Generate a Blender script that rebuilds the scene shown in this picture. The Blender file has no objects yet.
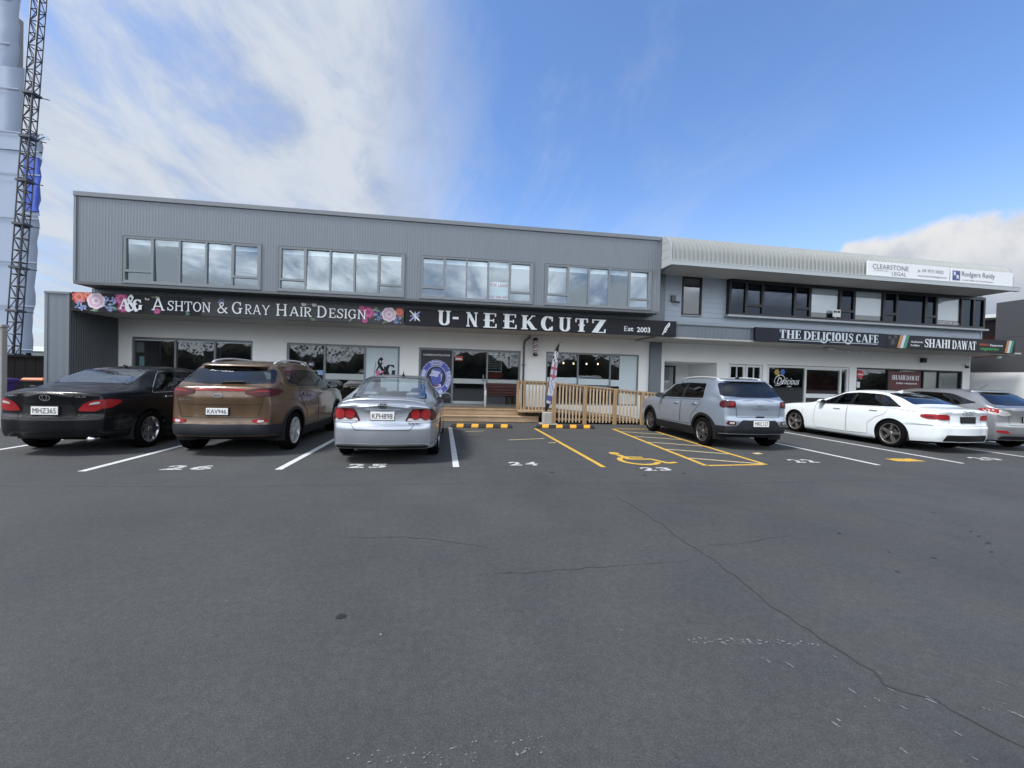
EXPOSURE = 1.4
SUN_E = 1.75
SKY_S = .10
CLOUD = 3.0
SKYTINT = (.64, .77, .95)
import bpy, math, random
from mathutils import Vector, Matrix
from mathutils.bvhtree import BVHTree
random.seed(7)
C = bpy.context.scene
COL = C.collection
PI = math.pi
def rad(a): return math.radians(a)

# ------------------------------------------------------------------ materials
def lin(c):
    return tuple(((v/255.0)/12.92 if v/255.0 <= .04045 else ((v/255.0+.055)/1.055)**2.4) for v in c)
def new_mat(name):
    m = bpy.data.materials.new(name); m.use_nodes = True
    nt = m.node_tree; nt.nodes.clear()
    o = nt.nodes.new('ShaderNodeOutputMaterial')
    return m, nt, o
def N(nt, t, **kw):
    n = nt.nodes.new(t)
    for k, v in kw.items():
        if k in n.inputs: n.inputs[k].default_value = v
        else: setattr(n, k, v)
    return n
def pmat(name, col, rough=.5, metal=0., coat=0., var=.08, scale=6., bump=0., bscale=60., spec=.5, dirt=None):
    """painted / plain surface: Principled with soft large and small noise in colour and roughness"""
    m, nt, o = new_mat(name)
    L = nt.links
    p = N(nt, 'ShaderNodeBsdfPrincipled')
    p.inputs['Metallic'].default_value = metal
    p.inputs['Coat Weight'].default_value = coat
    p.inputs['Coat Roughness'].default_value = .06
    p.inputs['Specular IOR Level'].default_value = spec
    tc = N(nt, 'ShaderNodeTexCoord')
    n1 = N(nt, 'ShaderNodeTexNoise', Scale=scale, Detail=5., Roughness=.6)
    L.new(tc.outputs['Object'], n1.inputs['Vector'])
    mx = N(nt, 'ShaderNodeMix', data_type='RGBA')
    c = tuple(col)+(1,)
    mx.inputs[6].default_value = tuple(min(1, v*(1-var)) for v in col)+(1,)
    mx.inputs[7].default_value = tuple(min(1, v*(1+var)) for v in col)+(1,)
    L.new(n1.outputs['Fac'], mx.inputs[0])
    L.new(mx.outputs[2], p.inputs['Base Color'])
    mr = N(nt, 'ShaderNodeMapRange')
    mr.inputs['To Min'].default_value = max(.02, rough-.06*min(1, rough*3)); mr.inputs['To Max'].default_value = min(1, rough+.06)
    L.new(n1.outputs['Fac'], mr.inputs['Value']); L.new(mr.outputs[0], p.inputs['Roughness'])
    if bump:
        n2 = N(nt, 'ShaderNodeTexNoise', Scale=bscale, Detail=4.)
        L.new(tc.outputs['Object'], n2.inputs['Vector'])
        b = N(nt, 'ShaderNodeBump', Strength=bump, Distance=.01)
        L.new(n2.outputs['Fac'], b.inputs['Height']); L.new(b.outputs[0], p.inputs['Normal'])
    L.new(p.outputs[0], o.inputs[0])
    return m
def glass_mat(name, tint, refl=.12, rough=.0, mul=1.0, gcol=(.90, .95, 1)):
    """thin pane: tinted see-through mixed with a mirror by viewing angle"""
    m, nt, o = new_mat(name); L = nt.links
    tr = N(nt, 'ShaderNodeBsdfTransparent'); tr.inputs[0].default_value = tuple(tint)+(1,)
    gl = N(nt, 'ShaderNodeBsdfGlossy'); gl.inputs['Color'].default_value = tuple(gcol)+(1,); gl.inputs['Roughness'].default_value = rough
    lw = N(nt, 'ShaderNodeLayerWeight'); lw.inputs[0].default_value = .5
    pw = N(nt, 'ShaderNodeMath', operation='POWER'); pw.inputs[1].default_value = 4.5; L.new(lw.outputs['Facing'], pw.inputs[0])
    fr = N(nt, 'ShaderNodeMath', operation='MULTIPLY_ADD'); fr.inputs[1].default_value = .93; fr.inputs[2].default_value = .07; L.new(pw.outputs[0], fr.inputs[0])
    ad = N(nt, 'ShaderNodeMath', operation='MULTIPLY_ADD'); ad.inputs[1].default_value = mul; ad.inputs[2].default_value = refl; ad.use_clamp = True
    L.new(fr.outputs[0], ad.inputs[0])
    mx = N(nt, 'ShaderNodeMixShader')
    L.new(ad.outputs[0], mx.inputs[0]); L.new(tr.outputs[0], mx.inputs[1]); L.new(gl.outputs[0], mx.inputs[2])
    L.new(mx.outputs[0], o.inputs[0])
    return m
def emit_mat(name, col, s):
    m, nt, o = new_mat(name)
    e = N(nt, 'ShaderNodeEmission'); e.inputs[0].default_value = tuple(col)+(1,); e.inputs[1].default_value = s
    nt.links.new(e.outputs[0], o.inputs[0]); return m
def worn_paint(name, col, wear=.45, scale=9.):
    """road paint with holes worn through to the asphalt"""
    m, nt, o = new_mat(name); L = nt.links
    p = N(nt, 'ShaderNodeBsdfPrincipled', Roughness=.7)
    tc = N(nt, 'ShaderNodeTexCoord')
    n1 = N(nt, 'ShaderNodeTexNoise', Scale=scale, Detail=8., Roughness=.75)
    n2 = N(nt, 'ShaderNodeTexNoise', Scale=70., Detail=3.)
    L.new(tc.outputs['Object'], n1.inputs['Vector']); L.new(tc.outputs['Object'], n2.inputs['Vector'])
    mx = N(nt, 'ShaderNodeMix', data_type='RGBA')
    mx.inputs[6].default_value = tuple(v*.72 for v in col)+(1,); mx.inputs[7].default_value = tuple(col)+(1,)
    L.new(n2.outputs['Fac'], mx.inputs[0]); L.new(mx.outputs[2], p.inputs['Base Color'])
    ad = N(nt, 'ShaderNodeMath', operation='MULTIPLY_ADD'); ad.inputs[1].default_value = .25
    L.new(n2.outputs['Fac'], ad.inputs[0]); L.new(n1.outputs['Fac'], ad.inputs[2])
    mr = N(nt, 'ShaderNodeMapRange'); mr.inputs['From Min'].default_value = wear; mr.inputs['From Max'].default_value = wear+.13
    L.new(ad.outputs[0], mr.inputs['Value'])
    tr = N(nt, 'ShaderNodeBsdfTransparent')
    ms = N(nt, 'ShaderNodeMixShader'); L.new(mr.outputs[0], ms.inputs[0]); L.new(tr.outputs[0], ms.inputs[1]); L.new(p.outputs[0], ms.inputs[2])
    L.new(ms.outputs[0], o.inputs[0]); return m
def wood_mat(name, c1, c2, axis='X', scale=3.):
    m, nt, o = new_mat(name); L = nt.links
    p = N(nt, 'ShaderNodeBsdfPrincipled', Roughness=.75)
    tc = N(nt, 'ShaderNodeTexCoord'); mp = N(nt, 'ShaderNodeMapping')
    s = {'X': (1.2, 14, 14), 'Z': (14, 14, 1.2), 'Y': (14, 1.2, 14)}[axis]
    mp.inputs['Scale'].default_value = s
    L.new(tc.outputs['Object'], mp.inputs[0])
    n1 = N(nt, 'ShaderNodeTexNoise', Scale=scale, Detail=6., Roughness=.65)
    L.new(mp.outputs[0], n1.inputs['Vector'])
    n2 = N(nt, 'ShaderNodeTexNoise', Scale=1.7, Detail=2.); L.new(tc.outputs['Object'], n2.inputs['Vector'])
    ad = N(nt, 'ShaderNodeMath', operation='ADD'); L.new(n1.outputs['Fac'], ad.inputs[0]); L.new(n2.outputs['Fac'], ad.inputs[1])
    cr = N(nt, 'ShaderNodeMapRange'); cr.inputs['From Min'].default_value = .7; cr.inputs['From Max'].default_value = 1.3
    L.new(ad.outputs[0], cr.inputs['Value'])
    mx = N(nt, 'ShaderNodeMix', data_type='RGBA'); mx.inputs[6].default_value = tuple(c1)+(1,); mx.inputs[7].default_value = tuple(c2)+(1,)
    L.new(cr.outputs[0], mx.inputs[0]); L.new(mx.outputs[2], p.inputs['Base Color'])
    b = N(nt, 'ShaderNodeBump', Strength=.25, Distance=.005); L.new(n1.outputs['Fac'], b.inputs['Height']); L.new(b.outputs[0], p.inputs['Normal'])
    L.new(p.outputs[0], o.inputs[0]); return m

# ------------------------------------------------------------------ mesh builder
class MB:
    def __init__(s): s.v = []; s.f = []; s.m = []; s.sm = []
    def add(s, vs, fs, mi=0, smooth=False):
        b = len(s.v); s.v += [tuple(q) for q in vs]
        for f in fs:
            s.f.append([b+i for i in f]); s.m.append(mi); s.sm.append(smooth)
        return s
    def quad(s, a, b, c, d, mi=0): return s.add([a, b, c, d], [(0, 1, 2, 3)], mi)
    def box(s, x0, x1, y0, y1, z0, z1, mi=0):
        v = [(x, y, z) for z in (z0, z1) for y in (y0, y1) for x in (x0, x1)]
        return s.add(v, [(0, 2, 3, 1), (4, 5, 7, 6), (0, 1, 5, 4), (2, 6, 7, 3), (1, 3, 7, 5), (0, 4, 6, 2)], mi)
    def bbox(s, x0, x1, y0, y1, z0, z1, b=.006, mi=0):
        """box with chamfered edges"""
        v = []; idx = {}
        for sx in (0, 1):
            for sy in (0, 1):
                for sz in (0, 1):
                    X = (x0, x1)[sx]; Y = (y0, y1)[sy]; Z = (z0, z1)[sz]
                    dx = b if sx == 0 else -b; dy = b if sy == 0 else -b; dz = b if sz == 0 else -b
                    for a, p in (('x', (X, Y+dy, Z+dz)), ('y', (X+dx, Y, Z+dz)), ('z', (X+dx, Y+dy, Z))):
                        idx[(sx, sy, sz, a)] = len(v); v.append(p)
        f = []
        I = lambda *k: idx[k]
        for a, k in (('x', 0), ('y', 1), ('z', 2)):
            for e in (0, 1):
                q = []
                for u, w in ((0, 0), (0, 1), (1, 1), (1, 0)):
                    t = [u, w]; t.insert(k, e); q.append(I(*t, a))
                f.append(q)
        for k in range(3):      # edges along axis k
            oth = [i for i in range(3) if i != k]
            for u in (0, 1):
                for w in (0, 1):
                    c0 = [0, 0, 0]; c0[oth[0]] = u; c0[oth[1]] = w; c1 = list(c0); c1[k] = 1
                    a, b2 = 'xyz'[oth[0]], 'xyz'[oth[1]]
                    f.append([I(*c0, a), I(*c1, a), I(*c1, b2), I(*c0, b2)])
        for sx in (0, 1):
            for sy in (0, 1):
                for sz in (0, 1): f.append([I(sx, sy, sz, a) for a in 'xyz'])
        return s.add(v, f, mi)
    def tube(s, pts, r, n=8, mi=0, smooth=True, caps=True, r2=None):
        pts = [Vector(p) for p in pts]; rings = []
        m = len(pts)
        for i, p in enumerate(pts):
            t = (pts[min(i+1, m-1)]-pts[max(i-1, 0)]).normalized()
            up = Vector((0, 0, 1)) if abs(t.z) < .95 else Vector((0, 1, 0))
            a = t.cross(up).normalized(); b = a.cross(t)
            rr = r if r2 is None else r+(r2-r)*i/max(1, m-1)
            rings.append([p+(a*math.cos(2*PI*k/n)+b*math.sin(2*PI*k/n))*rr for k in range(n)])
        vs = [v for q in rings for v in q]
        fs = [(i*n+k, i*n+(k+1) % n, (i+1)*n+(k+1) % n, (i+1)*n+k) for i in range(m-1) for k in range(n)]
        if caps: fs += [tuple(range(n))[::-1], tuple((m-1)*n+k for k in range(n))]
        return s.add(vs, fs, mi, smooth)
    def bar(s, p, q, w, mi=0): return s.tube([p, q], w*.707, 4, mi, False)
    def lathe(s, prof, c=(0, 0, 0), n=24, axis='Z', mi=0, smooth=True, a0=0, a1=2*PI):
        """prof: (radius, height) list"""
        vs = []; full = abs(a1-a0-2*PI) < 1e-6; k = n if full else n+1
        for r, h in prof:
            for i in range(k):
                a = a0+(a1-a0)*i/n; x, y = r*math.cos(a), r*math.sin(a)
                p = {'Z': (x, y, h), 'X': (h, x, y), 'Y': (x, h, y)}[axis]
                vs.append((p[0]+c[0], p[1]+c[1], p[2]+c[2]))
        fs = []
        for j in range(len(prof)-1):
            for i in range(n):
                fs.append((j*k+i, j*k+(i+1) % k, (j+1)*k+(i+1) % k, (j+1)*k+i))
        return s.add(vs, fs, mi, smooth)
    def prism(s, poly, f0, f1, mi=0, sides=True):
        """poly: 2D list; f0,f1 map (u,v)->3D for back/front"""
        n = len(poly); vs = [f0(*p) for p in poly]+[f1(*p) for p in poly]
        fs = [tuple(range(n, 2*n))]
        if sides: fs += [(i, (i+1) % n, n+(i+1) % n, n+i) for i in range(n)]+[tuple(range(n))[::-1]]
        return s.add(vs, fs, mi)
    def grid(s, pts, mi=0, smooth=True):
        """pts: list of rows"""
        w = len(pts[0]); vs = [p for r in pts for p in r]
        fs = [(i*w+j, i*w+j+1, (i+1)*w+j+1, (i+1)*w+j) for i in range(len(pts)-1) for j in range(w-1)]
        return s.add(vs, fs, mi, smooth)

# ------------------------------------------------------------------ objects
BASE = {}
def thing(name, label, cat, base=(0, 0, 0), frame=None, group=None):
    o = bpy.data.objects.new(name, None); COL.objects.link(o)
    o.empty_display_size = .2
    o.matrix_world = (frame or Matrix()) @ Matrix.Translation(base)
    o['label'] = label; o['category'] = cat
    if group: o['group'] = group
    BASE[o.name] = Vector(base)
    return o
def obj(name, mb, mats, parent=None, frame=None, fix=False, label=None):
    me = bpy.data.meshes.new(name)
    base = BASE.get(parent.name, Vector()) if parent else Vector()
    me.from_pydata([(v[0]-base.x, v[1]-base.y, v[2]-base.z) for v in mb.v], [], mb.f)
    if not isinstance(mats, (list, tuple)): mats = [mats]
    for m in mats: me.materials.append(m)
    me.polygons.foreach_set('material_index', mb.m)
    me.polygons.foreach_set('use_smooth', mb.sm)
    me.update()
    if fix:
        import bmesh
        bm = bmesh.new(); bm.from_mesh(me); bmesh.ops.remove_doubles(bm, verts=bm.verts, dist=1e-5)
        bmesh.ops.recalc_face_normals(bm, faces=bm.faces); bm.to_mesh(me); bm.free()
    o = bpy.data.objects.new(name, me); COL.objects.link(o)
    if parent:
        o.parent = parent; BASE[o.name] = base
    elif frame is not None: o.matrix_world = frame
    if label: o['label'] = label
    return o
def tag(o, label, cat, group=None):
    o['label'] = label; o['category'] = cat
    if group: o['group'] = group
    return o
def copy_tree(o, parent=None):
    c = o.copy(); COL.objects.link(c)
    if parent: c.parent = parent; c.matrix_parent_inverse = o.matrix_parent_inverse.copy()
    BASE[c.name] = BASE.get(o.name, Vector())
    for ch in list(o.children): copy_tree(ch, c)
    return c

# ------------------------------------------------------------------ lettering
def text_polys(body, size=1., bold=0., spacing=1.):
    """built-in sans font -> (verts, faces) 2D, baseline at 0, x from 0"""
    cu = bpy.data.curves.new('t', 'FONT'); cu.body = body; cu.size = size; cu.offset = bold; cu.space_character = spacing
    cu.resolution_u = 3
    ob = bpy.data.objects.new('t', cu); COL.objects.link(ob)
    dg = bpy.context.evaluated_depsgraph_get(); me = ob.evaluated_get(dg).to_mesh()
    vs = [(v.co.x, v.co.y) for v in me.vertices]; fs = [tuple(p.vertices) for p in me.polygons]
    ob.evaluated_get(dg).to_mesh_clear(); bpy.data.objects.remove(ob); bpy.data.curves.remove(cu)
    return vs, fs
def text_fit(mb, body, u0, u1, v0, v1, fn, mi=0, bold=0.):
    """put the text in the rectangle u0..u1, v0..v1 of the surface fn(u,v)"""
    vs, fs = text_polys(body, 1., bold)
    if not vs: return
    xs = [p[0] for p in vs]; ys = [p[1] for p in vs]
    a, b, c, d = min(xs), max(xs), min(ys), max(ys)
    mb.add([fn(u0+(x-a)/(b-a)*(u1-u0), v0+(y-c)/(d-c)*(v1-v0)) for x, y in vs], fs, mi)

def cr(pts, n=6):
    """Catmull-Rom through 2D points"""
    out = []
    P = [pts[0]]+list(pts)+[pts[-1]]
    for i in range(1, len(P)-2):
        for k in range(n):
            t = k/n; a, b, c, d = P[i-1], P[i], P[i+1], P[i+2]
            out.append(tuple(.5*((2*b[j])+(-a[j]+c[j])*t+(2*a[j]-5*b[j]+4*c[j]-d[j])*t*t+(-a[j]+3*b[j]-3*c[j]+d[j])*t**3) for j in (0, 1)))
    out.append(tuple(pts[-1])); return out
class Slab:
    """slab serif letters drawn as strokes; a glyph is a list of convex 2D quads"""
    def __init__(s, T=.2, t=.09, sl=.08, e=.09, spur=False): s.T, s.t, s.sl, s.e, s.spur = T, t, sl, e, spur
    def stroke(s, pts, w):
        q = []; m = len(pts)
        L = []; R = []
        for i in range(m):
            a = pts[max(0, i-1)]; b = pts[min(m-1, i+1)]
            dx, dy = b[0]-a[0], b[1]-a[1]; l = math.hypot(dx, dy) or 1
            ww = (w(i/(m-1), dx/l, dy/l) if callable(w) else w)/2
            L.append((pts[i][0]-dy/l*ww, pts[i][1]+dx/l*ww)); R.append((pts[i][0]+dy/l*ww, pts[i][1]-dx/l*ww))
        for i in range(m-1): q.append([R[i], R[i+1], L[i+1], L[i]])
        return q
    def rect(s, x0, x1, y0, y1): return [[(x0, y0), (x1, y0), (x1, y1), (x0, y1)]]
    def glyph(s, ch):
        T, t, sl, e = s.T, s.t, s.sl, s.e
        V = lambda x, b=True, u=True, w=T, y0=0, y1=1: s.rect(x-w/2, x+w/2, y0, y1)+(s.rect(x-w/2-e, x+w/2+e, y0, y0+sl) if b else [])+(s.rect(x-w/2-e, x+w/2+e, y1-sl, y1) if u else [])
        Hz = lambda x0, x1, y, w=t: s.rect(x0, x1, y-w/2, y+w/2)
        Dg = lambda x0, y0, x1, y1, w: [[(x0-w/2, y0), (x0+w/2, y0), (x1+w/2, y1), (x1-w/2, y1)]]
        Sb = lambda x, y, w=T: s.rect(x-w/2-e, x+w/2+e, y, y+sl)
        mod = lambda i, dx, dy: t+(T-t)*abs(dy)**1.3
        def arc(cx, cy, rx, ry, a0, a1, n=18): return s.stroke([(cx+rx*math.cos(rad(a0+(a1-a0)*k/n)), cy+ry*math.sin(rad(a0+(a1-a0)*k/n))) for k in range(n+1)], mod)
        h = T/2+e
        sp = s.spur
        if ch == 'I': return V(h), 2*h
        if ch == 'H':
            w = .78; return V(h)+V(h+w*.72)+Hz(h, h+w*.72, .5), 2*h+w*.72
        if ch == 'N':
            w = .56; return V(h, True, False, t*1.2)+Sb(h-.03, 1-sl, t)+Dg(h, 1, h+w, 0, T*1.05)+V(h+w, False, True, t*1.2), 2*h+w
        if ch == 'E':
            q = V(h)+s.rect(h-T/2-e, h+.5, 0, sl)+s.rect(h-T/2-e, h+.46, 1-sl, 1)+Hz(h-(T/2+e*.9 if sp else 0), h+.36, .5)
            q += s.rect(h+.43, h+.5, 0, .27)+s.rect(h+.39, h+.46, .76, 1)+s.rect(h+.3, h+.36, .38, .62); return q, h+.5
        if ch == 'F':
            q = V(h)+s.rect(h-T/2-e, h+.46, 1-sl, 1)+Hz(h, h+.34, .5)+s.rect(h+.39, h+.46, .72, 1)+s.rect(h+.28, h+.34, .38, .62); return q, h+.47
        if ch == 'L': return V(h)+s.rect(h, h+.48, 0, sl)+s.rect(h+.41, h+.48, 0, .3), h+.48
        if ch == 'T':
            c = .38; return V(c, True, False)+s.rect(0, 2*c, 1-sl, 1)+s.rect(0, .07, .7, 1)+s.rect(2*c-.07, 2*c, .7, 1)+(Hz(c-T/2-e*.9, c+T/2+e*.9, .5) if sp else []), 2*c
        if ch == 'K':
            return V(h)+Dg(h+.05, .4, h+.52, 1, t*1.3)+Dg(h+.2, .58, h+.58, 0, T*1.15)+Sb(h+.52, 1-sl, t)+Sb(h+.58, 0, T*.8), 2*h+.6
        if ch == 'U':
            w = .5; q = V(h, False, True, T, .3)+V(h+w, False, True, T*.8, .3); q += arc(h+w/2, .3, w/2, .3-t/2, 180, 360); return q, 2*h+w
        if ch == 'Z':
            return s.rect(0, .66, 1-sl, 1)+s.rect(0, .68, 0, sl)+Dg(.13, 0, .55, 1, T*1.2)+s.rect(0, .07, .72, 1)+s.rect(.61, .68, 0, .28), .68
        if ch == 'A':
            w = .68; return Dg(h*.8, 0, h*.8+w/2-T*.2, 1, t*1.2)+Dg(h*.8+w, 0, h*.8+w/2, 1, T*1.05)+Hz(h+.08, h+w-.12, .33, t)+Sb(h*.8, 0, t)+Sb(h*.8+w, 0, T*.8), 1.6*h+w
        if ch == 'R':
            return V(h)+Hz(h, h+.22, 1-t/2)+Hz(h, h+.25, .48)+arc(h+.22, .74, .25, .26-t/2, 90, -90)+Dg(h+.2, .48, h+.5, 0, T)+Sb(h+.5, 0, T*.7), 2*h+.47
        if ch == 'D':
            return V(h)+Hz(h, h+.2, 1-t/2)+Hz(h, h+.2, t/2)+arc(h+.18, .5, .42, .5-t/2, 90, -90, 24), h+.6+T/2
        if ch == 'Y':
            w = .66; c = h*.8+w/2; return V(c, True, False, T, 0, .45)+Dg(c, .42, h*.8, 1, T)+Dg(c, .42, h*.8+w, 1, t*1.2)+Sb(h*.8, 1-sl, T*.7)+Sb(h*.8+w, 1-sl, t), 1.6*h+w
        if ch == 'O': return arc(.4, .5, .4-T/2, .5-t/2, 0, 360, 36), .8
        if ch == 'C': return arc(.4, .5, .4-T/2, .5-t/2, 48, 318, 30)+s.rect(.6, .68, .66, .98)+(s.rect(.6, .68, .02, .3) if sp else []), .72
        if ch == 'G': return arc(.4, .5, .4-T/2, .5-t/2, 48, 330, 30)+s.rect(.6, .68, .68, .98)+s.rect(.68-T/2-.05, .68+T/2-.05, .05, .42)+s.rect(.5, .8, .42, .42+sl), .8
        if ch == 'S':
            p = cr([(.58, .74), (.52, .9), (.34, .955), (.16, .87), (.13, .7), (.26, .57), (.42, .47), (.54, .34), (.5, .13), (.3, .045), (.12, .12), (.05, .28)], 5)
            return s.stroke(p, lambda i, dx, dy: t*1.1+(T-t)*.75*math.exp(-((i-.5)/.22)**2))+s.rect(.55, .62, .68, .98)+s.rect(.02, .09, .02, .32), .64
        if ch == 'W':
            w = 1.0; q = []
            for a, b, ww in ((0, .27, T), (.5, .27, t*1.2), (.5, .75, T), (1, .75, t*1.2)): q += Dg(h*.7+a*w, 1, h*.7+b*w, 0, ww)
            return q+Sb(h*.7, 1-sl, T*.6)+Sb(h*.7+w, 1-sl, t), 1.4*h+w
        if ch == '&':
            p = cr([(.82, .03), (.6, .28), (.3, .62), (.24, .82), (.37, .96), (.52, .86), (.48, .68), (.26, .5), (.1, .28), (.16, .09), (.36, .04), (.58, .14), (.72, .36), (.76, .46)], 5)
            return s.stroke(p, lambda i, dx, dy: t+(T-t)*(.75 if dx*dy < 0 else .15))+s.rect(.66, .88, .44, .44+sl)+s.rect(.74, .92, 0, sl), .92
        if ch == '-': return Hz(0, .3, .42, T*.75), .3
        if ch == ' ': return [], .34
        return [], .3
    def put(s, mb, text, u0, u1, v0, v1, fn, gap=.1, mi=0, d0=.006, th=0.):
        """fn(u, v, depth) -> 3D"""
        gl = [s.glyph(c) for c in text]; tot = sum(g[1] for g in gl)+gap*(len(gl)-1)
        k = (u1-u0)/tot; x = u0; H = v1-v0; i = 0
        for q, w in gl:
            for poly in q:
                P = [(x+a*k, v0+b*H) for a, b in poly]
                i += 1; d = d0+th+.00025*(i % 9)
                mb.prism(P, lambda u, v: fn(u, v, d0*.3), lambda u, v: fn(u, v, d), mi, sides=th > 0)
            x += (w+gap)*k
def smoothstep(a, b, x):
    t = max(0., min(1., (x-a)/(b-a))); return t*t*(3-2*t)
class PC:
    """monotone cubic through points"""
    def __init__(s, pts):
        s.x = [p[0] for p in pts]; s.y = [p[1] for p in pts]; n = len(pts)
        d = [(s.y[i+1]-s.y[i])/(s.x[i+1]-s.x[i]) for i in range(n-1)]
        s.m = [d[0]]+[0 if d[i-1]*d[i] <= 0 else 2*d[i-1]*d[i]/(d[i-1]+d[i]) for i in range(1, n-1)]+[d[-1]]
    def __call__(s, x):
        X = s.x
        if x <= X[0]: return s.y[0]
        if x >= X[-1]: return s.y[-1]
        i = max(k for k in range(len(X)-1) if X[k] <= x)
        h = X[i+1]-X[i]; t = (x-X[i])/h
        return (2*t**3-3*t*t+1)*s.y[i]+(t**3-2*t*t+t)*h*s.m[i]+(-2*t**3+3*t*t)*s.y[i+1]+(t**3-t*t)*h*s.m[i+1]
# ================================================================== CAMERA, LIGHT, SKY
C.render.engine = 'CYCLES'
C.cycles.use_denoising = True
C.cycles.max_bounces = 8; C.cycles.transparent_max_bounces = 16; C.cycles.sample_clamp_indirect = 6
C.view_settings.view_transform = 'Standard'; C.view_settings.look = 'None'; C.view_settings.gamma = 1; C.view_settings.use_curve_mapping = False
C.view_settings.exposure = EXPOSURE
F_PX, EYE = 410., 1.43
cam = bpy.data.cameras.new('camera'); co = bpy.data.objects.new('camera', cam); COL.objects.link(co)
cam.sensor_width = 36.; cam.sensor_fit = 'HORIZONTAL'; cam.lens = F_PX/1024*36; cam.clip_start = .05; cam.clip_end = 3000
yaw, pitch, roll = math.atan2(57, F_PX), -math.atan2(6, F_PX), math.atan(.027)
fw = Vector((math.sin(yaw)*math.cos(pitch), math.cos(yaw)*math.cos(pitch), math.sin(pitch)))
rt = fw.cross(Vector((0, 0, 1))).normalized(); up = rt.cross(fw)
r2 = rt*math.cos(roll)+up*math.sin(roll); u2 = up*math.cos(roll)-rt*math.sin(roll)
co.matrix_world = Matrix(((r2.x, u2.x, -fw.x, 0), (r2.y, u2.y, -fw.y, 0), (r2.z, u2.z, -fw.z, EYE), (0, 0, 0, 1)))
C.camera = co

SUN_AZ, SUN_EL = rad(-112), rad(54)     # azimuth from +Y towards +X: the brighter left sky
sd = Vector((math.sin(SUN_AZ)*math.cos(SUN_EL), math.cos(SUN_AZ)*math.cos(SUN_EL), math.sin(SUN_EL)))
sun = bpy.data.lights.new('sun', 'SUN'); so = bpy.data.objects.new('sun', sun); COL.objects.link(so)
sun.energy = SUN_E; sun.angle = rad(13); sun.color = (1, .96, .9)
so.rotation_euler = sd.to_track_quat('Z', 'Y').to_euler(); so.location = (-20, 0, 30)

w = bpy.data.worlds.new('World'); C.world = w; w.use_nodes = True
nt = w.node_tree; nt.nodes.clear(); L = nt.links
wo = N(nt, 'ShaderNodeOutputWorld'); bg = N(nt, 'ShaderNodeBackground'); bg.inputs['Strength'].default_value = SKY_S
sky = N(nt, 'ShaderNodeTexSky'); sky.sky_type = 'NISHITA'; sky.sun_disc = False
sky.sun_elevation = SUN_EL; sky.sun_rotation = SUN_AZ; sky.air_density = 1.0; sky.dust_density = .6; sky.ozone_density = 1.5
tc = N(nt, 'ShaderNodeTexCoord')
nrm = N(nt, 'ShaderNodeVectorMath', operation='NORMALIZE'); L.new(tc.outputs['Generated'], nrm.inputs[0])
sep = N(nt, 'ShaderNodeSeparateXYZ'); L.new(nrm.outputs[0], sep.inputs[0])
def M2(op, a, b=None, c=None, clamp=False):
    n = N(nt, 'ShaderNodeMath', operation=op); n.use_clamp = clamp
    for i, v in enumerate((a, b, c)):
        if v is None: continue
        if isinstance(v, (int, float)): n.inputs[i].default_value = v
        else: L.new(v, n.inputs[i])
    return n.outputs[0]
def ramp(v, a, b, lo=0., hi=1.):
    n = N(nt, 'ShaderNodeMapRange'); n.interpolation_type = 'SMOOTHSTEP'
    n.inputs['From Min'].default_value = a; n.inputs['From Max'].default_value = b; n.inputs['To Min'].default_value = lo; n.inputs['To Max'].default_value = hi
    L.new(v, n.inputs['Value']); return n.outputs[0]
X, Y, Z = sep.outputs
zc = M2('ADD', M2('MAXIMUM', Z, 0.), .22)
px, py = M2('DIVIDE', X, zc), M2('DIVIDE', Y, zc)
cmb = N(nt, 'ShaderNodeCombineXYZ'); L.new(px, cmb.inputs[0]); L.new(py, cmb.inputs[1])
def noise(vec, scale, detail, rough=.55, stretch=None, dist=0., off=(0, 0, 0)):
    mp = N(nt, 'ShaderNodeMapping'); mp.inputs['Scale'].default_value = stretch or (1, 1, 1); mp.inputs['Location'].default_value = off
    mp.inputs['Rotation'].default_value = (0, 0, rad(25) if stretch else 0)
    L.new(vec, mp.inputs[0])
    n = N(nt, 'ShaderNodeTexNoise', Scale=scale, Detail=detail, Roughness=rough, Distortion=dist); L.new(mp.outputs[0], n.inputs['Vector']); return n.outputs['Fac']
# high veil of cloud, thick towards the left and behind, thinning to open blue on the right
nA = noise(cmb.outputs[0], 1.1, 9, .6, (1.0, .45, 1), .5, (3.1, 1.7, 0))
nB = noise(cmb.outputs[0], 3.6, 8, .62, (1.0, .5, 1), .4)
az = M2('DIVIDE', X, M2('SQRT', M2('ADD', M2('MULTIPLY', X, X), M2('ADD', M2('MULTIPLY', Y, Y), 1e-4))))
side = ramp(M2('ADD', az, M2('MULTIPLY', M2('SUBTRACT', M2('ADD', M2('MULTIPLY', nA, .6), M2('MULTIPLY', nB, .4)), .5), 1.1)), .16, -.16)
back = ramp(Y, .15, -.35)
cover = M2('MAXIMUM', side, M2('MULTIPLY', back, .85))
veil = M2('MULTIPLY', ramp(M2('ADD', M2('MULTIPLY', nA, .55), M2('MULTIPLY', nB, .45)), .30, .57), cover)
wisp = M2('MULTIPLY', ramp(noise(cmb.outputs[0], 1.5, 10, .68, (1.0, .4, 1), 1.2, (7.3, 2.2, 0)), .48, .80), .34)
veil = M2('MAXIMUM', veil, M2('MULTIPLY', wisp, ramp(az, .95, .3)))
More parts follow.
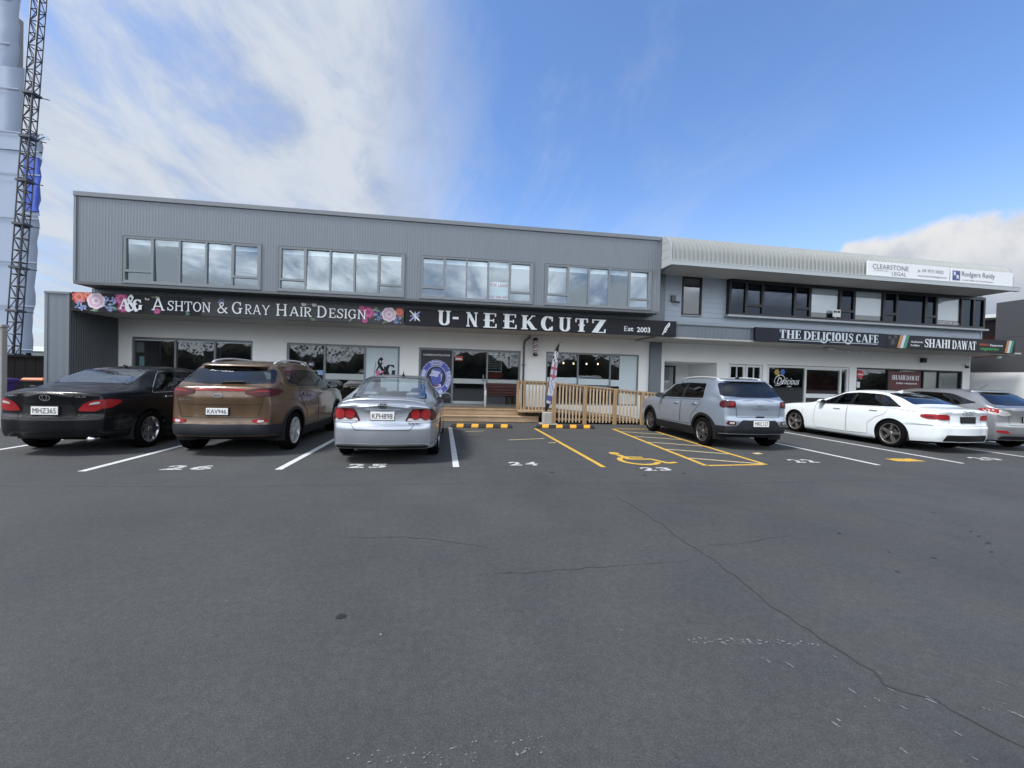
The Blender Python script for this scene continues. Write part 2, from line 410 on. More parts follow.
# low heaped cloud at the right and along the horizon behind
nC = noise(nrm.outputs[0], 5.5, 8, .58, None, 0., (1.3, .4, .2))
hump = M2('ADD', Z, M2('MULTIPLY', M2('SUBTRACT', nC, .5), .15))
edge = ramp(az, .675, .73, .02, .262)          # height of the cloud top against azimuth
cum = ramp(M2('SUBTRACT', hump, edge), .008, -.012)
cum = M2('MULTIPLY', M2('MULTIPLY', cum, ramp(az, .66, .70)), ramp(Y, -.1, .1))
cumb = ramp(M2('SUBTRACT', hump, .185), .012, -.03)
cum = M2('MAXIMUM', cum, M2('MULTIPLY', cumb, ramp(Y, .1, -.2)))
horiz = ramp(Z, .42, .0, 0., .62)
def mixc(f, a, b):
    n = N(nt, 'ShaderNodeMix', data_type='RGBA')
    if isinstance(f, (int, float)): n.inputs[0].default_value = f
    else: L.new(f, n.inputs[0])
    for i, v in ((6, a), (7, b)):
        if isinstance(v, tuple): n.inputs[i].default_value = v+(1,)
        else: L.new(v, n.inputs[i])
    return n.outputs[2]
k = CLOUD
tint = N(nt, 'ShaderNodeMix', data_type='RGBA'); tint.blend_type = 'MULTIPLY'; tint.inputs[0].default_value = 1.; tint.inputs[7].default_value = SKYTINT+(1,)
L.new(sky.outputs[0], tint.inputs[6])
base = mixc(horiz, tint.outputs[2], (k*.80, k*.90, k*1.0))
shade = ramp(nB, .32, .62)
vcol = mixc(shade, (k*.56, k*.66, k*.86), (k*.84, k*.91, k*1.02))
low = ramp(Z, .80, .42)
vcol = mixc(back, vcol, mixc(low, mixc(shade, (k*.75, k*.85, k*1.0), (k*1.15, k*1.2, k*1.28)), mixc(shade, (k*1.6, k*1.75, k*1.95), (k*4.3, k*4.4, k*4.5))))     # unseen cloud behind the viewer, low band brightened to light the shopfront
c1 = mixc(veil, base, vcol)
cshade = M2('MULTIPLY', ramp(M2('SUBTRACT', hump, edge), -.17, -.01), ramp(noise(nrm.outputs[0], 9, 7, .6, None, 0., (.3, 2.4, .9)), .30, .58, .45, 1.))
ccol = mixc(cshade, (k*.46, k*.54, k*.68), (k*1.02, k*1.03, k*1.05))
ccol = mixc(ramp(Y, .1, -.2), ccol, (k*1.5, k*1.6, k*1.7))
c2 = mixc(cum, c1, ccol)
L.new(c2, bg.inputs['Color']); L.new(bg.outputs[0], wo.inputs[0])

# ================================================================== GROUND
def asphalt():
    m, nt, o = new_mat('asphalt'); L = nt.links
    p = N(nt, 'ShaderNodeBsdfPrincipled'); p.inputs['Specular IOR Level'].default_value = .35
    tc = N(nt, 'ShaderNodeTexCoord')
    def nz(s, d, r=.6):
        n = N(nt, 'ShaderNodeTexNoise', Scale=s, Detail=d, Roughness=r); L.new(tc.outputs['Object'], n.inputs['Vector']); return n.outputs['Fac']
    def mp(v, a, b, lo, hi):
        n = N(nt, 'ShaderNodeMapRange'); n.inputs['From Min'].default_value = a; n.inputs['From Max'].default_value = b; n.inputs['To Min'].default_value = lo; n.inputs['To Max'].default_value = hi; L.new(v, n.inputs['Value']); return n.outputs[0]
    def mul(a, b):
        n = N(nt, 'ShaderNodeMath', operation='MULTIPLY'); L.new(a, n.inputs[0]); L.new(b, n.inputs[1]); return n.outputs[0]
    big, mid, sm, fine = nz(.35, 6), nz(1.3, 9, .72), nz(22, 6), nz(120, 3, .8)
    vo = N(nt, 'ShaderNodeTexVoronoi', Scale=110.); L.new(tc.outputs['Object'], vo.inputs['Vector'])
    val = mul(mul(mp(big, .3, .7, .86, 1.14), mp(mid, .3, .7, .88, 1.12)), mul(mp(sm, .3, .7, .86, 1.14), mul(mp(fine, .35, .65, .74, 1.26), mp(vo.outputs['Distance'], .0, .55, 1.16, .84))))
    hue = N(nt, 'ShaderNodeMix', data_type='RGBA'); hue.inputs[6].default_value = (.054, .057, .065, 1); hue.inputs[7].default_value = (.060, .063, .057, 1); L.new(mid, hue.inputs[0])
    mx = N(nt, 'ShaderNodeVectorMath', operation='SCALE'); L.new(hue.outputs[2], mx.inputs[0]); L.new(val, mx.inputs['Scale'])
    # pale bleached flecks and dark oil spots
    fl = N(nt, 'ShaderNodeTexVoronoi', Scale=5.2); fl.feature = 'F1'; L.new(tc.outputs['Object'], fl.inputs['Vector'])
    flm = mul(mp(fl.outputs['Distance'], .05, .025, 0, .5), mp(nz(.9, 3), .52, .62, 0, 1))
    m2 = N(nt, 'ShaderNodeMix', data_type='RGBA'); L.new(flm, m2.inputs[0]); L.new(mx.outputs[0], m2.inputs[6]); m2.inputs[7].default_value = (.17, .17, .18, 1)
    oil = N(nt, 'ShaderNodeTexVoronoi', Scale=.9); L.new(tc.outputs['Object'], oil.inputs['Vector'])
    oim = mul(mp(oil.outputs['Distance'], .16, .03, 0, .4), mp(nz(6, 4), .4, .6, 0, 1))
    m3 = N(nt, 'ShaderNodeMix', data_type='RGBA'); L.new(oim, m3.inputs[0]); L.new(m2.outputs[2], m3.inputs[6]); m3.inputs[7].default_value = (.022, .022, .024, 1)
    L.new(m3.outputs[2], p.inputs['Base Color'])
    L.new(mp(mid, .3, .7, .74, .9), p.inputs['Roughness'])
    b = N(nt, 'ShaderNodeBump', Strength=.30, Distance=.003)
    s2 = N(nt, 'ShaderNodeMath', operation='ADD'); L.new(vo.outputs['Distance'], s2.inputs[0]); L.new(fine, s2.inputs[1]); L.new(s2.outputs[0], b.inputs['Height']); L.new(b.outputs[0], p.inputs['Normal'])
    L.new(p.outputs[0], o.inputs[0]); return m
M_ASPH = asphalt()
g = MB(); nn = 24
def gz(x, y): return 0.
R_ = [-600, -150, -60, -30, -15, 0, 15, 30, 60, 150, 600]
g.grid([[(x, y, 0) for x in R_] for y in R_]); g.f = [f[::-1] for f in g.f] if False else g.f
ground = obj('ground', g, M_ASPH, fix=False); ground['kind'] = 'structure'
BASE[ground.name] = Vector()
W_PAINT = worn_paint('white_road_paint', (.60, .61, .61), .42, 14)
W_WORN = worn_paint('worn_white_road_paint', (.5, .51, .52), .60, 22)
Y_PAINT = worn_paint('yellow_road_paint', (.60, .37, .055), .44, 14)
Y_WORN = worn_paint('worn_yellow_road_paint', (.56, .47, .27), .42, 14)
def strip(mb, p, q, w, z=.004):
    p, q = Vector((p[0], p[1], z)), Vector((q[0], q[1], z)); d = (q-p).normalized(); n = Vector((-d.y, d.x, 0))*w/2
    k = max(1, int((q-p).length/.5)); rows = [[p+(q-p)*i/k-n, p+(q-p)*i/k+n] for i in range(k+1)]
    return mb.grid(rows, 0, False)
def mark(name, mb, m):
    return obj(name, mb, m, ground)
for p, q in [((-5.0, 6.30), (-5.03, 11.4)), ((-2.52, 6.36), (-2.56, 11.4)), ((.05, 6.50), (-.1, 11.5)), ((7.80, 6.55), (7.93, 11.6)), ((9.85, 6.68), (10.0, 11.7)), ((12.42, 6.9), (12.55, 11.8)), ((-7.5, 6.25), (-7.52, 11.4)), ((15.0, 7.0), (15.1, 11.9))]:
    mark('parking_line', strip(MB(), p, q, .10), W_PAINT)
mark('parking_line', strip(MB(), (2.46, 6.46), (2.30, 11.5), .085), Y_PAINT)
h = MB(); A0, A1, B0, B1 = (4.34, 6.55), (4.66, 11.6), (5.55, 6.62), (5.78, 11.65)
strip(h, A0, A1, .09); strip(h, B0, B1, .09); strip(h, (A0[0]+.05, A0[1]+.0), (B0[0]-.05, B0[1]), .08, .0048); strip(h, (A1[0]+.05, A1[1]), (B1[0]-.05, B1[1]), .08, .0048)
mark('hatched_bay_outline', h, Y_PAINT)
h = MB()
for t in (.13, .32, .51, .70, .88):
    a = (A0[0]+(A1[0]-A0[0])*t+.05, A0[1]+(A1[1]-A0[1])*t); t2 = t-.12; b = (B0[0]+(B1[0]-B0[0])*t2-.05, B0[1]+(B1[1]-B0[1])*t2)
    strip(h, a, b, .07, .0052)
mark('hatched_bay_stripes', h, Y_WORN)
def number(text, x0, x1, y0, y1, m=W_WORN, z=.0044):
    mb = MB(); wd = (x1-x0); n = len(text); cw = wd/n
    for i, ch in enumerate(text): text_fit(mb, ch, x0+cw*i+cw*.08, x0+cw*(i+1)-cw*.14, y0, y1, lambda u, v: (u, v, z), bold=.035)
    return mark('bay_number', mb, m)
W_NUM = worn_paint('stencil_white', (.54, .55, .56), .50, 18)
number('26', -4.13, -3.42, 6.37, 6.66, W_NUM); number('25', -1.63, -.98, 6.46, 6.74, W_NUM); number('24', .90, 1.44, 6.60, 6.88, W_NUM)
number('23', 3.02, 3.58, 6.18, 6.42, W_NUM); number('22', 6.30, 6.86, 6.78, 7.08, W_NUM); number('21', 8.6, 9.3, 6.86, 7.16, W_WORN); number('20', 10.75, 11.4, 6.98, 7.3, W_NUM)
b = MB(); b.grid([[(8.62+.62*i/6, 6.88+.26*j/3+.03*math.sin(i*2+j), .0052) for i in range(7)] for j in range(4)]); mark('paint_patch', b, worn_paint('yellow_patch', (.6, .36, .03), .42, 16))
for x, y, a, bb in ((6.15, 7.6, .2, .14), (1.25, 9.3, .9, .05), (2.1, 8.9, .18, .05), (.3, 10.7, .5, .05)):
    b = MB(); b.quad((x, y, .004), (x+a, y+a*.3, .004), (x+a, y+a*.3+bb, .004), (x, y+bb, .004)); mark('paint_scrap', b, Y_WORN)
# access symbol, drawn for a viewer standing at the open end of the bay
s = MB(); cx, cy = 2.93, 6.66
f3 = lambda u, v, z=.0044: (cx+u, cy+v, z)
s.add([f3(.20+.10*math.cos(2*PI*k/16), 1.02+.13*math.sin(2*PI*k/16)) for k in range(16)], [tuple(range(16))])
def sw(pts, wd, z=.0046):
    P = [Vector(f3(*p, z)) for p in pts]; rows = []
    for i in range(len(P)):
        t = (P[min(i+1, len(P)-1)]-P[max(i-1, 0)]).normalized(); n = Vector((-t.y, t.x, 0))*wd/2; rows.append([P[i]-n, P[i]+n])
    s.grid(rows, 0, False)
sw([(.22, .86), (.27, .45)], .12); sw([(.24, .66), (.60, .62)], .09, .0050); sw([(.27, .47), (.68, .44), (.83, .10)], .11, .0054); sw([(.80, .10), (1.02, .16)], .10, .0058)
sw([(.20+.0+.33*math.cos(rad(a))+.18, .32+.34*math.sin(rad(a))) for a in range(125, 345, 10)], .10, .0062)
mark('access_symbol', s, Y_PAINT)
# cracks and scuffs
M_CRACK = pmat('crack_filler', (.028, .028, .029), .95)
def crack(pts, w, z=.003):
    Q = []
    for i in range(len(pts)-1):
        a, b = Vector((*pts[i], z)), Vector((*pts[i+1], z)); k = max(2, int((b-a).length/.06))
        ph = random.uniform(0, 6)
        Q += [a+(b-a)*j/k+Vector((random.uniform(-1, 1), random.uniform(-1, 1), 0))*.011+Vector((math.sin(j*.55+ph)*.016+math.sin(j*1.7+ph)*.007, 0, 0))*math.sin(PI*j/k) for j in range(k)]
    Q.append(Vector((*pts[-1], z))); rows = []
    for i, q in enumerate(Q):
        t = (Q[min(i+1, len(Q)-1)]-Q[max(i-1, 0)]).normalized(); n = Vector((-t.y, t.x, 0)); ww = w*(.5+random.random())*(1 if 2 < i < len(Q)-3 else .4)/2
        rows.append([q-n*ww, q+n*ww])
    return mark('crack', MB().grid(rows, 0, False), M_CRACK)
crack([(2.0, 5.0), (2.07, 4.3), (2.10, 3.85), (2.06, 3.5), (2.09, 3.28), (2.10, 2.71), (2.07, 2.17), (2.13, 1.77), (2.08, 1.68), (2.22, 1.57), (2.30, 1.34), (2.5, 1.0), (2.5, .3)], .009)
crack([(-1.1, 3.76), (-.91, 3.71), (-.4, 3.69), (-.1, 3.60), (.4, 3.36)], .005); crack([(.18, 2.96), (.6, 2.95), (1.14, 2.99), (1.5, 3.02), (1.9, 3.05)], .004)
crack([(2.09, 3.28), (2.6, 3.35), (3.3, 3.5)], .003); crack([(-6, 5.6), (-3, 5.45), (0, 5.5), (4, 5.35), (9, 5.6)], .004)
sc = MB(); rnd = random.Random(3)
def fleck(x, y, a, b, r):
    n = 7; sc.add([(x+math.cos(r)*a*math.cos(2*PI*k/n)*rnd.uniform(.6, 1.2)-math.sin(r)*b*math.sin(2*PI*k/n), y+math.sin(r)*a*math.cos(2*PI*k/n)+math.cos(r)*b*math.sin(2*PI*k/n)*rnd.uniform(.6, 1.2), .0036) for k in range(n)], [tuple(range(n))])
for k in range(46): fleck(1.33+.68*k/45+rnd.uniform(-.02, .02), 2.09-.09*k/45+rnd.uniform(-.025, .025), rnd.uniform(.004, .018), rnd.uniform(.003, .007), rnd.uniform(-1.2, .4))
for k in range(60): fleck(-.36+.75*rnd.random(), 1.59-.09*rnd.random(), rnd.uniform(.002, .009), rnd.uniform(.002, .004), rnd.uniform(-.5, .5))
for k in range(22): fleck(rnd.uniform(1.5, 2.7), rnd.uniform(1.2, 2.0), rnd.uniform(.006, .03), rnd.uniform(.003, .006), rnd.uniform(1.7, 2.3))
for k in range(60): fleck(rnd.uniform(-6, 7), rnd.uniform(1.9, 6), rnd.uniform(.004, .012), rnd.uniform(.003, .007), rnd.uniform(0, 3))
mark('worn_paint_flecks', sc, worn_paint('fleck_paint', (.20, .20, .21), .50, 120))
sc = MB()
for k in range(11): fleck(rnd.uniform(3.4, 6.5), rnd.uniform(2.7, 4.8), rnd.uniform(.015, .035), rnd.uniform(.008, .016), rnd.uniform(-.4, .4))
for x, y in ((-.63, 2.5), (1.5, 6.1), (1.62, 8.2), (2.9, 5.9), (3.6, 6.0), (5.9, 7.6)): fleck(x, y, .035, .025, .2)
mark('dark_spots', sc, pmat('tar_spot', (.012, .012, .012), .6))
# pale low hills far off
hl = MB(); rows = []
for k in range(61):
    a = rad(-180+6*k); r = 420; hgt = 9+5*math.sin(k*1.3)+3*math.sin(k*2.9+1)
    rows.append([(r*math.sin(a), r*math.cos(a), -.5), (r*1.06*math.sin(a), r*1.06*math.cos(a), hgt*.7), (r*1.2*math.sin(a), r*1.2*math.cos(a), hgt)])
hl.grid(rows); ho = obj('hills', hl, pmat('far_hills', (.10, .13, .14), .9, scale=.02, var=.3)); ho['kind'] = 'structure'
# ================================================================== BUILDINGS
def streak_mat(name, col, rough, metal):
    m = pmat(name, col, rough, metal, var=.10, scale=1.)
    nt = m.node_tree; no = [n for n in nt.nodes if n.type == 'TEX_NOISE'][0]; tc = [n for n in nt.nodes if n.type == 'TEX_COORD'][0]
    mp = N(nt, 'ShaderNodeMapping'); mp.inputs['Scale'].default_value = (2.2, 2.2, .22)
    nt.links.new(tc.outputs['Object'], mp.inputs[0]); nt.links.new(mp.outputs[0], no.inputs['Vector']); no.inputs['Detail'].default_value = 8
    return m
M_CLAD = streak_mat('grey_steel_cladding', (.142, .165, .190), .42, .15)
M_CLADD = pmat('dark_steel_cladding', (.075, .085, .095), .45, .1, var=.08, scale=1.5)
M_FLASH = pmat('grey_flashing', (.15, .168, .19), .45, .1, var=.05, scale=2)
M_FLASHD = pmat('dark_grey_trim', (.085, .095, .105), .5, var=.05)  # plain dark grey for soffit, downpipe and wall fitting
M_WHITE = pmat('white_plaster', (.80, .81, .80), .8, var=.05, scale=.8, bump=.12, bscale=40)
M_SOFF = pmat('canopy_soffit', (.46, .44, .41), .8, var=.07, scale=.7)
M_ALU = pmat('grey_aluminium', (.17, .19, .205), .4, .3, var=.05)
M_DKALU = pmat('near_black_aluminium', (.016, .017, .022), .4, .2)
M_WJOIN = pmat('white_joinery', (.66, .68, .68), .45)
M_ROOF = pmat('zincalume_roof', (.30, .318, .312), .45, .3, var=.07, scale=2)
M_GUTTER = pmat('pale_gutter', (.34, .37, .385), .45, .1, var=.04)
M_BOARD = pmat('blue_grey_weatherboard', (.33, .385, .445), .6, var=.05, scale=1.5)
M_INT = pmat('interior_wall', (.30, .27, .25), .9)
M_INTU = pmat('office_interior', (.42, .43, .42), .9)
M_INTR = pmat('red_interior', (.16, .02, .02), .8)
M_BLIND = pmat('white_blind', (.80, .84, .85), .8, var=.03)
M_FROST = pmat('frosted_film', (.52, .61, .65), .55, var=.05)
M_RAILP = pmat('pale_door_rail', (.36, .40, .40), .5)
M_CONC = pmat('grey_concrete', (.30, .29, .27), .85, var=.18, scale=5, bump=.2, bscale=60)
M_BLK = pmat('black_fitting', (.02, .02, .022), .5)
M_POST = pmat('notice_paper', (.66, .68, .67), .7)
G_SHOP = glass_mat('shop_glass', (.58, .61, .61), .085)
G_UP = glass_mat('office_glass', (.82, .90, .93), .15, gcol=(.78, .90, 1))
G_NAVY = glass_mat('navy_tinted_glass', (.16, .20, .30), .0, mul=.75, gcol=(.65, .78, 1))
G_NAVYC = glass_mat('clear_office_glass', (.75, .78, .8), .09)
A_W = rad(1.5)
WING = Matrix.Translation((6.5, 0, 0)) @ Matrix.Rotation(A_W, 4, 'Z')

def corr(mb, x0, x1, z0, z1, y, pitch=.076, amp=.0055, mi=0, n=6, x_at=0., axis='X'):
    k0 = math.ceil(x0/pitch*n); k1 = math.floor(x1/pitch*n)
    xs = [x0]+[k*pitch/n for k in range(k0, k1+1) if x0+1e-4 < k*pitch/n < x1-1e-4]+[x1]
    f = lambda x: y-amp*(.5+.5*math.cos(2*PI*x/pitch))-.0022*((math.floor(x/.762)*7) % 5)/4
    if axis == 'X': rows = [[(x, f(x), z) for x in xs] for z in (z0, z1)]
    else: rows = [[(f(x), x, z) for x in xs] for z in (z0, z1)]
    return mb.grid(rows, mi, True)
def wall_holes(mb, x0, x1, z0, z1, y, holes, depth=.12, mi=0):
    """flat wall facing -Y with rectangular openings and their reveals"""
    xs = sorted({x0, x1}|{h[i] for h in holes for i in (0, 1)}); zs = sorted({z0, z1}|{h[i] for h in holes for i in (2, 3)})
    xs = [q for q in xs if x0 <= q <= x1]; zs = [q for q in zs if z0 <= q <= z1]
    for i in range(len(xs)-1):
        for j in range(len(zs)-1):
            cx, cz = (xs[i]+xs[i+1])/2, (zs[j]+zs[j+1])/2
            if any(h[0] < cx < h[1] and h[2] < cz < h[3] for h in holes): continue
            mb.quad((xs[i], y, zs[j]), (xs[i+1], y, zs[j]), (xs[i+1], y, zs[j+1]), (xs[i], y, zs[j+1]), mi)
    for a, b, c, d in holes:
        mb.quad((a, y, c), (a, y, d), (a, y+depth, d), (a, y+depth, c), mi); mb.quad((b, y, d), (b, y, c), (b, y+depth, c), (b, y+depth, d), mi)
        mb.quad((a, y, d), (b, y, d), (b, y+depth, d), (a, y+depth, d), mi); mb.quad((b, y, c), (a, y, c), (a, y+depth, c), (b, y+depth, c), mi)
rw = random.Random(11)
def window(parent, x0, x1, z0, z1, y, mull, fm, gm, fw=.055, transoms=(), blind=None, dep=.09, name='window', rail=None, frost=None, pane_name='pane', tilt=.012, sash=(), alt=(), altm=None):
    """framed glazing: mull = x of mullions; transoms = (light index, z); blind = (bottom z per light or None)"""
    f = MB(); y1 = y+dep
    f.box(x0, x1, y, y1, z1-fw, z1); f.box(x0, x1, y, y1, z0, z0+fw)
    f.box(x0, x0+fw, y+.001, y1-.001, z0+fw, z1-fw); f.box(x1-fw, x1, y+.001, y1-.001, z0+fw, z1-fw)
    hw = fw*.45
    for m in mull: f.box(m-hw, m+hw, y+.002, y1-.002, z0+fw, z1-fw)
    ed = [x0+fw-hw]+list(mull)+[x1-fw+hw]
    for i, z in transoms: f.box(ed[i]+hw, ed[i+1]-hw, y+.003, y1-.003, z-hw*.8, z+hw*.8)
    for i in sash:   # opening sash: a second thin frame inside the light
        a, b = ed[i]+hw, ed[i+1]-hw; zt = [z for k, z in transoms if k == i]; zb = zt[0]+hw*.8 if zt else z0+fw
        q = .022; f.box(a, a+q, y+.004, y1-.01, zb, z1-fw); f.box(b-q, b, y+.004, y1-.01, zb, z1-fw); f.box(a+q, b-q, y+.005, y1-.01, z1-fw-q, z1-fw); f.box(a+q, b-q, y+.005, y1-.01, zb, zb+q)
    if rail:
        pass
    w = obj(name, f, fm, parent)
    for i, za, zb in (rail or ()):
        q = MB(); q.box(ed[i]+hw, ed[i+1]-hw, y+.012, y1-.004, za, zb); obj('push_rail', q, M_RAILP if fm is M_ALU else fm, w)
    p = MB(); pa = MB(); yg = y+dep*.55
    for i in range(len(ed)-1):
        t = rw.uniform(-tilt, tilt); s = rw.uniform(-tilt, tilt)*.7; a, b = ed[i]+hw*.6, ed[i+1]-hw*.6; c, d = z0+fw*.6, z1-fw*.6
        wx, wz = (b-a)/2*s, (d-c)/2*t
        (pa if i in alt else p).quad((a, yg-wx-wz, c), (b, yg+wx-wz, c), (b, yg+wx+wz, d), (a, yg-wx+wz, d))
    obj(pane_name, p, gm, w)
    if alt: obj(pane_name, pa, altm, w)
    if blind:
        b = MB()
        for i, zb in enumerate(blind):
            if zb is not None: b.box(ed[i]+.03, ed[i+1]-.03, y1+.05, y1+.06, zb, z1-.02)
        obj('blind', b, M_BLIND, w)
    if frost:
        b = MB()
        for i, za, zb in frost: b.box(ed[i]+hw, ed[i+1]-hw, yg-.016, yg-.012, za, zb)
        obj('frosted_band', b, M_FROST, w)
    return w
def room(x0, x1, y0, y1, z0, z1):
    mb = MB(); v = [(x0, y0, z0), (x1, y0, z0), (x1, y1, z0), (x0, y1, z0), (x0, y0, z1), (x1, y0, z1), (x1, y1, z1), (x0, y1, z1)]
    return mb.add(v, [(0, 1, 2, 3), (7, 6, 5, 4), (3, 2, 6, 7), (0, 3, 7, 4), (1, 5, 6, 2)])

# ------------------------------------------------------------------ two storey grey block
B = thing('commercial_building', 'two storey grey corrugated block over a white shopfront with hair salon and barber signs', 'building', (-2, 14.7, 0))
YB, YR, YS, YW = 12.6, 13.2, 13.0, 14.7
XL, XR, ZB, ZT = -10.2, 6.5, 3.72, 6.06
ups = [(-9.05, -5.57), (-5.08, -1.59), (-1.10, 2.30), (2.73, 6.19)]; UZ0, UZ1 = 3.77, 5.03
cl = MB()
corr(cl, XL, XR, UZ1, ZT, YB); corr(cl, XL, XR, ZB, UZ0, YB)
xe = XL
for a, b in ups: corr(cl, xe, a, UZ0, UZ1, YB); xe = b
corr(cl, xe, XR, UZ0, UZ1, YB)
corr(cl, YB, 26, ZB, ZT, XL-.0, axis='Y')
cl.quad((XR, YB, ZB), (XR, 26, ZB), (XR, 26, ZT), (XR, YB, ZT)); cl.quad((XL, 26, 0), (XL, 26, ZT), (XR, 26, ZT), (XR, 26, 0))
obj('upper_cladding', cl, M_CLAD, B)
t = MB(); t.box(XL-.035, XR+.01, YB-.045, YB+.25, ZT-.055, ZT+.06); t.box(XL-.035, XL+.2, YB+.25, 26, ZT-.055, ZT+.06); t.box(XL-.03, XL+.03, YB-.03, YB+.03, ZB+.0, ZT-.055)
t.box(XR-.05, XR+.012, YB-.03, YB+.02, ZB, ZT-.055)
obj('parapet_flashing', t, M_FLASH, B)
t = MB(); t.quad((XL, YB+.25, ZT-.02), (XR, YB+.25, ZT-.02), (XR, 26, ZT-.02), (XL, 26, ZT-.02)); obj('roof', t, M_ROOF, B)
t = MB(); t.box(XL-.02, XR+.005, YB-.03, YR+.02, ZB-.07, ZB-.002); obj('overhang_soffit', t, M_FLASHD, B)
t = MB(); corr(t, XL-.06, XR+.3, 3.03, ZB-.072, YR); t.quad((XL-.06, YR, 3.03), (XL-.06, YR, ZB-.072), (XL-.06, YW+.4, ZB-.072), (XL-.06, YW+.4, 3.03)); obj('canopy_band', t, M_CLAD, B)
t = MB(); t.box(-10.67, 6.63, YS+.06, YW+.1, 2.99, 3.025); obj('canopy_soffit', t, M_SOFF, B)
# corrugated end pillar
t = MB()
corr(t, -11.22, -10.67, 0, 3.42, 13.0, .19, .004); corr(t, 13.0, 15.6, 0, 3.42, -11.22, axis='Y')
obj('side_pillar', t, M_CLAD, B)
t = MB()
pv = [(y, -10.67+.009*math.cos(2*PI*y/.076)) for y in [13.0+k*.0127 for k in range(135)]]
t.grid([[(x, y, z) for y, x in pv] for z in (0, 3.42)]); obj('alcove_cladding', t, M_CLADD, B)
t = MB(); t.box(-11.25, -10.63, 12.97, 15.6, 3.42, 3.48); t.box(-11.245, -11.17, 12.985, 13.04, 0, 3.418); t.box(-10.71, -10.645, 12.985, 13.04, 0, 3.418); obj('pillar_flashing', t, M_FLASH, B)
# ground floor wall and its openings
oA, oD, oB, oW = (-10.29, -6.69, .55, 2.43), (-5.63, -1.93, .30, 2.42), (-1.28, 2.34, .40, 2.42), (3.28, 6.86, .5, 2.43)
t = MB(); wall_holes(t, -10.66, 7.27, 0, 2.992, YW, [oA, oD, oB, oW], .14); obj('shopfront_wall', t, M_WHITE, B)
window(B, *oA, YW+.03, (-9.04, -7.86), M_ALU, G_SHOP, .06, frost=[(0, 2.325, 2.36), (1, 2.325, 2.36), (2, 2.325, 2.36)], name='shopfront_window', pane_name='glazing')
window(B, *oD, YW+.03, (-4.42, -3.10), M_ALU, G_SHOP, .07, rail=[(1, 1.22, 1.42)], name='shopfront_door', pane_name='glazing', frost=[(2, .37, 2.35)])
d = window(B, *oB, YW+.03, (-.10, 1.13), M_ALU, G_SHOP, .07, rail=[(1, 1.19, 1.36), (2, 1.19, 1.36), (1, .47, .56)], name='shopfront_door', pane_name='glazing')
t = MB(); t.bbox(.98, 1.02, YW-.02, YW+.03, 1.28, 1.52, .006); obj('handle', t, M_ALU, d)
window(B, *oW, YW+.03, (4.50, 5.75), M_ALU, G_SHOP, .06, frost=[(0, 1.28, 1.5), (1, 1.25, 1.48), (2, 1.22, 1.46)], name='shopfront_window', pane_name='glazing')
t = MB(); t.box(6.12, 6.80, YW+.052, YW+.056, .56, 2.37); obj('frosted_panel', t, M_FROST, B)
for k, (a, b) in enumerate(ups):
    wd = (b-a-.11)/5; m = [a+.055+wd*i for i in (1, 2, 3, 4)]
    wv = window(B, a, b, UZ0, UZ1, YB-.02, m, M_ALU, G_UP, .055, transoms=[(0, 4.07), (4, 4.07)], blind=[4.84]*5, sash=(0, 4), tilt=.03)
    s = MB(); s.box(a-.03, b+.03, YB-.032, YB-.008, UZ1, UZ1+.03); s.box(a-.03, b+.03, YB-.04, YB-.008, UZ0-.035, UZ0); s.box(a-.03, a, YB-.032, YB-.008, UZ0, UZ1); s.box(b, b+.03, YB-.032, YB-.008, UZ0, UZ1)
    obj('frame_flashing', s, M_FLASH, wv)
r = room(XL+.1, XR-.1, YB+.03, 16.5, 3.76, 5.7); obj('upper_interior', r, M_INTU, B)
r = room(-10.6, 6.6, YW+.15, 20, .02, 2.98)
for x in (-6.2, -1.6, 2.7): r.box(x-.05, x+.05, YW+.16, 19.9, .03, 2.97)
obj('shop_interior', r, M_INT, B)
# party wall fin and downpipe
t = MB(); corr(t, 6.58, 7.03, 3.03, 5.30, 13.20, .102, .012); t.quad((7.03, 13.8, 3.03), (7.03, 13.2, 3.03), (7.03, 13.2, 5.30), (7.03, 13.8, 5.30)); corr(t, 7.26, 7.72, 0, 2.985, 14.62, .115, .014); t.quad((7.26, 14.62, 0), (7.26, 15, 0), (7.26, 15, 2.985), (7.26, 14.62, 2.985)); t.quad((7.72, 15, 0), (7.72, 14.62, 0), (7.72, 14.62, 2.985), (7.72, 15, 2.985)); obj('party_wall_fin', t, M_CLAD, B)
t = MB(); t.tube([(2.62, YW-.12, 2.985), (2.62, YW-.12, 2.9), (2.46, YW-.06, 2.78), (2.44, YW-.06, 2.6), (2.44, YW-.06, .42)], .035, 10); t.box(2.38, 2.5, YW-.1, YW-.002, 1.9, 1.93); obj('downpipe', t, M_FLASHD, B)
# pendant lamps glowing inside the barber shop
M_BULB = emit_mat('lit_bulb', (1, .78, .5), 2.2)
for x, y in ((4.55, 17.0), (5.05, 17.2), (5.6, 17.1), (6.0, 16.8)):
    t = MB(); t.lathe([(.001, -.035), (.025, -.025), (.032, 0), (.02, .03), (.01, .05)], (x, y, 2.12), 10); lb = obj('pendant_bulb', t, M_BULB, B)
    t = MB(); t.tube([(x, y, 2.17), (x, y, 2.97)], .006, 5); obj('flex', t, M_BLK, lb)

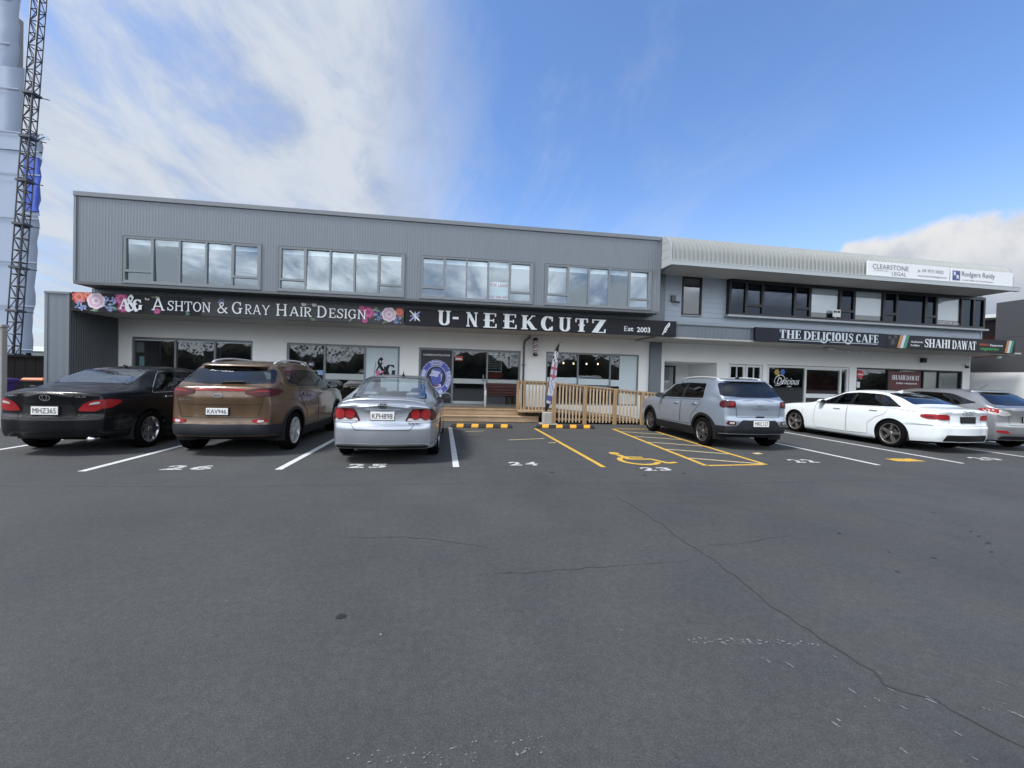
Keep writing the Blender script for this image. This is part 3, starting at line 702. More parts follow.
# ------------------------------------------------------------------ right wing with barrel roof
R = thing('commercial_building', 'grey weatherboard wing with barrel corrugated roof edge above the cafe and restaurant', 'building', (7, 14.7, 0), WING)
F0, F1 = .38, 13.92
prof = [(12.05, 5.22), (12.05, 5.58)]+[(12.05+.52*(1-math.cos(rad(a))), 5.58+.50*math.sin(rad(a))) for a in range(10, 81, 10)]+[(12.60, 6.09), (12.9, 6.12), (14, 6.15), (18, 6.2)]
nrm2 = []
for i, p in enumerate(prof):
    a, b = prof[max(0, i-1)], prof[min(len(prof)-1, i+1)]; dx, dz = b[0]-a[0], b[1]-a[1]; l = math.hypot(dx, dz); nrm2.append((-dz/l, dx/l))
t = MB(); pitch = .152; xs = []
k = 0
while F0+k*pitch < F1:
    for q in (0, .30, .40, .60, .70): 
        x = F0+(k+q)*pitch
        if x <= F1: xs.append((x, .042 if q in (.40, .60) else 0.))
    k += 1
t.grid([[(x, y+n[0]*h, z+n[1]*h) for x, h in xs] for (y, z), n in zip(prof, nrm2)], 0, False)
t.quad((F0, 18, 6.2), (F1, 18, 6.2), (F1, 24, 6.2), (F0, 24, 6.2)); obj('barrel_roof', t, M_ROOF, R)
t = MB(); t.box(F0-.03, F1+.18, 11.93, 12.05, 5.08, 5.225); t.box(F0-.03, F1+.18, 11.925, 11.945, 5.205, 5.235); obj('gutter', t, M_GUTTER, R)
t = MB()
poly = [(12.02, 5.10)]+[(p[0]-.03, p[1]+.02) for p in prof[:11]]+[(13.3, 6.13), (13.3, 5.10)]
t.prism(poly, lambda u, v: (F0+.03, u, v), lambda u, v: (F0-.02, u, v))
for z in (5.38, 5.64, 5.88): t.box(F0-.026, F0-.02, 12.06 if z < 5.6 else 12.2, 13.2, z-.008, z+.008)
obj('end_cap', t, M_GUTTER, R)
t = MB(); t.prism([(u, v) for u, v in poly], lambda u, v: (F1-.03, u, v), lambda u, v: (F1+.02, u, v)); obj('end_cap', t, M_GUTTER, R)
t = MB(); t.box(F0, F1+.1, 12.052, 13.32, 5.11, 5.15); obj('eave_soffit', t, M_SOFF, R)
t = MB(); t.bar((F0+.14, 12.2, 5.1), (F0+.14, 13.3, 4.98), .05); obj('eave_bracket', t, M_GUTTER, R)
# weatherboard upper wall
def boards(mb, x0, x1, z0, z1, y, h=.18):
    n = int(math.ceil((z1-z0)/h))
    for i in range(n):
        a, b = z0+i*h, min(z1, z0+(i+1)*h)
        mb.add([(x0, y-.016, a), (x1, y-.016, a), (x1, y-.002, b), (x0, y-.002, b), (x0, y, a), (x1, y, a)], [(0, 1, 2, 3), (0, 4, 5, 1)])
t = MB(); UY = 13.3
boards(t, .5, 1.56, 3.0, 5.11, UY); boards(t, 2.33, 3.27, 3.0, 5.11, UY); boards(t, 1.56, 2.33, 3.0, 3.77, UY); boards(t, 3.27, 14.55, 3.0, 3.85, UY)
t.quad((14.6, UY, 3.0), (14.6, 24, 3.0), (14.6, 24, 6), (14.6, UY, 6)); t.quad((.5, 24, 0), (.5, 24, 6), (16.3, 24, 6), (16.3, 24, 0))
obj('weatherboard_wall', t, M_BOARD, R)
t = MB(); t.box(14.54, 14.61, UY-.03, UY+.02, 3.0, 5.11); obj('corner_board', t, M_BOARD, R)
nw = window(R, 1.57, 2.32, 3.78, 5.105, UY-.03, (), M_DKALU, G_NAVYC, .05)
t = MB(); t.box(1.57, 2.32, UY-.06, UY-.025, 3.755, 3.78); obj('sill', t, M_GUTTER, nw)
mu = [3.94, 4.61, 5.90, 6.55, 7.82, 8.44, 9.74, 10.33, 11.65, 12.17, 13.37, 13.95]
BY = UY-.17
bw = window(R, 3.27, 14.5, 3.86, 5.09, BY, mu, M_DKALU, G_NAVY, .085, transoms=[(1, 4.22), (3, 4.22), (5, 4.22), (7, 4.22), (9, 4.22)], dep=.10, tilt=.006, sash=(1, 3, 5, 7, 9), alt=(4, 6, 10), altm=G_NAVYC)
t = MB(); t.box(3.27, 3.40, BY+.1, UY, 3.87, 5.09); t.box(14.37, 14.49, BY+.1, UY, 3.87, 5.09); t.box(3.36, 14.42, BY-.012, BY+.0, 4.985, 5.10); obj('bay_cheek', t, M_DKALU, bw)
ed = [3.4]+mu
# light blinds hang just behind these three lights
for i in (4, 6, 10):
    t = MB(); t.box(ed[i]+.04, ed[i+1]-.04, BY+.085, BY+.089, 4.13, 5.03); obj('blind', t, M_BLIND, bw)
t = MB(); t.box(3.2, 14.6, BY-.07, UY-.018, 3.79, 3.855); obj('bay_ledge', t, M_GUTTER, bw)
t = MB(); text_fit(t, 'CLEARSTONE', 12.24, 12.95, 3.98, 4.07, lambda u, v: (u, BY+.045, v), bold=.02); text_fit(t, 'LEGAL', 13.02, 13.32, 3.98, 4.07, lambda u, v: (u, BY+.045, v), bold=.01); obj('window_lettering', t, M_POST, bw)
r = room(.6, 14.35, UY+.01, 17, 3.4, 5.08); obj('upper_interior', r, M_INT, R)
t = MB(); t.box(1.85, 2.2, 14.4, 14.45, 3.42, 4.75); obj('inner_door', t, wood_mat('pale_timber_door', (.4, .3, .2), (.5, .38, .26), 'Z'), R)
# lower canopy band, soffit, white wall
t = MB(); corr(t, .54, 14.75, 2.99, 3.40, 13.12, .152, .016); obj('canopy_band', t, M_CLAD, R)
t = MB(); t.box(.54, 14.8, 13.06, UY, 3.40, 3.44); obj('canopy_flashing', t, M_FLASH, R)
t = MB(); t.box(.56, 16.3, 13.08, 14.8, 2.93, 2.985); obj('canopy_soffit', t, M_SOFF, R)
e1, e2, e3, e4 = (1.80, 4.02, .12, 2.24), (4.54, 6.05, .95, 2.22), (6.25, 10.12, .1, 2.25), (10.46, 15.95, .1, 2.26)
t = MB(); wall_holes(t, 1.2, 16.34, 0, 2.932, YW, [e1, e2, e3, e4], .15)
t.quad((16.34, YW, 0), (16.34, 24, 0), (16.34, 24, 3.2), (16.34, YW, 3.2)); t.quad((14.6, YW, 2.99), (16.34, YW, 2.99), (16.34, 24, 2.99), (14.6, 24, 2.99))
obj('shopfront_wall', t, M_WHITE, R)
t = MB(); t.quad((1.80, 14.85, .12), (4.02, 14.85, .12), (4.02, 16.6, .12), (1.80, 16.6, .12)); t.quad((4.02, 14.84, .12), (4.02, 16.6, .12), (4.02, 16.6, 2.24), (4.02, 14.84, 2.24)); t.quad((1.80, 16.6, .12), (1.80, 14.84, .12), (1.80, 14.84, 2.24), (1.80, 16.6, 2.24)); t.quad((1.80, 14.84, 2.24), (4.02, 14.84, 2.24), (4.02, 16.6, 2.24), (1.80, 16.6, 2.24))
t.quad((1.80, 16.6, .12), (4.02, 16.6, .12), (4.02, 16.6, 2.24), (1.80, 16.6, 2.24)); obj('entry_recess', t, M_WHITE, R)
window(R, 1.84, 3.3, .14, 2.14, 16.4, (2.2,), M_DKALU, G_SHOP, .06, name='entry_door', pane_name='glazing')
# white french casements
cw = MB(); y = YW+.02
def casement(x0, x1, z0, z1, nx, nz):
    f = .085; cw.box(x0, x1, y, y+.07, z1-f, z1); cw.box(x0, x1, y, y+.07, z0, z0+f); cw.box(x0, x0+f, y+.001, y+.069, z0+f, z1-f); cw.box(x1-f, x1, y+.001, y+.069, z0+f, z1-f)
    for i in range(1, nx): x = x0+f+(x1-x0-2*f)*i/nx; cw.box(x-.018, x+.018, y+.01, y+.06, z0+f, z1-f)
    for i in range(1, nz): z = z0+f+(z1-z0-2*f)*i/nz; cw.box(x0+f, x1-f, y+.012, y+.058, z-.018, z+.018)
cwo = None
casement(4.56, 5.28, .97, 2.20, 2, 2); casement(5.31, 6.03, .97, 2.20, 2, 2)
cwo = obj('casement_window', cw, M_WJOIN, R)
t = MB(); t.quad((4.58, y+.035, .99), (6.01, y+.035, .99), (6.01, y+.035, 2.18), (4.58, y+.035, 2.18)); obj('pane', t, G_SHOP, cwo)
window(R, 6.27, 10.10, .12, 2.23, YW+.02, (8.05, 9.72), M_WJOIN, G_SHOP, .085, rail=[(1, .95, 1.12), (1, 2.10, 2.15)], name='shopfront_door', pane_name='glazing')
window(R, *e4, YW+.03, (12.1, 13.9, 14.72), M_DKALU, G_SHOP, .06, name='shopfront_window', pane_name='glazing')
t = MB(); t.box(13.98, 14.3, YW+.14, YW+.16, .2, 2.2); t.box(14.3, 15.1, YW+.15, YW+.17, .2, 2.2); t.box(15.1, 15.85, YW+.14, YW+.16, .2, 2.2); obj('pale_curtain', t, pmat('sage_curtain', (.30, .33, .29), .9), R)
r = room(1.3, 16.2, YW+.16, 20, .02, 2.92); r.f = r.f; 
for x in (4.3,): r.box(x-.05, x+.05, YW+.17, 19.9, .03, 2.91)
r2i = MB()
r2i.add(r.v, r.f, 0); obj('shop_interior', r2i, M_INT, R)
t = MB(); t.box(10.4, 16.1, 17.0, 17.05, .03, 2.9); obj('red_back_wall', t, M_INTR, R)
t = MB(); t.box(4.4, 10.3, 18.5, 18.55, .03, 2.9); t.box(10.3, 10.34, 17.0, 18.55, .03, 2.9); obj('cafe_back_wall', t, wood_mat('cafe_panelling', (.05, .038, .03), (.09, .07, .05), 'Z'), R)
t = MB()
for k in range(3): t.bbox(6.6+1.15*k, 7.4+1.15*k, 15.9, 16.6, .70, .74, .01); t.bar((7+1.15*k, 16.25, .05), (7+1.15*k, 16.25, .7), .06)
obj('cafe_counter', t, wood_mat('cafe_timber', (.16, .1, .06), (.24, .16, .1)), R)
# fittings fixed to the wing
t = MB(); t.bbox(13.72-.1, 13.72+.1, YW-.14, YW-.002, 2.56, 2.76, .01); obj('speaker_box', t, M_BLK, R)
t = MB(); t.lathe([(.001, -.13), (.05, -.12), (.055, -.04), (.03, 0)], (16.05, YW, 2.45), 12, 'Y'); t.bar((16.05, YW-.02, 2.47), (16.05, YW, 2.56), .03); obj('security_camera', t, M_BLK, R)
t = MB(); t.bbox(7.75, 8.05, 13.5, 13.72, 2.78, 2.92, .02); t.bar((8.05, 13.6, 2.86), (9.3, 13.6, 2.82), .025); t.bar((9.3, 13.6, 2.82), (9.3, 13.6, 2.70), .025); obj('soffit_conduit', t, M_GUTTER, R)
t = MB(); t.bbox(1.14, 1.30, UY-.1, UY-.018, 4.2, 4.42, .01); t.bar((1.22, UY-.1, 4.2), (1.38, UY-.2, 4.16), .05); obj('wall_lamp', t, M_FLASHD, R)
t = MB(); t.tube([(16.3, 14.6, 2.85), (16.0, 13.15, 2.90)], .03, 8); t.tube([(14.9, 13.14, 2.90), (16.1, 13.14, 2.90)], .025, 8); obj('sign_bracket', t, M_GUTTER, R)
t = MB(); t.lathe([(.001, -.06), (.06, -.05), (.075, 0), (.04, .05), (.001, .06)], (15.55, 13.3, 2.80), 14, 'Z'); t.bar((15.55, 13.3, 2.84), (15.55, 13.14, 2.9), .03); obj('floodlight', t, M_WJOIN, R)

# ------------------------------------------------------------------ neighbour on the right, boundary pieces on the left
NB = thing('neighbouring_building', 'dark charcoal panelled building with white base beyond the restaurant', 'building', (24, 14, 0))
M_CHAR = pmat('charcoal_panel', (.052, .055, .062), .7, var=.08)
t = MB(); t.box(23, 32, 12.9, 14.68, 2.25, 5.22); t.box(23.003, 32, 14.68, 17.5, 2.25, 2.95); obj('upper_wall', t, M_CHAR, NB)
t = MB(); t.box(23.02, 32, 12.92, 17.5, 0, 2.248); obj('base_wall', t, pmat('bright_white_wall', (.8, .81, .8), .8, var=.03), NB)
t = MB(); t.box(24.4, 32, 14.7, 20, 2.95, 4.6); obj('rear_wall', t, pmat('brown_cladding', (.16, .11, .085), .8), NB)
t = MB(); t.box(24.36, 24.4, 15.0, 16.4, 2.96, 3.9); obj('red_panel', t, pmat('rust_red_panel', (.30, .06, .045), .7), NB)
t = MB(); t.prism([(14.7, 4.62), (18.5, 4.9), (18.5, 5.05), (14.7, 4.77)], lambda u, v: (32, u, v), lambda u, v: (23.2, u, v)); obj('porch_roof', t, M_WJOIN, NB)
t = MB(); t.box(23.0-.004, 23.0, 12.9, 14.6, 3.7, 3.712); obj('panel_joint', t, M_BLK, NB)

PI_ = thing('concrete_pillar', 'weathered concrete boundary pillar standing at the left edge of the car park', 'pillar', (-10.07, 10.7, 0))
t = MB(); t.bbox(-10.55, -9.90, 10.5, 10.62, 0, 2.24, .01); obj('shaft', t, M_CONC, PI_)
t = MB(); t.bbox(-10.57, -9.88, 10.48, 10.64, 2.24, 2.31, .01); obj('cap', t, M_CONC, PI_)
GT = thing('steel_fence', 'dark solid steel fence closing the gap beside the grey pillar', 'fence', (-12.2, 14.2, 0))
M_DKFEN = pmat('dark_brown_fence', (.007, .006, .007), .8, spec=.15)
t = MB()
for k in range(12): t.bbox(-14.4+.27*k, -14.4+.27*k+.262, 14.2, 14.22, .05, 1.66, .003)
obj('panel', t, M_DKFEN, GT)
t = MB(); t.box(-14.4, -11.22, 14.22, 14.27, 1.58, 1.64); t.box(-14.4, -11.22, 14.22, 14.27, .3, .36); t.box(-14.42, -11.22, 14.17, 14.24, 1.66, 1.72); obj('rail', t, M_DKFEN, GT)
for x in (-14.4, -12.8, -11.32):
    t = MB(); t.bbox(x-.04, x+.04, 14.27, 14.35, 0, 1.8, .006); obj('post', t, M_DKFEN, GT)
def wheelie_bin(x, y, body, lidm, label):
    T = thing('wheelie_bin', label, 'bin', (x, y, 0), group=None)
    b = MB(); rows = []
    for z, hx, hy in ((.06, .20, .22), (.5, .235, .28), (.92, .27, .33), (.96, .29, .35), (1.0, .29, .35)):
        rows.append([(x+q*hx, y+r*hy, z) for q, r in ((-1, -.85), (-.85, -1), (.85, -1), (1, -.85), (1, .85), (.85, 1), (-.85, 1), (-1, .85), (-1, -.85))])
    b.grid(rows, 0, False); b.add(rows[0][:8], [tuple(range(8))[::-1]]); b.bbox(x-.08, x+.08, y-.345, y-.30, .7, .86, .01); obj('body', b, body, T)
    l = MB(); rows = []
    for s, z in ((1., 1.0), (1.0, 1.03), (.9, 1.07), (.0, 1.08)):
        rows.append([(x+q*.305*s, y+r*.37*s, z) for q, r in ((-1, -.85), (-.85, -1), (.85, -1), (1, -.85), (1, .85), (.85, 1), (-.85, 1), (-1, .85), (-1, -.85))])
    l.grid(rows, 0, False); l.bar((x-.25, y+.40, 1.0), (x+.25, y+.40, 1.0), .035); obj('lid', l, lidm, T)
    for e in (-1, 1):
        q = MB(); q.lathe([(.001, -.03), (.1, -.03), (.1, .03), (.001, .03)], (x+e*.27, y+.27, .1), 16, 'X'); obj('wheel', q, M_TYRE0, T)
M_TYRE0 = pmat('bin_tyre', (.012, .012, .012), .8)
wheelie_bin(-11.78, 12.3, pmat('purple_plastic', (.05, .022, .14), .5), pmat('purple_lid', (.06, .026, .16), .5), 'purple wheelie bin standing in front of the dark fence')
wheelie_bin(-11.62, 13.45, pmat('dark_bin_plastic', (.012, .012, .014), .5), pmat('orange_lid', (.45, .10, .03), .5), 'dark wheelie bin with orange lid tucked behind the purple one')

# ------------------------------------------------------------------ wrapped scaffold and hoist mast
SC = thing('scaffolded_building', 'tall building under white scaffold wrap with a blue sheet at its corner', 'building', (-26, 26, 0))
M_WRAP = pmat('white_scaffold_wrap', (.33, .39, .50), .7, var=.10, scale=.6, bump=.1, bscale=1.5, spec=.2)
M_BLUE = pmat('blue_tarpaulin', (.03, .09, .48), .5, var=.12, scale=1.5)
def sheet(x0f, x1, z0, z1, y, mi, mb, seed, nx=14, nz=20, side=True):
    r = random.Random(seed); rows = []
    for j in range(nz+1):
        z = z0+(z1-z0)*j/nz; xr = x0f(z)+(r.uniform(-.07, .05))
        row = [(x1+(xr-x1)*i/nx, y-.02*math.sin(i*1.9+j*.9)*math.sin(j*1.3+seed)-.01*r.random(), z) for i in range(nx+1)]
        if side: row += [(xr-1.45, y+1.5, z), (xr-9, y+9, z)]
        rows.append(row)
    mb.grid(rows, mi)
lean = lambda x, k: (lambda z: x+k*z)
t = MB(); sheet(lean(-21.36, .034), -34, 0, 9.0, 24, 0, t, 1); sheet(lean(-21.36, .034), -34, 12.2, 13.1, 24, 0, t, 2, nz=4); obj('wrap', t, M_WRAP, SC)
t = MB(); sheet(lean(-21.36, .034), -21.75, 9.2, 11.9, 23.98, 0, t, 5, nx=4, nz=8); obj('blue_sheet', t, M_BLUE, SC)
t = MB(); sheet(lean(-21.40, .034), -34, 9.0, 12.2, 24.06, 0, t, 6, nz=8, side=False); obj('wrap', t, M_WRAP, SC)
t = MB(); sheet(lean(-22.25, .030), -34, 13.1, 16.3, 24.02, 0, t, 3, nz=8); obj('wrap', t, M_WRAP, SC)
t = MB(); sheet(lean(-22.75, .040), -34, 16.3, 26, 24.04, 0, t, 4); obj('wrap', t, M_WRAP, SC)
t = MB(); t.tube([(-21.2, 23.95, 12.75), (-20.75, 23.9, 12.95), (-20.55, 23.9, 12.8)], .05, 6, r2=.015); t.grid([[(-21.05, 23.95, 13.05), (-20.8, 23.9, 12.98), (-20.5, 23.85, 12.9)], [(-21.05, 23.95, 12.6), (-20.85, 23.9, 12.7), (-20.6, 23.85, 12.75)]]); obj('loose_flap', t, M_WRAP, SC)
t = MB(); M_TIE = pmat('wrap_seam', (.30, .355, .46), .7, spec=.2)
for z in (2.2, 4.4, 6.6, 8.8, 11, 13.05, 15.2, 17.4, 19.6): t.box(-33, (-21.3 if z < 13.1 else (-22.4 if z < 16.3 else -22.9))+.03*z, 23.93, 23.95, z-.03, z+.03)
obj('lap_seam', t, M_TIE, SC)
t = MB(); t.box(-40, -30, 26, 33, 0, 25); obj('shell', t, M_CONC, SC)
HM = thing('hoist_mast', 'dark steel lattice hoist mast rising against the wrapped building', 'mast', (-20.2, 22, 0))
M_MAST = pmat('dark_galvanised', (.07, .075, .085), .5, .5); M_RACK = pmat('hoist_rack', (.16, .12, .14), .5, .4)
mx = lambda z: -20.42+.056*z; q = .16; Zm = 21.5
t = MB(); SEC = .55
for sx in (-1, 1):
    for sy in (-1, 1): t.tube([(mx(z)+sx*q, 22+sy*q, z) for z in (0, 5, 10, Zm)], .028, 6)
n = int(Zm/SEC)
for i in range(n+1):
    z = .1+i*SEC
    for sy in (-1, 1): t.bar((mx(z)-q, 22+sy*q, z), (mx(z)+q, 22+sy*q, z), .04)
    for sx in (-1, 1): t.bar((mx(z)+sx*q, 22-q, z), (mx(z)+sx*q, 22+q, z), .04)
    if i < n:
        z2 = z+SEC; s = 1 if i % 2 else -1
        for sy in (-1, 1): t.bar((mx(z)-s*q, 22+sy*q, z), (mx(z2)+s*q*sy*-1, 22+sy*q, z2), .03)
        for sx in (-1, 1): t.bar((mx(z)+sx*q, 22-s*q, z), (mx(z2)+sx*q, 22+s*q, z2), .03)
obj('lattice', t, M_MAST, HM)
t = MB(); t.tube([(mx(z)+.03, 22.0, z) for z in (0, 8, Zm)], .04, 8); obj('rack', t, M_RACK, HM)
for k in range(7):
    z = 1.9+2.0*k; t = MB(); t.box(mx(z)-q-.07, mx(z)+q+.07, 22-q-.06, 22+q+.06, z-.05, z+.05); obj('tie_collar', t, M_MAST, HM)
    t = MB(); t.bar((mx(z)-q, 22, z), (mx(z)-1.6, 23.85, z+.1), .04); t.bar((mx(z)+q, 22.2, z), (mx(z)+q+.3, 22.3, z-.02), .03); obj('tie_bar', t, M_MAST, HM)
WH = thing('warehouse', 'low pale shed roof far off between the pillar and the mast', 'building', (-45, 50, 0))
t = MB(); t.box(-60, -38, 50, 64, 0, 2.9); obj('wall', t, pmat('pale_shed', (.40, .44, .44), .8), WH)
t = MB(); t.prism([(49.6, 2.9), (57, 3.7), (64.4, 2.9)], lambda u, v: (-60.3, u, v), lambda u, v: (-37.7, u, v)); obj('roof', t, pmat('pale_shed_roof', (.46, .5, .5), .6), WH)
# ================================================================== SIGNS
M_SGNBLK = pmat('sign_black', (.012, .013, .017), .5, var=.15, scale=3, spec=.25)
M_SGNGREY = pmat('sign_charcoal', (.030, .031, .034), .5, var=.12, scale=2)
M_LET = pmat('white_letters', (.80, .82, .84), .45)
M_LETS = pmat('soft_white_letters', (.60, .66, .70), .5)
M_SGNW = pmat('sign_white', (.66, .68, .70), .5, var=.03)
M_TXTG = pmat('sign_grey_text', (.16, .15, .17), .5)
M_BLUETXT = pmat('sign_blue', (.035, .045, .20), .45)
def front(y): return lambda u, v, d=0.: (u, y-d, v)
slabA = Slab(.13, .085, .075, .07)
slabU = Slab(.24, .08, .07, .085, True)
slabD = Slab(.26, .07, .06, .07)
# -- floral hair salon sign
FL = dict(red=pmat('print_red', (.50, .07, .05), .5, var=.5, scale=22), rose=pmat('print_rose', (.55, .38, .48), .5, var=.12, scale=14), pale=pmat('print_pale_rose', (.66, .56, .62), .5), deep=pmat('print_rose_heart', (.40, .10, .22), .5),
          blue=pmat('print_blue', (.16, .21, .48), .5, var=.5, scale=30), sky=pmat('print_light_blue', (.32, .40, .62), .5), mag=pmat('print_magenta', (.36, .035, .16), .5, var=.5, scale=20), magl=pmat('print_pink', (.55, .14, .30), .5), leaf=pmat('print_leaf', (.10, .17, .10), .5, var=.4, scale=18), leafl=pmat('print_pale_leaf', (.30, .38, .27), .5))
fr = random.Random(5)
def petals(mb, cx, cz, r, n, rx, rz, y, d, mi, rot=0., k0=0.):
    for i in range(n):
        a = rot+2*PI*i/n; x, z = cx+r*math.cos(a), cz+r*math.sin(a)
        poly = [(x+rx*math.cos(t)*math.cos(a)-rz*math.sin(t)*math.sin(a), y-d-.0002*i, z+rx*math.cos(t)*math.sin(a)+rz*math.sin(t)*math.cos(a)) for t in [2*PI*j/10 for j in range(10)]]
        mb.add(poly, [tuple(range(10))], mi)
CLIP = []
def flower(parent, kind, cx, cz, s, y, d):
    mb = MB()
    if kind == 'rose':
        petals(mb, cx, cz, s*.55, 7, s*.48, s*.5, y, d, 1, .3); petals(mb, cx, cz, s*.38, 6, s*.40, s*.42, y, d+.002, 0, .7); petals(mb, cx, cz, s*.22, 5, s*.28, s*.3, y, d+.004, 1, .2); petals(mb, cx, cz, s*.10, 4, s*.16, s*.17, y, d+.0055, 0, .9); petals(mb, cx, cz, 0.02*s, 3, s*.07, s*.05, y, d+.007, 2)
        m = [FL['rose'], FL['pale'], FL['deep']]
    elif kind == 'red':
        petals(mb, cx, cz, s*.6, 9, s*.38, s*.26, y, d, 0); petals(mb, cx, cz, s*.36, 8, s*.3, s*.18, y, d+.002, 1, .2); petals(mb, cx, cz, s*.14, 6, s*.16, s*.1, y, d+.004, 0, .4); m = [FL['red'], pmat('print_coral', (.6, .2, .14), .5)]
    elif kind == 'mag':
        petals(mb, cx, cz, s*.62, 10, s*.38, s*.22, y, d, 0); petals(mb, cx, cz, s*.42, 9, s*.32, s*.16, y, d+.002, 1, .2); petals(mb, cx, cz, s*.18, 7, s*.2, s*.12, y, d+.004, 0, .1); m = [FL['mag'], FL['magl']]
    elif kind == 'blue':
        for i in range(int(34)):
            a, r = fr.uniform(0, 2*PI), s*math.sqrt(fr.random())*.85
            petals(mb, cx+r*math.cos(a), cz+r*math.sin(a)*1.1, s*.06, 4, s*.085, s*.06, y, d+.0001*i, i % 2, a)
        m = [FL['blue'], FL['sky']]
    else:
        for i in range(3):
            a = fr.uniform(0, 2*PI); petals(mb, cx+s*.4*math.cos(a), cz+s*.3*math.sin(a), 0, 1, s*.55, s*.2, y, d+.0005*i, i % 2, a)
        m = [FL['leaf'], FL['leafl']]
    # keep the print inside its board
    x0, x1, z0, z1 = CLIP
    mb.v = [(min(max(a, x0), x1), b, min(max(c, z0), z1)) for a, b, c in mb.v]
    return obj('leaf' if kind == 'leaf' else 'flower', mb, m, parent)
HS = thing('shop_sign', 'long charcoal hair design fascia sign with printed roses at both ends', 'sign', (-6.1, 13.0, 2.97))
t = MB(); t.bbox(-10.59, -1.60, 12.985, 13.055, 2.97, 3.50, .006); sg = obj('board', t, M_SGNGREY, HS)
t = MB(); t.box(-10.58, -7.3, 12.982, 12.9845, 2.98, 3.49)
obj('dark_panel', t, M_SGNBLK, HS)
CLIP[:] = [-10.58, -1.61, 2.98, 3.49]
ys = 12.981
for k, x, z, s, d in (('leaf', -10.0, 3.05, .2, 0), ('leaf', -9.62, 3.12, .2, 0), ('red', -10.40, 3.36, .2, .001), ('red', -10.20, 3.42, .13, .0015), ('blue', -10.37, 3.10, .17, .003), ('blue', -9.66, 3.25, .19, .003), ('blue', -9.62, 3.10, .12, .0035), ('mag', -9.36, 3.36, .19, .001), ('mag', -9.30, 3.12, .16, .0015), ('rose', -9.98, 3.27, .23, .008), ('leaf', -8.5, 3.44, .12, 0), ('mag', -8.45, 3.06, .10, .001), ('leaf', -7.62, 3.02, .14, 0), ('blue', -6.78, 3.44, .10, .0), ('leaf', -4.4, 3.47, .12, 0), ('rose', -4.52, 3.47, .07, .001), ('rose', -4.22, 3.47, .07, .001), ('leaf', -4.2, 3.03, .15, 0), ('leaf', -3.2, 3.04, .12, 0),
                   ('mag', -2.66, 3.30, .20, .0), ('mag', -2.85, 3.42, .10, .0005), ('mag', -2.76, 3.06, .10, .0005), ('leaf', -2.40, 3.40, .15, .0), ('blue', -2.36, 3.22, .17, .002), ('leaf', -2.1, 3.06, .18, .0), ('rose', -2.05, 3.27, .22, .007), ('red', -1.74, 3.36, .15, .001), ('blue', -1.78, 3.08, .14, .003), ('leaf', -1.7, 3.2, .1, 0)):
    flower(HS, k, x, z, s, ys, d)
t = MB(); F = front(12.960)
for wd_c, a, b, wd_r, c, d in (('A', -8.57, -8.24, 'SHTON', -8.17, -7.04), ('G', -6.47, -6.19, 'RAY', -6.12, -5.44), ('H', -5.27, -4.97, 'AIR', -4.90, -4.28), ('D', -4.13, -3.86, 'ESIGN', -3.79, -2.72)):
    slabA.put(t, wd_c, a, b, 3.08, 3.43, F); slabA.put(t, wd_r, c, d, 3.09, 3.37, F, .10)
slabA.put(t, '&', -6.87, -6.58, 3.08, 3.40, F)
text_fit(t, 'by', -8.74, -8.62, 3.34, 3.42, lambda u, v: F(u, v, .006), bold=.01)
obj('lettering', t, M_LET, HS)
t = MB(); slabU.put(t, 'A', -9.42, -9.10, 3.07, 3.36, F, d0=.004); slabU.put(t, '&', -9.24, -8.92, 3.02, 3.47, F, d0=.010); slabU.put(t, 'G', -9.05, -8.80, 3.06, 3.36, F, d0=.015); obj('monogram', t, M_LET, HS)
# -- barber sign
BS = thing('shop_sign', 'black barber fascia sign with large raised western letters and a feather at its end', 'sign', (2.9, 13.0, 2.96))
t = MB(); t.bbox(-1.575, 7.36, 12.985, 13.055, 2.965, 3.49, .006); obj('board', t, M_SGNBLK, BS)
t = MB(); F = front(12.982)
for ch, a, b, z0, z1 in (('U', -.58, -.17, 3.02, 3.47), ('-', -.12, .06, 3.12, 3.40), ('N', .27, .69, 3.01, 3.46), ('E', .84, 1.26, 3.0, 3.46), ('E', 1.46, 1.90, 3.0, 3.46), ('K', 2.05, 2.58, 3.0, 3.45), ('C', 2.69, 3.10, 2.99, 3.45), ('U', 3.27, 3.70, 2.99, 3.44), ('T', 3.83, 4.25, 3.0, 3.43), ('Z', 4.40, 4.86, 2.99, 3.42)):
    if ch == '-': t.box(a, b, 12.962, 12.981, 3.22, 3.29)
    else: slabU.put(t, ch, a, b, z0, z1, F, th=.018)
obj('lettering', t, M_LET, BS)
t = MB(); Slab(.16, .07, .06, .05).put(t, 'E', 5.50, 5.62, 3.09, 3.25, F); text_fit(t, 'st', 5.64, 5.83, 3.09, 3.22, lambda u, v: F(u, v, .005), bold=.02); text_fit(t, '2003', 5.95, 6.42, 3.07, 3.24, lambda u, v: F(u, v, .005), bold=.02); obj('small_lettering', t, M_LET, BS)
t = MB()   # crossed razor and comb mark
for a, l, wdt, k in ((45, .23, .05, 0), (-45, .23, .045, 1), (0, .15, .035, 2), (90, .15, .03, 3)):
    c, s = math.cos(rad(a)), math.sin(rad(a)); P = [(-1.27+c*u-s*v, 3.26+s*u+c*v) for u, v in ((-l, -wdt*.4), (l*.6, -wdt*.6), (l, 0), (l*.6, wdt*.6), (-l, wdt*.4))]
    t.prism(P, lambda u, v: F(u, v, .001), lambda u, v: F(u, v, .004+.0008*k), 1 if k in (0, 2) else 0)
obj('emblem', t, [M_LET, pmat('emblem_lilac', (.36, .38, .62), .5)], BS)
t = MB()
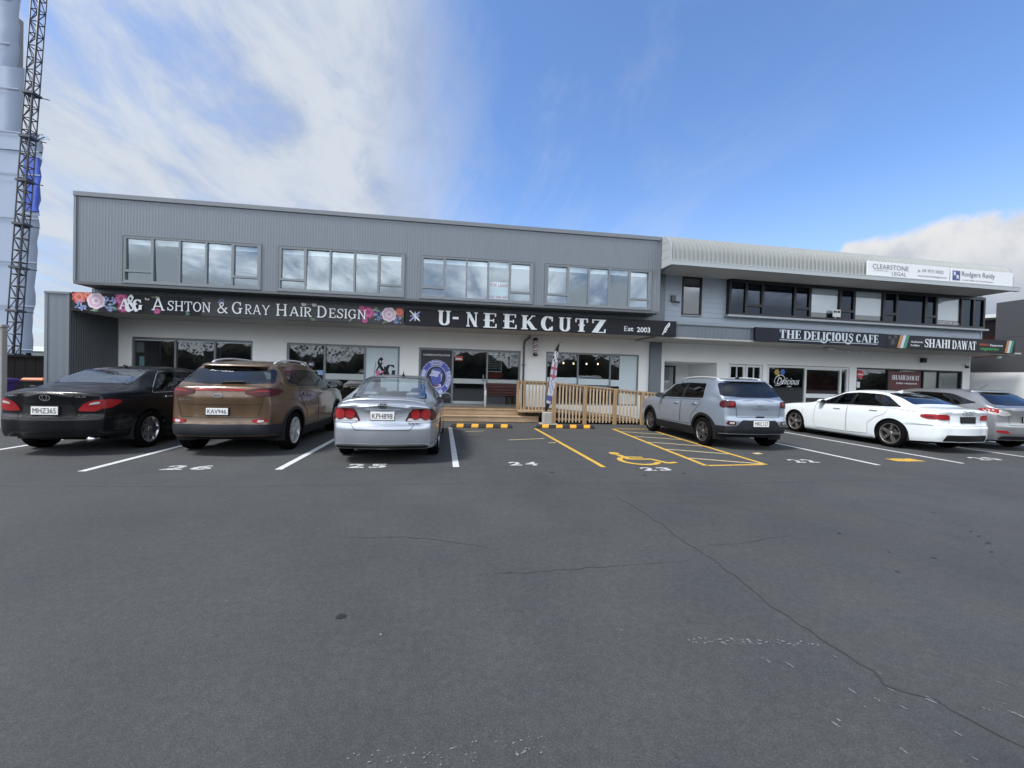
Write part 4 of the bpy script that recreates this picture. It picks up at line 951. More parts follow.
t.prism([(6.84, 3.02), (6.87, 3.01), (6.90, 3.07), (7.0, 3.12), (6.97, 3.15), (7.04, 3.2), (7.02, 3.24), (7.10, 3.30), (7.12, 3.38), (7.10, 3.45), (7.05, 3.40), (6.99, 3.33), (6.93, 3.24), (6.90, 3.15), (6.87, 3.08)], lambda u, v: F(u, v, .001), lambda u, v: F(u, v, .007))
t.add([F(u, v, .009) for u, v in ((6.90, 3.10), (6.92, 3.10), (7.08, 3.38), (7.06, 3.38))], [(0, 1, 2, 3)], 1)
obj('feather_emblem', t, [M_LET, M_SGNGREY], BS)
# -- cafe sign and restaurant sign on the wing
CS = thing('shop_sign', 'navy black cafe fascia sign with ornate white capitals underlined', 'sign', (7, 13.0, 2.93), WING)
t = MB(); t.bbox(4.22, 9.72, 12.985, 13.055, 2.95, 3.45, .006); obj('board', t, pmat('sign_navy_black', (.011, .013, .024), .5, spec=.25), CS)
t = MB(); F = front(12.982)
slabD.put(t, 'THE', 5.18, 6.04, 3.10, 3.40, F, .07); slabD.put(t, 'DELICIOUS', 6.16, 8.24, 3.09, 3.39, F, .07); slabD.put(t, 'CAFE', 8.36, 9.34, 3.09, 3.38, F, .07)
t.box(5.18, 7.0, 12.977, 12.981, 3.035, 3.055); t.box(7.25, 9.32, 12.977, 12.981, 3.035, 3.055)
for cx in (7.1, 8.13):
    P = [(cx-.10+.12*math.cos(rad(a)), 3.10+.09*math.sin(rad(a))) for a in range(180, 381, 20)]
    for q in slabD.stroke(P, .04): t.prism(q, lambda u, v: F(u, v, .001), lambda u, v: F(u, v, .0095))
obj('lettering', t, M_LETS, CS)
RS = thing('shop_sign', 'black restaurant fascia sign with orange white and green slashes, reaching past the wall corner', 'sign', (13, 13.0, 2.9), WING)
t = MB(); t.bbox(9.725, 15.80, 12.983, 13.053, 2.935, 3.44, .006); obj('board', t, M_SGNBLK, RS)
t = MB()
for k, (c0) in enumerate((10.18, 10.32, 10.46)): t.prism([(c0, 2.945), (c0+.13, 2.945), (c0+.27, 3.43), (c0+.14, 3.43)], lambda u, v: F(u, v, .001), lambda u, v: F(u, v, .006), k)
TRI = [pmat('sign_orange', (.52, .22, .08), .5), M_LETS, pmat('sign_green', (.05, .26, .17), .5)]; obj('tricolour_slash', t, TRI, RS); t = MB()
for k, (c0) in enumerate((15.28, 15.40, 15.52)): t.prism([(c0, 2.945), (c0+.11, 2.945), (c0+.22, 3.43), (c0+.11, 3.43)], lambda u, v: F(u, v, .001), lambda u, v: F(u, v, .006), k)
obj('tricolour_slash', t, TRI, RS)
t = MB(); F = front(12.980)
slabD.put(t, 'SHAHI', 11.43, 12.62, 3.02, 3.34, F, .05); slabD.put(t, 'DAWAT', 12.72, 13.86, 3.0, 3.33, F, .03)
text_fit(t, 'Authentic', 10.80, 11.36, 3.17, 3.24, lambda u, v: F(u, v, .004), bold=.02); text_fit(t, 'Indian', 10.80, 11.2, 3.04, 3.11, lambda u, v: F(u, v, .004), bold=.02)
text_fit(t, 'Restaurant', 14.55, 15.18, 3.18, 3.26, lambda u, v: F(u, v, .004), bold=.02); obj('lettering', t, M_LET, RS)
t = MB(); text_fit(t, 'INDIAN', 14.02, 14.46, 3.19, 3.27, lambda u, v: F(u, v, .004), bold=.03); obj('orange_lettering', t, pmat('orange_ink', (.5, .08, .03), .5), RS)
t = MB(); text_fit(t, 'vegetarian', 14.06, 14.98, 2.98, 3.13, lambda u, v: F(u, v, .004), bold=.03); obj('green_lettering', t, pmat('green_ink', (.03, .30, .07), .5), RS)
t = MB(); fr = random.Random(2)
CLIP[:] = [9.74, 10.17, 2.95, 3.43]
for k in range(7): petals(t, fr.uniform(9.82, 10.12), fr.uniform(3.02, 3.38), .03, 5, .05, .025, 12.980, .0003*k, 0, fr.random())
obj('sign_pattern', t, pmat('dark_print', (.05, .05, .06), .5), RS)
# -- two white boards on the barrel roof
LS = thing('shop_sign', 'white law office sign with fine grey capitals on the barrel roof edge', 'sign', (9, 12.0, 5.24), WING)
t = MB(); t.bbox(7.55, 10.985, 11.975, 12.01, 5.245, 5.73, .005); obj('board', t, M_SGNW, LS)
F = front(11.972); t = MB()
Slabless = lambda s, a, b, c, d, bo=0.: text_fit(t, s, a, b, c, d, lambda u, v: F(u, v, .003), bold=bo)
Slabless('CLEARSTONE', 7.75, 9.22, 5.48, 5.64); Slabless('LEGAL', 8.54, 9.14, 5.30, 5.42); Slabless('p. 09 973 5002', 9.62, 10.70, 5.46, 5.60); Slabless('www.clearstonelegal.co.nz', 9.62, 10.84, 5.31, 5.40)
obj('lettering', t, M_TXTG, LS)
t = MB(); t.box(7.8, 8.4, 11.968, 11.971, 5.425, 5.433); obj('rule', t, M_TXTG, LS)
LR = thing('shop_sign', 'white accountants sign with a blue square emblem beside the law office sign', 'sign', (12, 12.0, 5.24), WING)
t = MB(); t.bbox(11.04, 13.82, 11.975, 12.01, 5.245, 5.73, .005); obj('board', t, M_SGNW, LR)
t = MB(); Slabless('Rodgers Reidy', 11.50, 12.98, 5.42, 5.64, .005); obj('lettering', t, M_TXTG, LR)
t = MB(); Slabless('CHARTERED ACCOUNTANTS', 11.52, 12.9, 5.31, 5.36); obj('small_lettering', t, M_TXTG, LR)
t = MB(); t.box(11.10, 11.42, 11.966, 11.972, 5.31, 5.64); e = obj('emblem', t, M_BLUETXT, LR)
t = MB(); text_fit(t, 'R', 11.14, 11.25, 5.47, 5.6, lambda u, v: (u, 11.963, v), bold=.02); text_fit(t, 'R', 11.27, 11.38, 5.36, 5.49, lambda u, v: (u, 11.963, v), bold=.02); obj('emblem_lettering', t, M_LET, e)

# ================================================================== GLASS GRAPHICS, POSTERS
YG = 14.735
BP = thing('window_poster', 'black barber poster with bearded man in a blue ring filling the door sidelight', 'poster', (-.68, YG, .45))
t = MB(); t.box(-1.205, -.14, YG-.003, YG+.001, .48, 2.34); obj('sheet', t, pmat('poster_black', (.010, .011, .02), .4), BP)
M_PB = pmat('poster_blue', (.07, .10, .42), .5, var=.5, scale=18); M_PW = pmat('poster_pale_blue', (.50, .54, .78), .5, var=.25, scale=16); M_PN = pmat('poster_navy', (.02, .022, .06), .5)
F = front(YG-.004); cx, cz = -.67, 1.37
def ringp(mb, r0, r1, n, mi, d, a0=0, a1=360):
    P = [(cx+r*math.cos(rad(a0+(a1-a0)*k/n)), cz+r*1.18*math.sin(rad(a0+(a1-a0)*k/n))) for r in (r0, r1) for k in range(n+1)]
    mb.add([F(u, v, d) for u, v in P], [(k, k+1, n+2+k, n+1+k) for k in range(n)], mi)
t = MB(); ringp(t, .36, .53, 48, 0, .001); 
for k in range(26):
    a = k*360/26; ringp(t, .515, .535, 3, 1, .0015, a+1, a+12)
ringp(t, .345, .365, 48, 1, .002); ringp(t, .0, .345, 40, 2, .0005)
for a0, a1 in ((62, 118), (150, 205), (-35, 25), (225, 300)): ringp(t, .39, .50, 10, 1, .0016, a0, a1)
obj('ring', t, [M_PB, M_PW, M_PN], BP)
t = MB()
def ringtext(s, a0, a1, r, h, out=True):
    n = len(s)
    for i, ch in enumerate(s):
        a = rad(a0+(a1-a0)*(i+.5)/n); vs, fs = text_polys(ch, 1, .03)
        if not vs: continue
        t.add([F(cx+(r+v*h*1.0)*math.cos(a)+(u-.35)*h*1.15*math.sin(a), cz+1.18*(r+v*h)*math.sin(a)-(u-.35)*h*1.15*math.cos(a), .0025) for u, v in vs], fs)
ringtext('BARBER', 118, 62, .415, .08); ringtext('SHOP', 20, -32, .415, .08); obj('ring_lettering', t, M_PN, BP)
t = MB(); ff = lambda pts, d, mi: t.add([F(cx+u, cz+v, d) for u, v in pts], [tuple(range(len(pts)))], mi)
ff(cr([(-.10, .30), (.02, .33), (.15, .30), (.22, .17), (.20, .0), (.17, -.13), (.05, -.16), (-.05, -.10), (-.17, -.02), (-.17, .05), (-.23, .07), (-.17, .16), (-.16, .24), (-.10, .30)], 4)[:-1], .003, 1)
ff(cr([(-.17, .04), (-.08, .05), (.02, .02), (.10, .08), (.14, .16), (.17, .06), (.16, -.14), (.05, -.28), (-.07, -.24), (-.15, -.12), (-.17, .04)], 4)[:-1], .0036, 0)
ff(cr([(-.14, .26), (0, .33), (.16, .30), (.22, .16), (.17, .13), (.12, .21), (.0, .24), (-.14, .26)], 4)[:-1], .0042, 0)
ff([(-.15, .16), (-.09, .16), (-.09, .145), (-.15, .145)], .0045, 2); ff([(.08, .12), (.11, .14), (.12, .07), (.09, .06)], .0045, 2)
ff([(-.14, -.34), (.0, -.24), (.17, -.22), (.20, -.32), (.02, -.38)], .003, 1); ff([(-.10, -.29), (.02, -.25), (.14, -.28), (.0, -.34)], .0045, 3)
obj('portrait', t, [M_PB, M_PW, M_PN, pmat('poster_maroon', (.22, .05, .10), .5)], BP)
t = MB(); text_fit(t, 'UNEEKCUTZ.COM', -1.12, -.2, 2.14, 2.20, lambda u, v: F(u, v, .002), bold=.02); obj('lettering', t, M_LET, BP)
t = MB(); ff2 = [(-.7+.03*i, .64+.05*(i % 2)) for i in range(3)]
text_fit(t, 'BARBER', -.60, -.42, .80, .92, lambda u, v: F(u, v, .002), bold=.02); obj('footer_lettering', t, M_PW, BP)
MBD = thing('menu_board', 'small black chalk price board with pale frame inside the barber sidelight', 'board', (1.4, 14.9, 1.6))
t = MB(); t.box(1.17, 1.64, 14.85, 14.87, 1.66, 2.25); obj('slate', t, M_SGNBLK, MBD)
t = MB()
for a, b, c, d in ((1.15, 1.66, 2.25, 2.275), (1.15, 1.66, 1.635, 1.66), (1.15, 1.17, 1.66, 2.25), (1.64, 1.66, 1.66, 2.25)): t.box(a, b, 14.84, 14.872, c, d)
obj('frame', t, M_POST, MBD)
t = MB(); rr = random.Random(4)
for k in range(8):
    x = 1.2
    while x < 1.5: l = rr.uniform(.02, .07); t.box(x, x+l, 14.846, 14.849, 2.18-.062*k, 2.20-.062*k); x += l+.015
    t.box(1.55, 1.61, 14.846, 14.849, 2.18-.062*k, 2.20-.062*k)
obj('chalk_lines', t, pmat('chalk', (.4, .42, .43), .9), MBD)
t = MB(); t.box(1.13, 1.70, 14.9, 14.905, 1.40, 2.30); tag(obj('red_panel', t, M_INTR, None), 'dark red panel hanging behind the chalk price board', 'panel')
DS = thing('door_sign', 'small red and white notice hanging at the top of the barber door', 'sign', (.12, 14.73, 1.98))
t = MB(); t.box(-.02, .25, 14.725, 14.729, 2.0, 2.16); obj('plate', t, pmat('notice_red', (.42, .06, .07), .5), DS)
t = MB(); t.box(.0, .23, 14.722, 14.7245, 2.03, 2.085); obj('white_band', t, M_POST, DS)
t = MB(); t.tube([(0, 14.727, 2.16), (.115, 14.727, 2.24), (.23, 14.727, 2.16)], .004, 5); obj('cord', t, M_BLK, DS)
# frosted hair salon panel monogram
HG = thing('window_graphic', 'black floral ampersand and capital G on the frosted salon panel', 'decal', (-2.4, YG, 1.4))
F = front(YG+.02); t = MB(); Slab(.24, .09, .07, .08).put(t, '&', -2.74, -2.36, 1.40, 2.0, F, d0=.004); slabU.put(t, 'G', -2.42, -2.06, 1.40, 1.78, F, d0=.009); obj('lettering', t, M_SGNBLK, HG)
t = MB(); petals(t, -2.66, 1.48, .04, 6, .05, .035, YG+.02, .014, 0); petals(t, -2.47, 1.88, .03, 6, .04, .03, YG+.02, .014, 1); petals(t, -2.5, 1.52, .02, 5, .03, .02, YG+.02, .014, 0); obj('flower', t, [FL['magl'], FL['pale']], HG)
ND = thing('window_sticker', 'round black salon sticker with pale initials on the glass', 'sticker', (-4.86, YG, 1.6))
F = front(YG+.02); t = MB(); t.add([F(-4.86+.14*math.cos(2*PI*k/28), 1.72+.15*math.sin(2*PI*k/28), .003) for k in range(28)], [tuple(range(28))]); obj('disc', t, M_SGNBLK, ND)
t = MB(); text_fit(t, 'A&G', -4.94, -4.78, 1.67, 1.77, lambda u, v: F(u, v, .006), bold=.02); obj('lettering', t, M_LETS, ND)
t = MB(); t.box(-5.19, -5.02, YG+.014, YG+.018, 1.66, 1.78); tag(obj('window_notice', t, M_POST), 'small white notice taped left of the round black sticker', 'notice')
t = MB(); t.box(-4.64, -4.47, YG+.014, YG+.018, 1.36, 1.52); tag(obj('window_notice', t, pmat('pale_blue_paper', (.2, .34, .52), .6)), 'small blue notice taped low beside the salon door frame', 'notice')
t = MB(); t.box(-10.20, -9.98, YG+.05, YG+.055, 1.93, 2.26); tag(obj('window_notice', t, pmat('grey_paper', (.34, .37, .38), .7)), 'pale grey notice in the top corner of the far salon window', 'notice')
t = MB(); t.box(-10.12, -9.97, YG+.05, YG+.055, 1.50, 1.81); tag(obj('window_notice', t, pmat('cyan_rectangle', (.36, .66, .68), .6)), 'bright cyan rectangle below the grey notice in the far salon window', 'notice')  # flat cyan rectangle just behind the glass
# lease board behind the upstairs glass
LB = thing('lease_board', 'white and red for lease board standing inside an upper office window', 'sign', (1.28, 12.7, 3.85))
t = MB(); t.box(.98, 1.57, YB+.085, YB+.09, 3.86, 4.38); obj('sheet', t, pmat('lease_white', (.62, .68, .70), .6), LB)
F = front(YB+.082); t = MB(); text_fit(t, 'FOR LEASE', 1.0, 1.55, 4.24, 4.34, lambda u, v: F(u, v, .002), bold=.03); text_fit(t, '021 888 600', 1.0, 1.55, 3.89, 3.96, lambda u, v: F(u, v, .002), bold=.03); obj('lettering', t, pmat('lease_red', (.5, .10, .12), .5), LB)
t = MB(); t.box(7.42, 7.76, 13.06, 13.064, 3.98, 4.25); o = obj('window_notice', t, M_POST, None, WING); tag(o, 'white notice with black marks low in a blinded upstairs window above the cafe sign', 'notice')
t = MB()
for a, b in ((7.46, 7.53), (7.56, 7.60), (7.63, 7.72)): t.box(a, b, 13.054, 13.058, 4.13, 4.20)
obj('marks', t, M_SGNBLK, o)
# cafe and restaurant glass
CG = thing('window_graphic', 'white script lettering with yellow and blue blooms on the cafe glass', 'decal', (7.1, YG, 1.4), WING)
F = front(YG+.0); t = MB()
text_fit(t, 'Delicious', 6.72, 7.72, 1.47, 1.74, lambda u, v: F(u+(v-1.47)*.35, v, .003), bold=.0)
text_fit(t, 'CAFE', 7.2, 7.4, 1.36, 1.42, lambda u, v: F(u, v, .003))
for q in slabA.stroke(cr([(6.66, 1.50), (6.62, 1.62), (6.75, 1.80), (6.95, 1.84), (7.08, 1.74), (7.02, 1.55), (6.85, 1.44), (6.66, 1.43)], 5), .022): t.add([F(u, v, .004) for u, v in q], [(0, 1, 2, 3)])
obj('lettering', t, M_LET, CG)
t = MB(); petals(t, 6.72, 1.95, .06, 6, .07, .045, YG, .002, 0); petals(t, 6.98, 1.97, .05, 6, .07, .05, YG, .002, 1); petals(t, 6.8, 1.82, .03, 5, .04, .03, YG, .002, 0); obj('flower', t, [pmat('bloom_yellow', (.40, .30, .06), .5), pmat('bloom_blue', (.05, .14, .45), .5)], CG)
RG = thing('window_graphic', 'dark red restaurant window film with white curly capitals', 'decal', (12.6, YG, 1.2), WING)
t = MB(); t.box(12.16, 13.82, YG+.034, YG+.038, .35, 2.16); obj('film', t, pmat('maroon_film', (.085, .012, .014), .4, var=.35, scale=3), RG)
F = front(YG+.03); t = MB(); slabD.put(t, 'SHAHI', 12.30, 13.0, 1.80, 2.0, F, .05, d0=.003); slabD.put(t, 'DAWAT', 13.06, 13.72, 1.79, 1.99, F, .03, d0=.003); text_fit(t, 'Indian restaurant', 12.55, 13.62, 1.62, 1.70, lambda u, v: F(u, v, .003), bold=.02); obj('lettering', t, M_LET, RG)
RD = thing('window_sticker', 'round red open sticker at the edge of the restaurant glass', 'sticker', (10.7, YG, 1.8), WING)
t = MB(); t.add([(10.72+.17*math.cos(2*PI*k/28), YG+.03, 1.98+.17*math.sin(2*PI*k/28)) for k in range(28)], [tuple(range(28))]); obj('disc', t, pmat('sticker_red', (.55, .03, .06), .5), RD)
t = MB(); t.box(10.6, 10.85, YG+.026, YG+.028, 1.95, 2.0); obj('white_band', t, M_POST, RD)
t = MB(); t.box(10.56, 10.72, YG+.03, YG+.034, 1.42, 1.66); o = obj('window_notice', t, M_POST, None, WING); tag(o, 'white notice low on the restaurant glass under the red sticker', 'notice')

# ================================================================== DECK, RAIL, BENCH AND FORECOURT
W_DECK = wood_mat('deck_timber', (.25, .165, .095), (.39, .28, .175), 'X', 2.5)
W_POST = wood_mat('post_timber', (.24, .15, .075), (.35, .24, .135), 'Z', 2.5)
W_BAL = wood_mat('baluster_timber', (.37, .27, .165), (.50, .39, .26), 'Z', 2.5)
DK = thing('timber_deck', 'pale timber entrance deck with two long steps in front of the barber shop', 'deck', (.7, 13.8, 0))
t = MB()
def planks(x0, x1, y0, y1, z0, z1, n, horizontal=True):
    for i in range(n):
        if horizontal: a = y0+(y1-y0)*i/n; t.bbox(x0, x1, a+.003, a+(y1-y0)/n-.003, z0, z1, .004)
        else: a = z0+(z1-z0)*i/n; t.bbox(x0, x1, y0, y1, a+.003, a+(z1-z0)/n-.003, .004)
planks(-1.45, 2.05, 13.38, 14.68, .365, .40, 9); obj('deck_boards', t, W_DECK, DK)
t = MB(); planks(-1.45, 2.05, 13.40, 13.43, .20, .36, 1, False); obj('riser', t, W_DECK, DK)
t = MB(); planks(-1.45, 2.70, 13.0, 13.385, .165, .20, 3); obj('step', t, W_DECK, DK)
t = MB(); planks(-1.45, 2.68, 13.02, 13.05, .01, .162, 1, False); t.bbox(2.68, 2.71, 13.02, 13.6, .01, .162, .004); obj('riser', t, W_DECK, DK)
t = MB(); t.box(-1.44, 2.04, 13.44, 14.67, .02, .36); t.box(-1.44, 2.66, 13.06, 13.40, .01, .16); obj('bearers', t, pmat('dark_deck_frame', (.12, .08, .05), .9), DK)  # dark brown solid blocks filling the space under the boards
RP = thing('timber_ramp', 'timber access ramp sloping down behind the slatted rail', 'ramp', (4.5, 13.6, 0))
t = MB(); t.add([(2.06, 12.95, .40), (3.2, 12.95, .40), (6.55, 12.95, .10), (6.55, 14.66, .10), (3.2, 14.66, .40), (2.06, 14.66, .40), (2.06, 12.95, .34), (3.2, 12.95, .34), (6.55, 12.95, .02), (6.55, 14.66, .02), (3.2, 14.66, .34), (2.06, 14.66, .34)], [(0, 1, 4, 5), (1, 2, 3, 4), (6, 7, 1, 0), (7, 8, 2, 1), (8, 9, 3, 2), (0, 5, 11, 6)]); obj('ramp_boards', t, W_DECK, RP)
def rail(name, label, X0, X1, y, top0, top1, bot, posts, pw=.09, gap=.112, post_h=.0):
    T = thing(name, label, 'railing', ((X0+X1)/2, y, 0))
    tz = lambda x: top0+(top1-top0)*(x-X0)/(X1-X0)
    t = MB()
    for i in range(len(posts)-1):
        a, b = posts[i]+pw/2+.002, posts[i+1]-pw/2-.002
        t.add([(q, yy, tz(q)-z) for q in (a, b) for yy in (y-.045, y+.045) for z in (.045, 0.)], [(0, 1, 3, 2), (4, 6, 7, 5), (0, 4, 5, 1), (2, 3, 7, 6), (1, 5, 7, 3), (0, 2, 6, 4)])
    obj('top_rail', t, W_DECK, T)
    t = MB()
    for i in range(len(posts)-1):
        t = MB(); a, b = posts[i]+pw/2+.002, posts[i+1]-pw/2-.002; t.box(a, b, y+.012, y+.045, bot+.06, bot+.13); obj('bottom_rail', t, W_DECK, T); t = MB(); t.add([(q, yy, tz(q)-z) for q in (a, b) for yy in (y+.012, y+.044) for z in (.13, .05)], [(0, 1, 3, 2), (4, 6, 7, 5), (0, 4, 5, 1), (2, 3, 7, 6), (1, 5, 7, 3), (0, 2, 6, 4)])
        obj('upper_rail', t, W_DECK, T)
    for x in posts:
        t = MB(); t.bbox(x-pw/2, x+pw/2, y-pw/2, y+pw/2, 0, tz(x)+post_h, .005); obj('post', t, W_POST, T)
    for i in range(len(posts)-1):
        a, b = posts[i]+pw/2, posts[i+1]-pw/2; n = max(1, int(round((b-a)/gap))-1); t = MB()
        for k in range(1, n+1):
            x = a+(b-a)*k/(n+1); dz = rw.uniform(-.004, .004); t.bbox(x-.021, x+.021, y-.03, y+.010, bot+dz, tz(x)-.05, .003)
        obj('slat_panel', t, W_BAL, T)
    return T
rail('slat_railing', 'short level slatted timber rail at the end of the deck', 2.02, 3.10, 13.36, 1.36, 1.35, .22, [2.06, 2.28, 3.06])
rail('slat_railing', 'long slatted timber rail stepping down along the access ramp', 3.10, 7.0, 12.82, 1.33, 1.04, .05, [3.16, 4.18, 5.20, 6.15, 6.95], .115)
BN = thing('bench', 'dark red slatted bench standing on the deck against the barber window', 'bench', (1.65, 14.3, .4))
W_RED = wood_mat('maroon_slats', (.05, .017, .016), (.085, .027, .024), 'X', 2.5); M_WCAST = pmat('white_cast_iron', (.66, .67, .66), .5)
for z, k in ((.80, 0), (.90, 1), (1.0, 2), (1.10, 3), (1.19, 4)):
    t = MB(); t.bbox(1.10, 2.22, 14.50+.012*k, 14.53+.012*k, z-.04, z+.04, .006); obj('back_slat', t, W_RED, BN)
for k in range(4):
    t = MB(); t.bbox(1.10, 2.22, 14.10+.1*k, 14.185+.1*k, .80-.005*k, .83-.005*k, .006); obj('seat_slat', t, W_RED, BN)
for x in (1.05, 2.24):
    t = MB(); t.tube([(x, 14.08, .40), (x, 14.10, .62), (x, 14.06, .80), (x, 14.05, .98), (x, 14.12, 1.02), (x, 14.45, 1.02), (x, 14.56, 1.22)], .028, 8); t.tube([(x, 14.52, .40), (x, 14.50, .62), (x, 14.48, .80), (x, 14.5, 1.0)], .028, 8); t.bar((x, 14.1, .79), (x, 14.5, .78), .04); obj('arm_frame', t, M_WCAST, BN)
BPOLE = thing('barber_pole', 'small striped barber pole with black caps fixed to the white wall', 'barber pole', (2.83, 14.52, 2.2))
M_STR = None
def stripes():
    m, nt, o = new_mat('barber_stripes'); L = nt.links
    p = N(nt, 'ShaderNodeBsdfPrincipled', Roughness=.2); tc = N(nt, 'ShaderNodeTexCoord'); sp = N(nt, 'ShaderNodeSeparateXYZ'); L.new(tc.outputs['Object'], sp.inputs[0])
    at = N(nt, 'ShaderNodeMath', operation='ARCTAN2'); L.new(sp.outputs[0], at.inputs[0]); L.new(sp.outputs[1], at.inputs[1])
    a = N(nt, 'ShaderNodeMath', operation='MULTIPLY_ADD'); L.new(at.outputs[0], a.inputs[0]); a.inputs[1].default_value = .16
    b = N(nt, 'ShaderNodeMath', operation='MULTIPLY'); L.new(sp.outputs[2], b.inputs[0]); b.inputs[1].default_value = 5.6; L.new(b.outputs[0], a.inputs[2])
    f = N(nt, 'ShaderNodeMath', operation='FRACT'); L.new(a.outputs[0], f.inputs[0])
    r = N(nt, 'ShaderNodeValToRGB'); r.color_ramp.interpolation = 'CONSTANT'; e = r.color_ramp.elements
    e[0].color = (.7, .72, .76, 1); e[1].position = .34; e[1].color = (.07, .04, .20, 1)
    for q, c in ((.55, (.7, .72, .76, 1)), (.72, (.35, .05, .12, 1))): z = e.new(q); z.color = c
    L.new(f.outputs[0], r.inputs[0]); L.new(r.outputs[0], p.inputs['Base Color']); L.new(p.outputs[0], o.inputs[0]); return m
t = MB(); t.lathe([(.075, 2.33), (.075, 2.80)], (2.83, 14.52, 0), 24); obj('striped_tube', t, stripes(), BPOLE)
t = MB(); t.lathe([(.001, 2.24), (.06, 2.25), (.09, 2.29), (.09, 2.33), (.075, 2.335)], (2.83, 14.52, 0), 20); obj('cap', t, M_BLK, BPOLE)
t = MB(); t.lathe([(.075, 2.795), (.09, 2.80), (.09, 2.84), (.06, 2.89), (.001, 2.91)], (2.83, 14.52, 0), 20); obj('cap', t, M_BLK, BPOLE)
t = MB(); t.box(2.79, 2.87, 14.55, 14.70, 2.30, 2.33); t.box(2.79, 2.87, 14.55, 14.70, 2.80, 2.83); obj('bracket', t, M_BLK, BPOLE)
# feather flag in a concrete block
FG = thing('feather_flag', 'tall narrow red white and blue feather flag in a concrete block by the deck', 'flag', (2.86, 12.45, 0))
t = MB(); t.bbox(2.73, 3.0, 12.36, 12.62, .05, .40, .02); t.bbox(2.65, 3.16, 12.26, 12.74, 0, .05, .01); obj('concrete_base', t, M_CONC, FG)
LE = PC([(.40, 2.80), (.9, 2.85), (1.4, 2.91), (2.0, 2.99), (2.40, 3.09), (2.58, 3.20)]); RE = PC([(.40, 2.86), (.8, 3.02), (1.4, 3.13), (2.0, 3.18), (2.40, 3.20), (2.58, 3.22)])
pole = [(LE(z)-.012, 12.48, z) for z in [.3+2.25*k/20 for k in range(21)]]
t = MB(); t.tube(pole+[(3.25, 12.48, 2.60), (3.29, 12.48, 2.56)], .011, 6, r2=.006); obj('pole', t, M_BLK, FG)
t = MB(); rows = []
for k in range(27):
    s = k/26; z = .44+2.12*s
    rows.append([(LE(z)+(RE(z)-LE(z))*j/5, 12.48+.10*j/5+.02*math.sin(j*1.2+k*.4), z-.04*j/5) for j in range(6)])
t.grid(rows)
cols = []
for f in range(len(t.f)):
    s = (f//5)/26; j = f % 5
    if s > .88: c = 3
    elif s > .72: c = 0 if (j+f//5) % 4 else 3
    elif s > .44: c = 1 if ((f//5) % 3 == 1 or j == 2) else (4 if j == 3 else 0)
    elif s > .26: c = 0 if (j+(f//5)) % 3 else 4
    elif s > .08: c = 2 if (j*3+(f//5)) % 3 else 0
    else: c = 3
    cols.append(c)
t.m = cols
obj('banner', t, [pmat('flag_white', (.62, .62, .66), .8), pmat('flag_red', (.42, .11, .15), .8), pmat('flag_blue', (.10, .12, .34), .8), pmat('flag_black', (.015, .015, .02), .8), pmat('flag_lilac', (.34, .33, .52), .8)], FG)
# rubber wheel stops
M_RUB = pmat('black_rubber', (.014, .014, .015), .8, var=.2); M_YEL = pmat('yellow_reflective', (.62, .30, .02), .5, var=.2, scale=14)
def wheel_stop(x, y, label):
    T = thing('wheel_stop', label, 'wheel stop', (x, y, 0), group=None); Ln = 1.76; h = .10; d = .15
    pr = [(-d/2, .004), (-d/2, .03), (-.035, h), (.035, h), (d/2, .03), (d/2, .004)]
    t = MB(); n = len(pr); e = .05
    rows = [[(x-Ln/2+(0 if k == 0 else q), y+a, b if k else min(b, .03)) for a, b in pr] for k, q in ((0, 0), (1, e))]+[[(x+Ln/2-q, y+a, b if k else min(b, .03)) for a, b in pr] for k, q in ((1, e), (0, 0))]
    t.grid(rows, 0, False); t.add(rows[0], [tuple(range(n))]); t.add(rows[-1], [tuple(range(n))[::-1]]); obj('rubber_body', t, M_RUB, T)
    for k in range(4):
        t = MB(); a = x-Ln/2+.16+.415*k; s = .05
        t.grid([[(a+s*(i/5)+q, y+p[0]*1.02, p[1]+.003) for i, p in enumerate(pr)] for q in (0, .19)], 0, False); obj('yellow_stripe', t, M_YEL, T)
wheel_stop(.78, 11.6, 'black and yellow wheel stop at the head of bay 24 before the deck steps')
wheel_stop(3.24, 11.68, 'black and yellow wheel stop at the head of the disabled bay before the flag')
# far belt of trees across the road, seen mirrored in the shop glass
M_WOOD = pmat('dark_foliage', (.040, .046, .030), .9, var=.5, scale=1.2)
t = MB(); rr = random.Random(9)
for k in range(15000):
    x = rr.uniform(-70, 110); c = math.sin(x*.35)+math.sin(x*.13+1)+math.sin(x*.9+2)*.5+math.sin(x*2.3)*.3; H_ = 7.2+1.3*c
    z = rr.uniform(.0, 1)**.8*H_; y = -38+rr.uniform(-1.5, 2.5); s = rr.uniform(.10, .24)
    u = Vector((rr.gauss(0, 1), rr.gauss(0, 1), rr.gauss(0, 1))).normalized(); v = u.orthogonal().normalized(); n = u.cross(v); c0 = Vector((x, y, z))
    t.add([c0+v*s*1.5, c0+n*s*.6, c0-v*s*1.2, c0-n*s*.5], [(0, 1, 2, 3)])
rows = []
for k in range(181):
    x = -70+k; c = math.sin(x*.35)+math.sin(x*.13+1)+math.sin(x*.9+2)*.5+math.sin(x*2.3)*.3; H_ = (7.2+1.3*c)*.74
    rows.append([(x, -40.5, 0), (x, -40.3+.4*math.sin(x*2), H_*.5), (x, -41.2, H_*.9+.3*math.sin(x*3.1)), (x, -42.5, H_*.9), (x, -43.5, 0)])
t.grid(rows)
wd_ = obj('distant_trees', t, M_WOOD); wd_['kind'] = 'stuff'
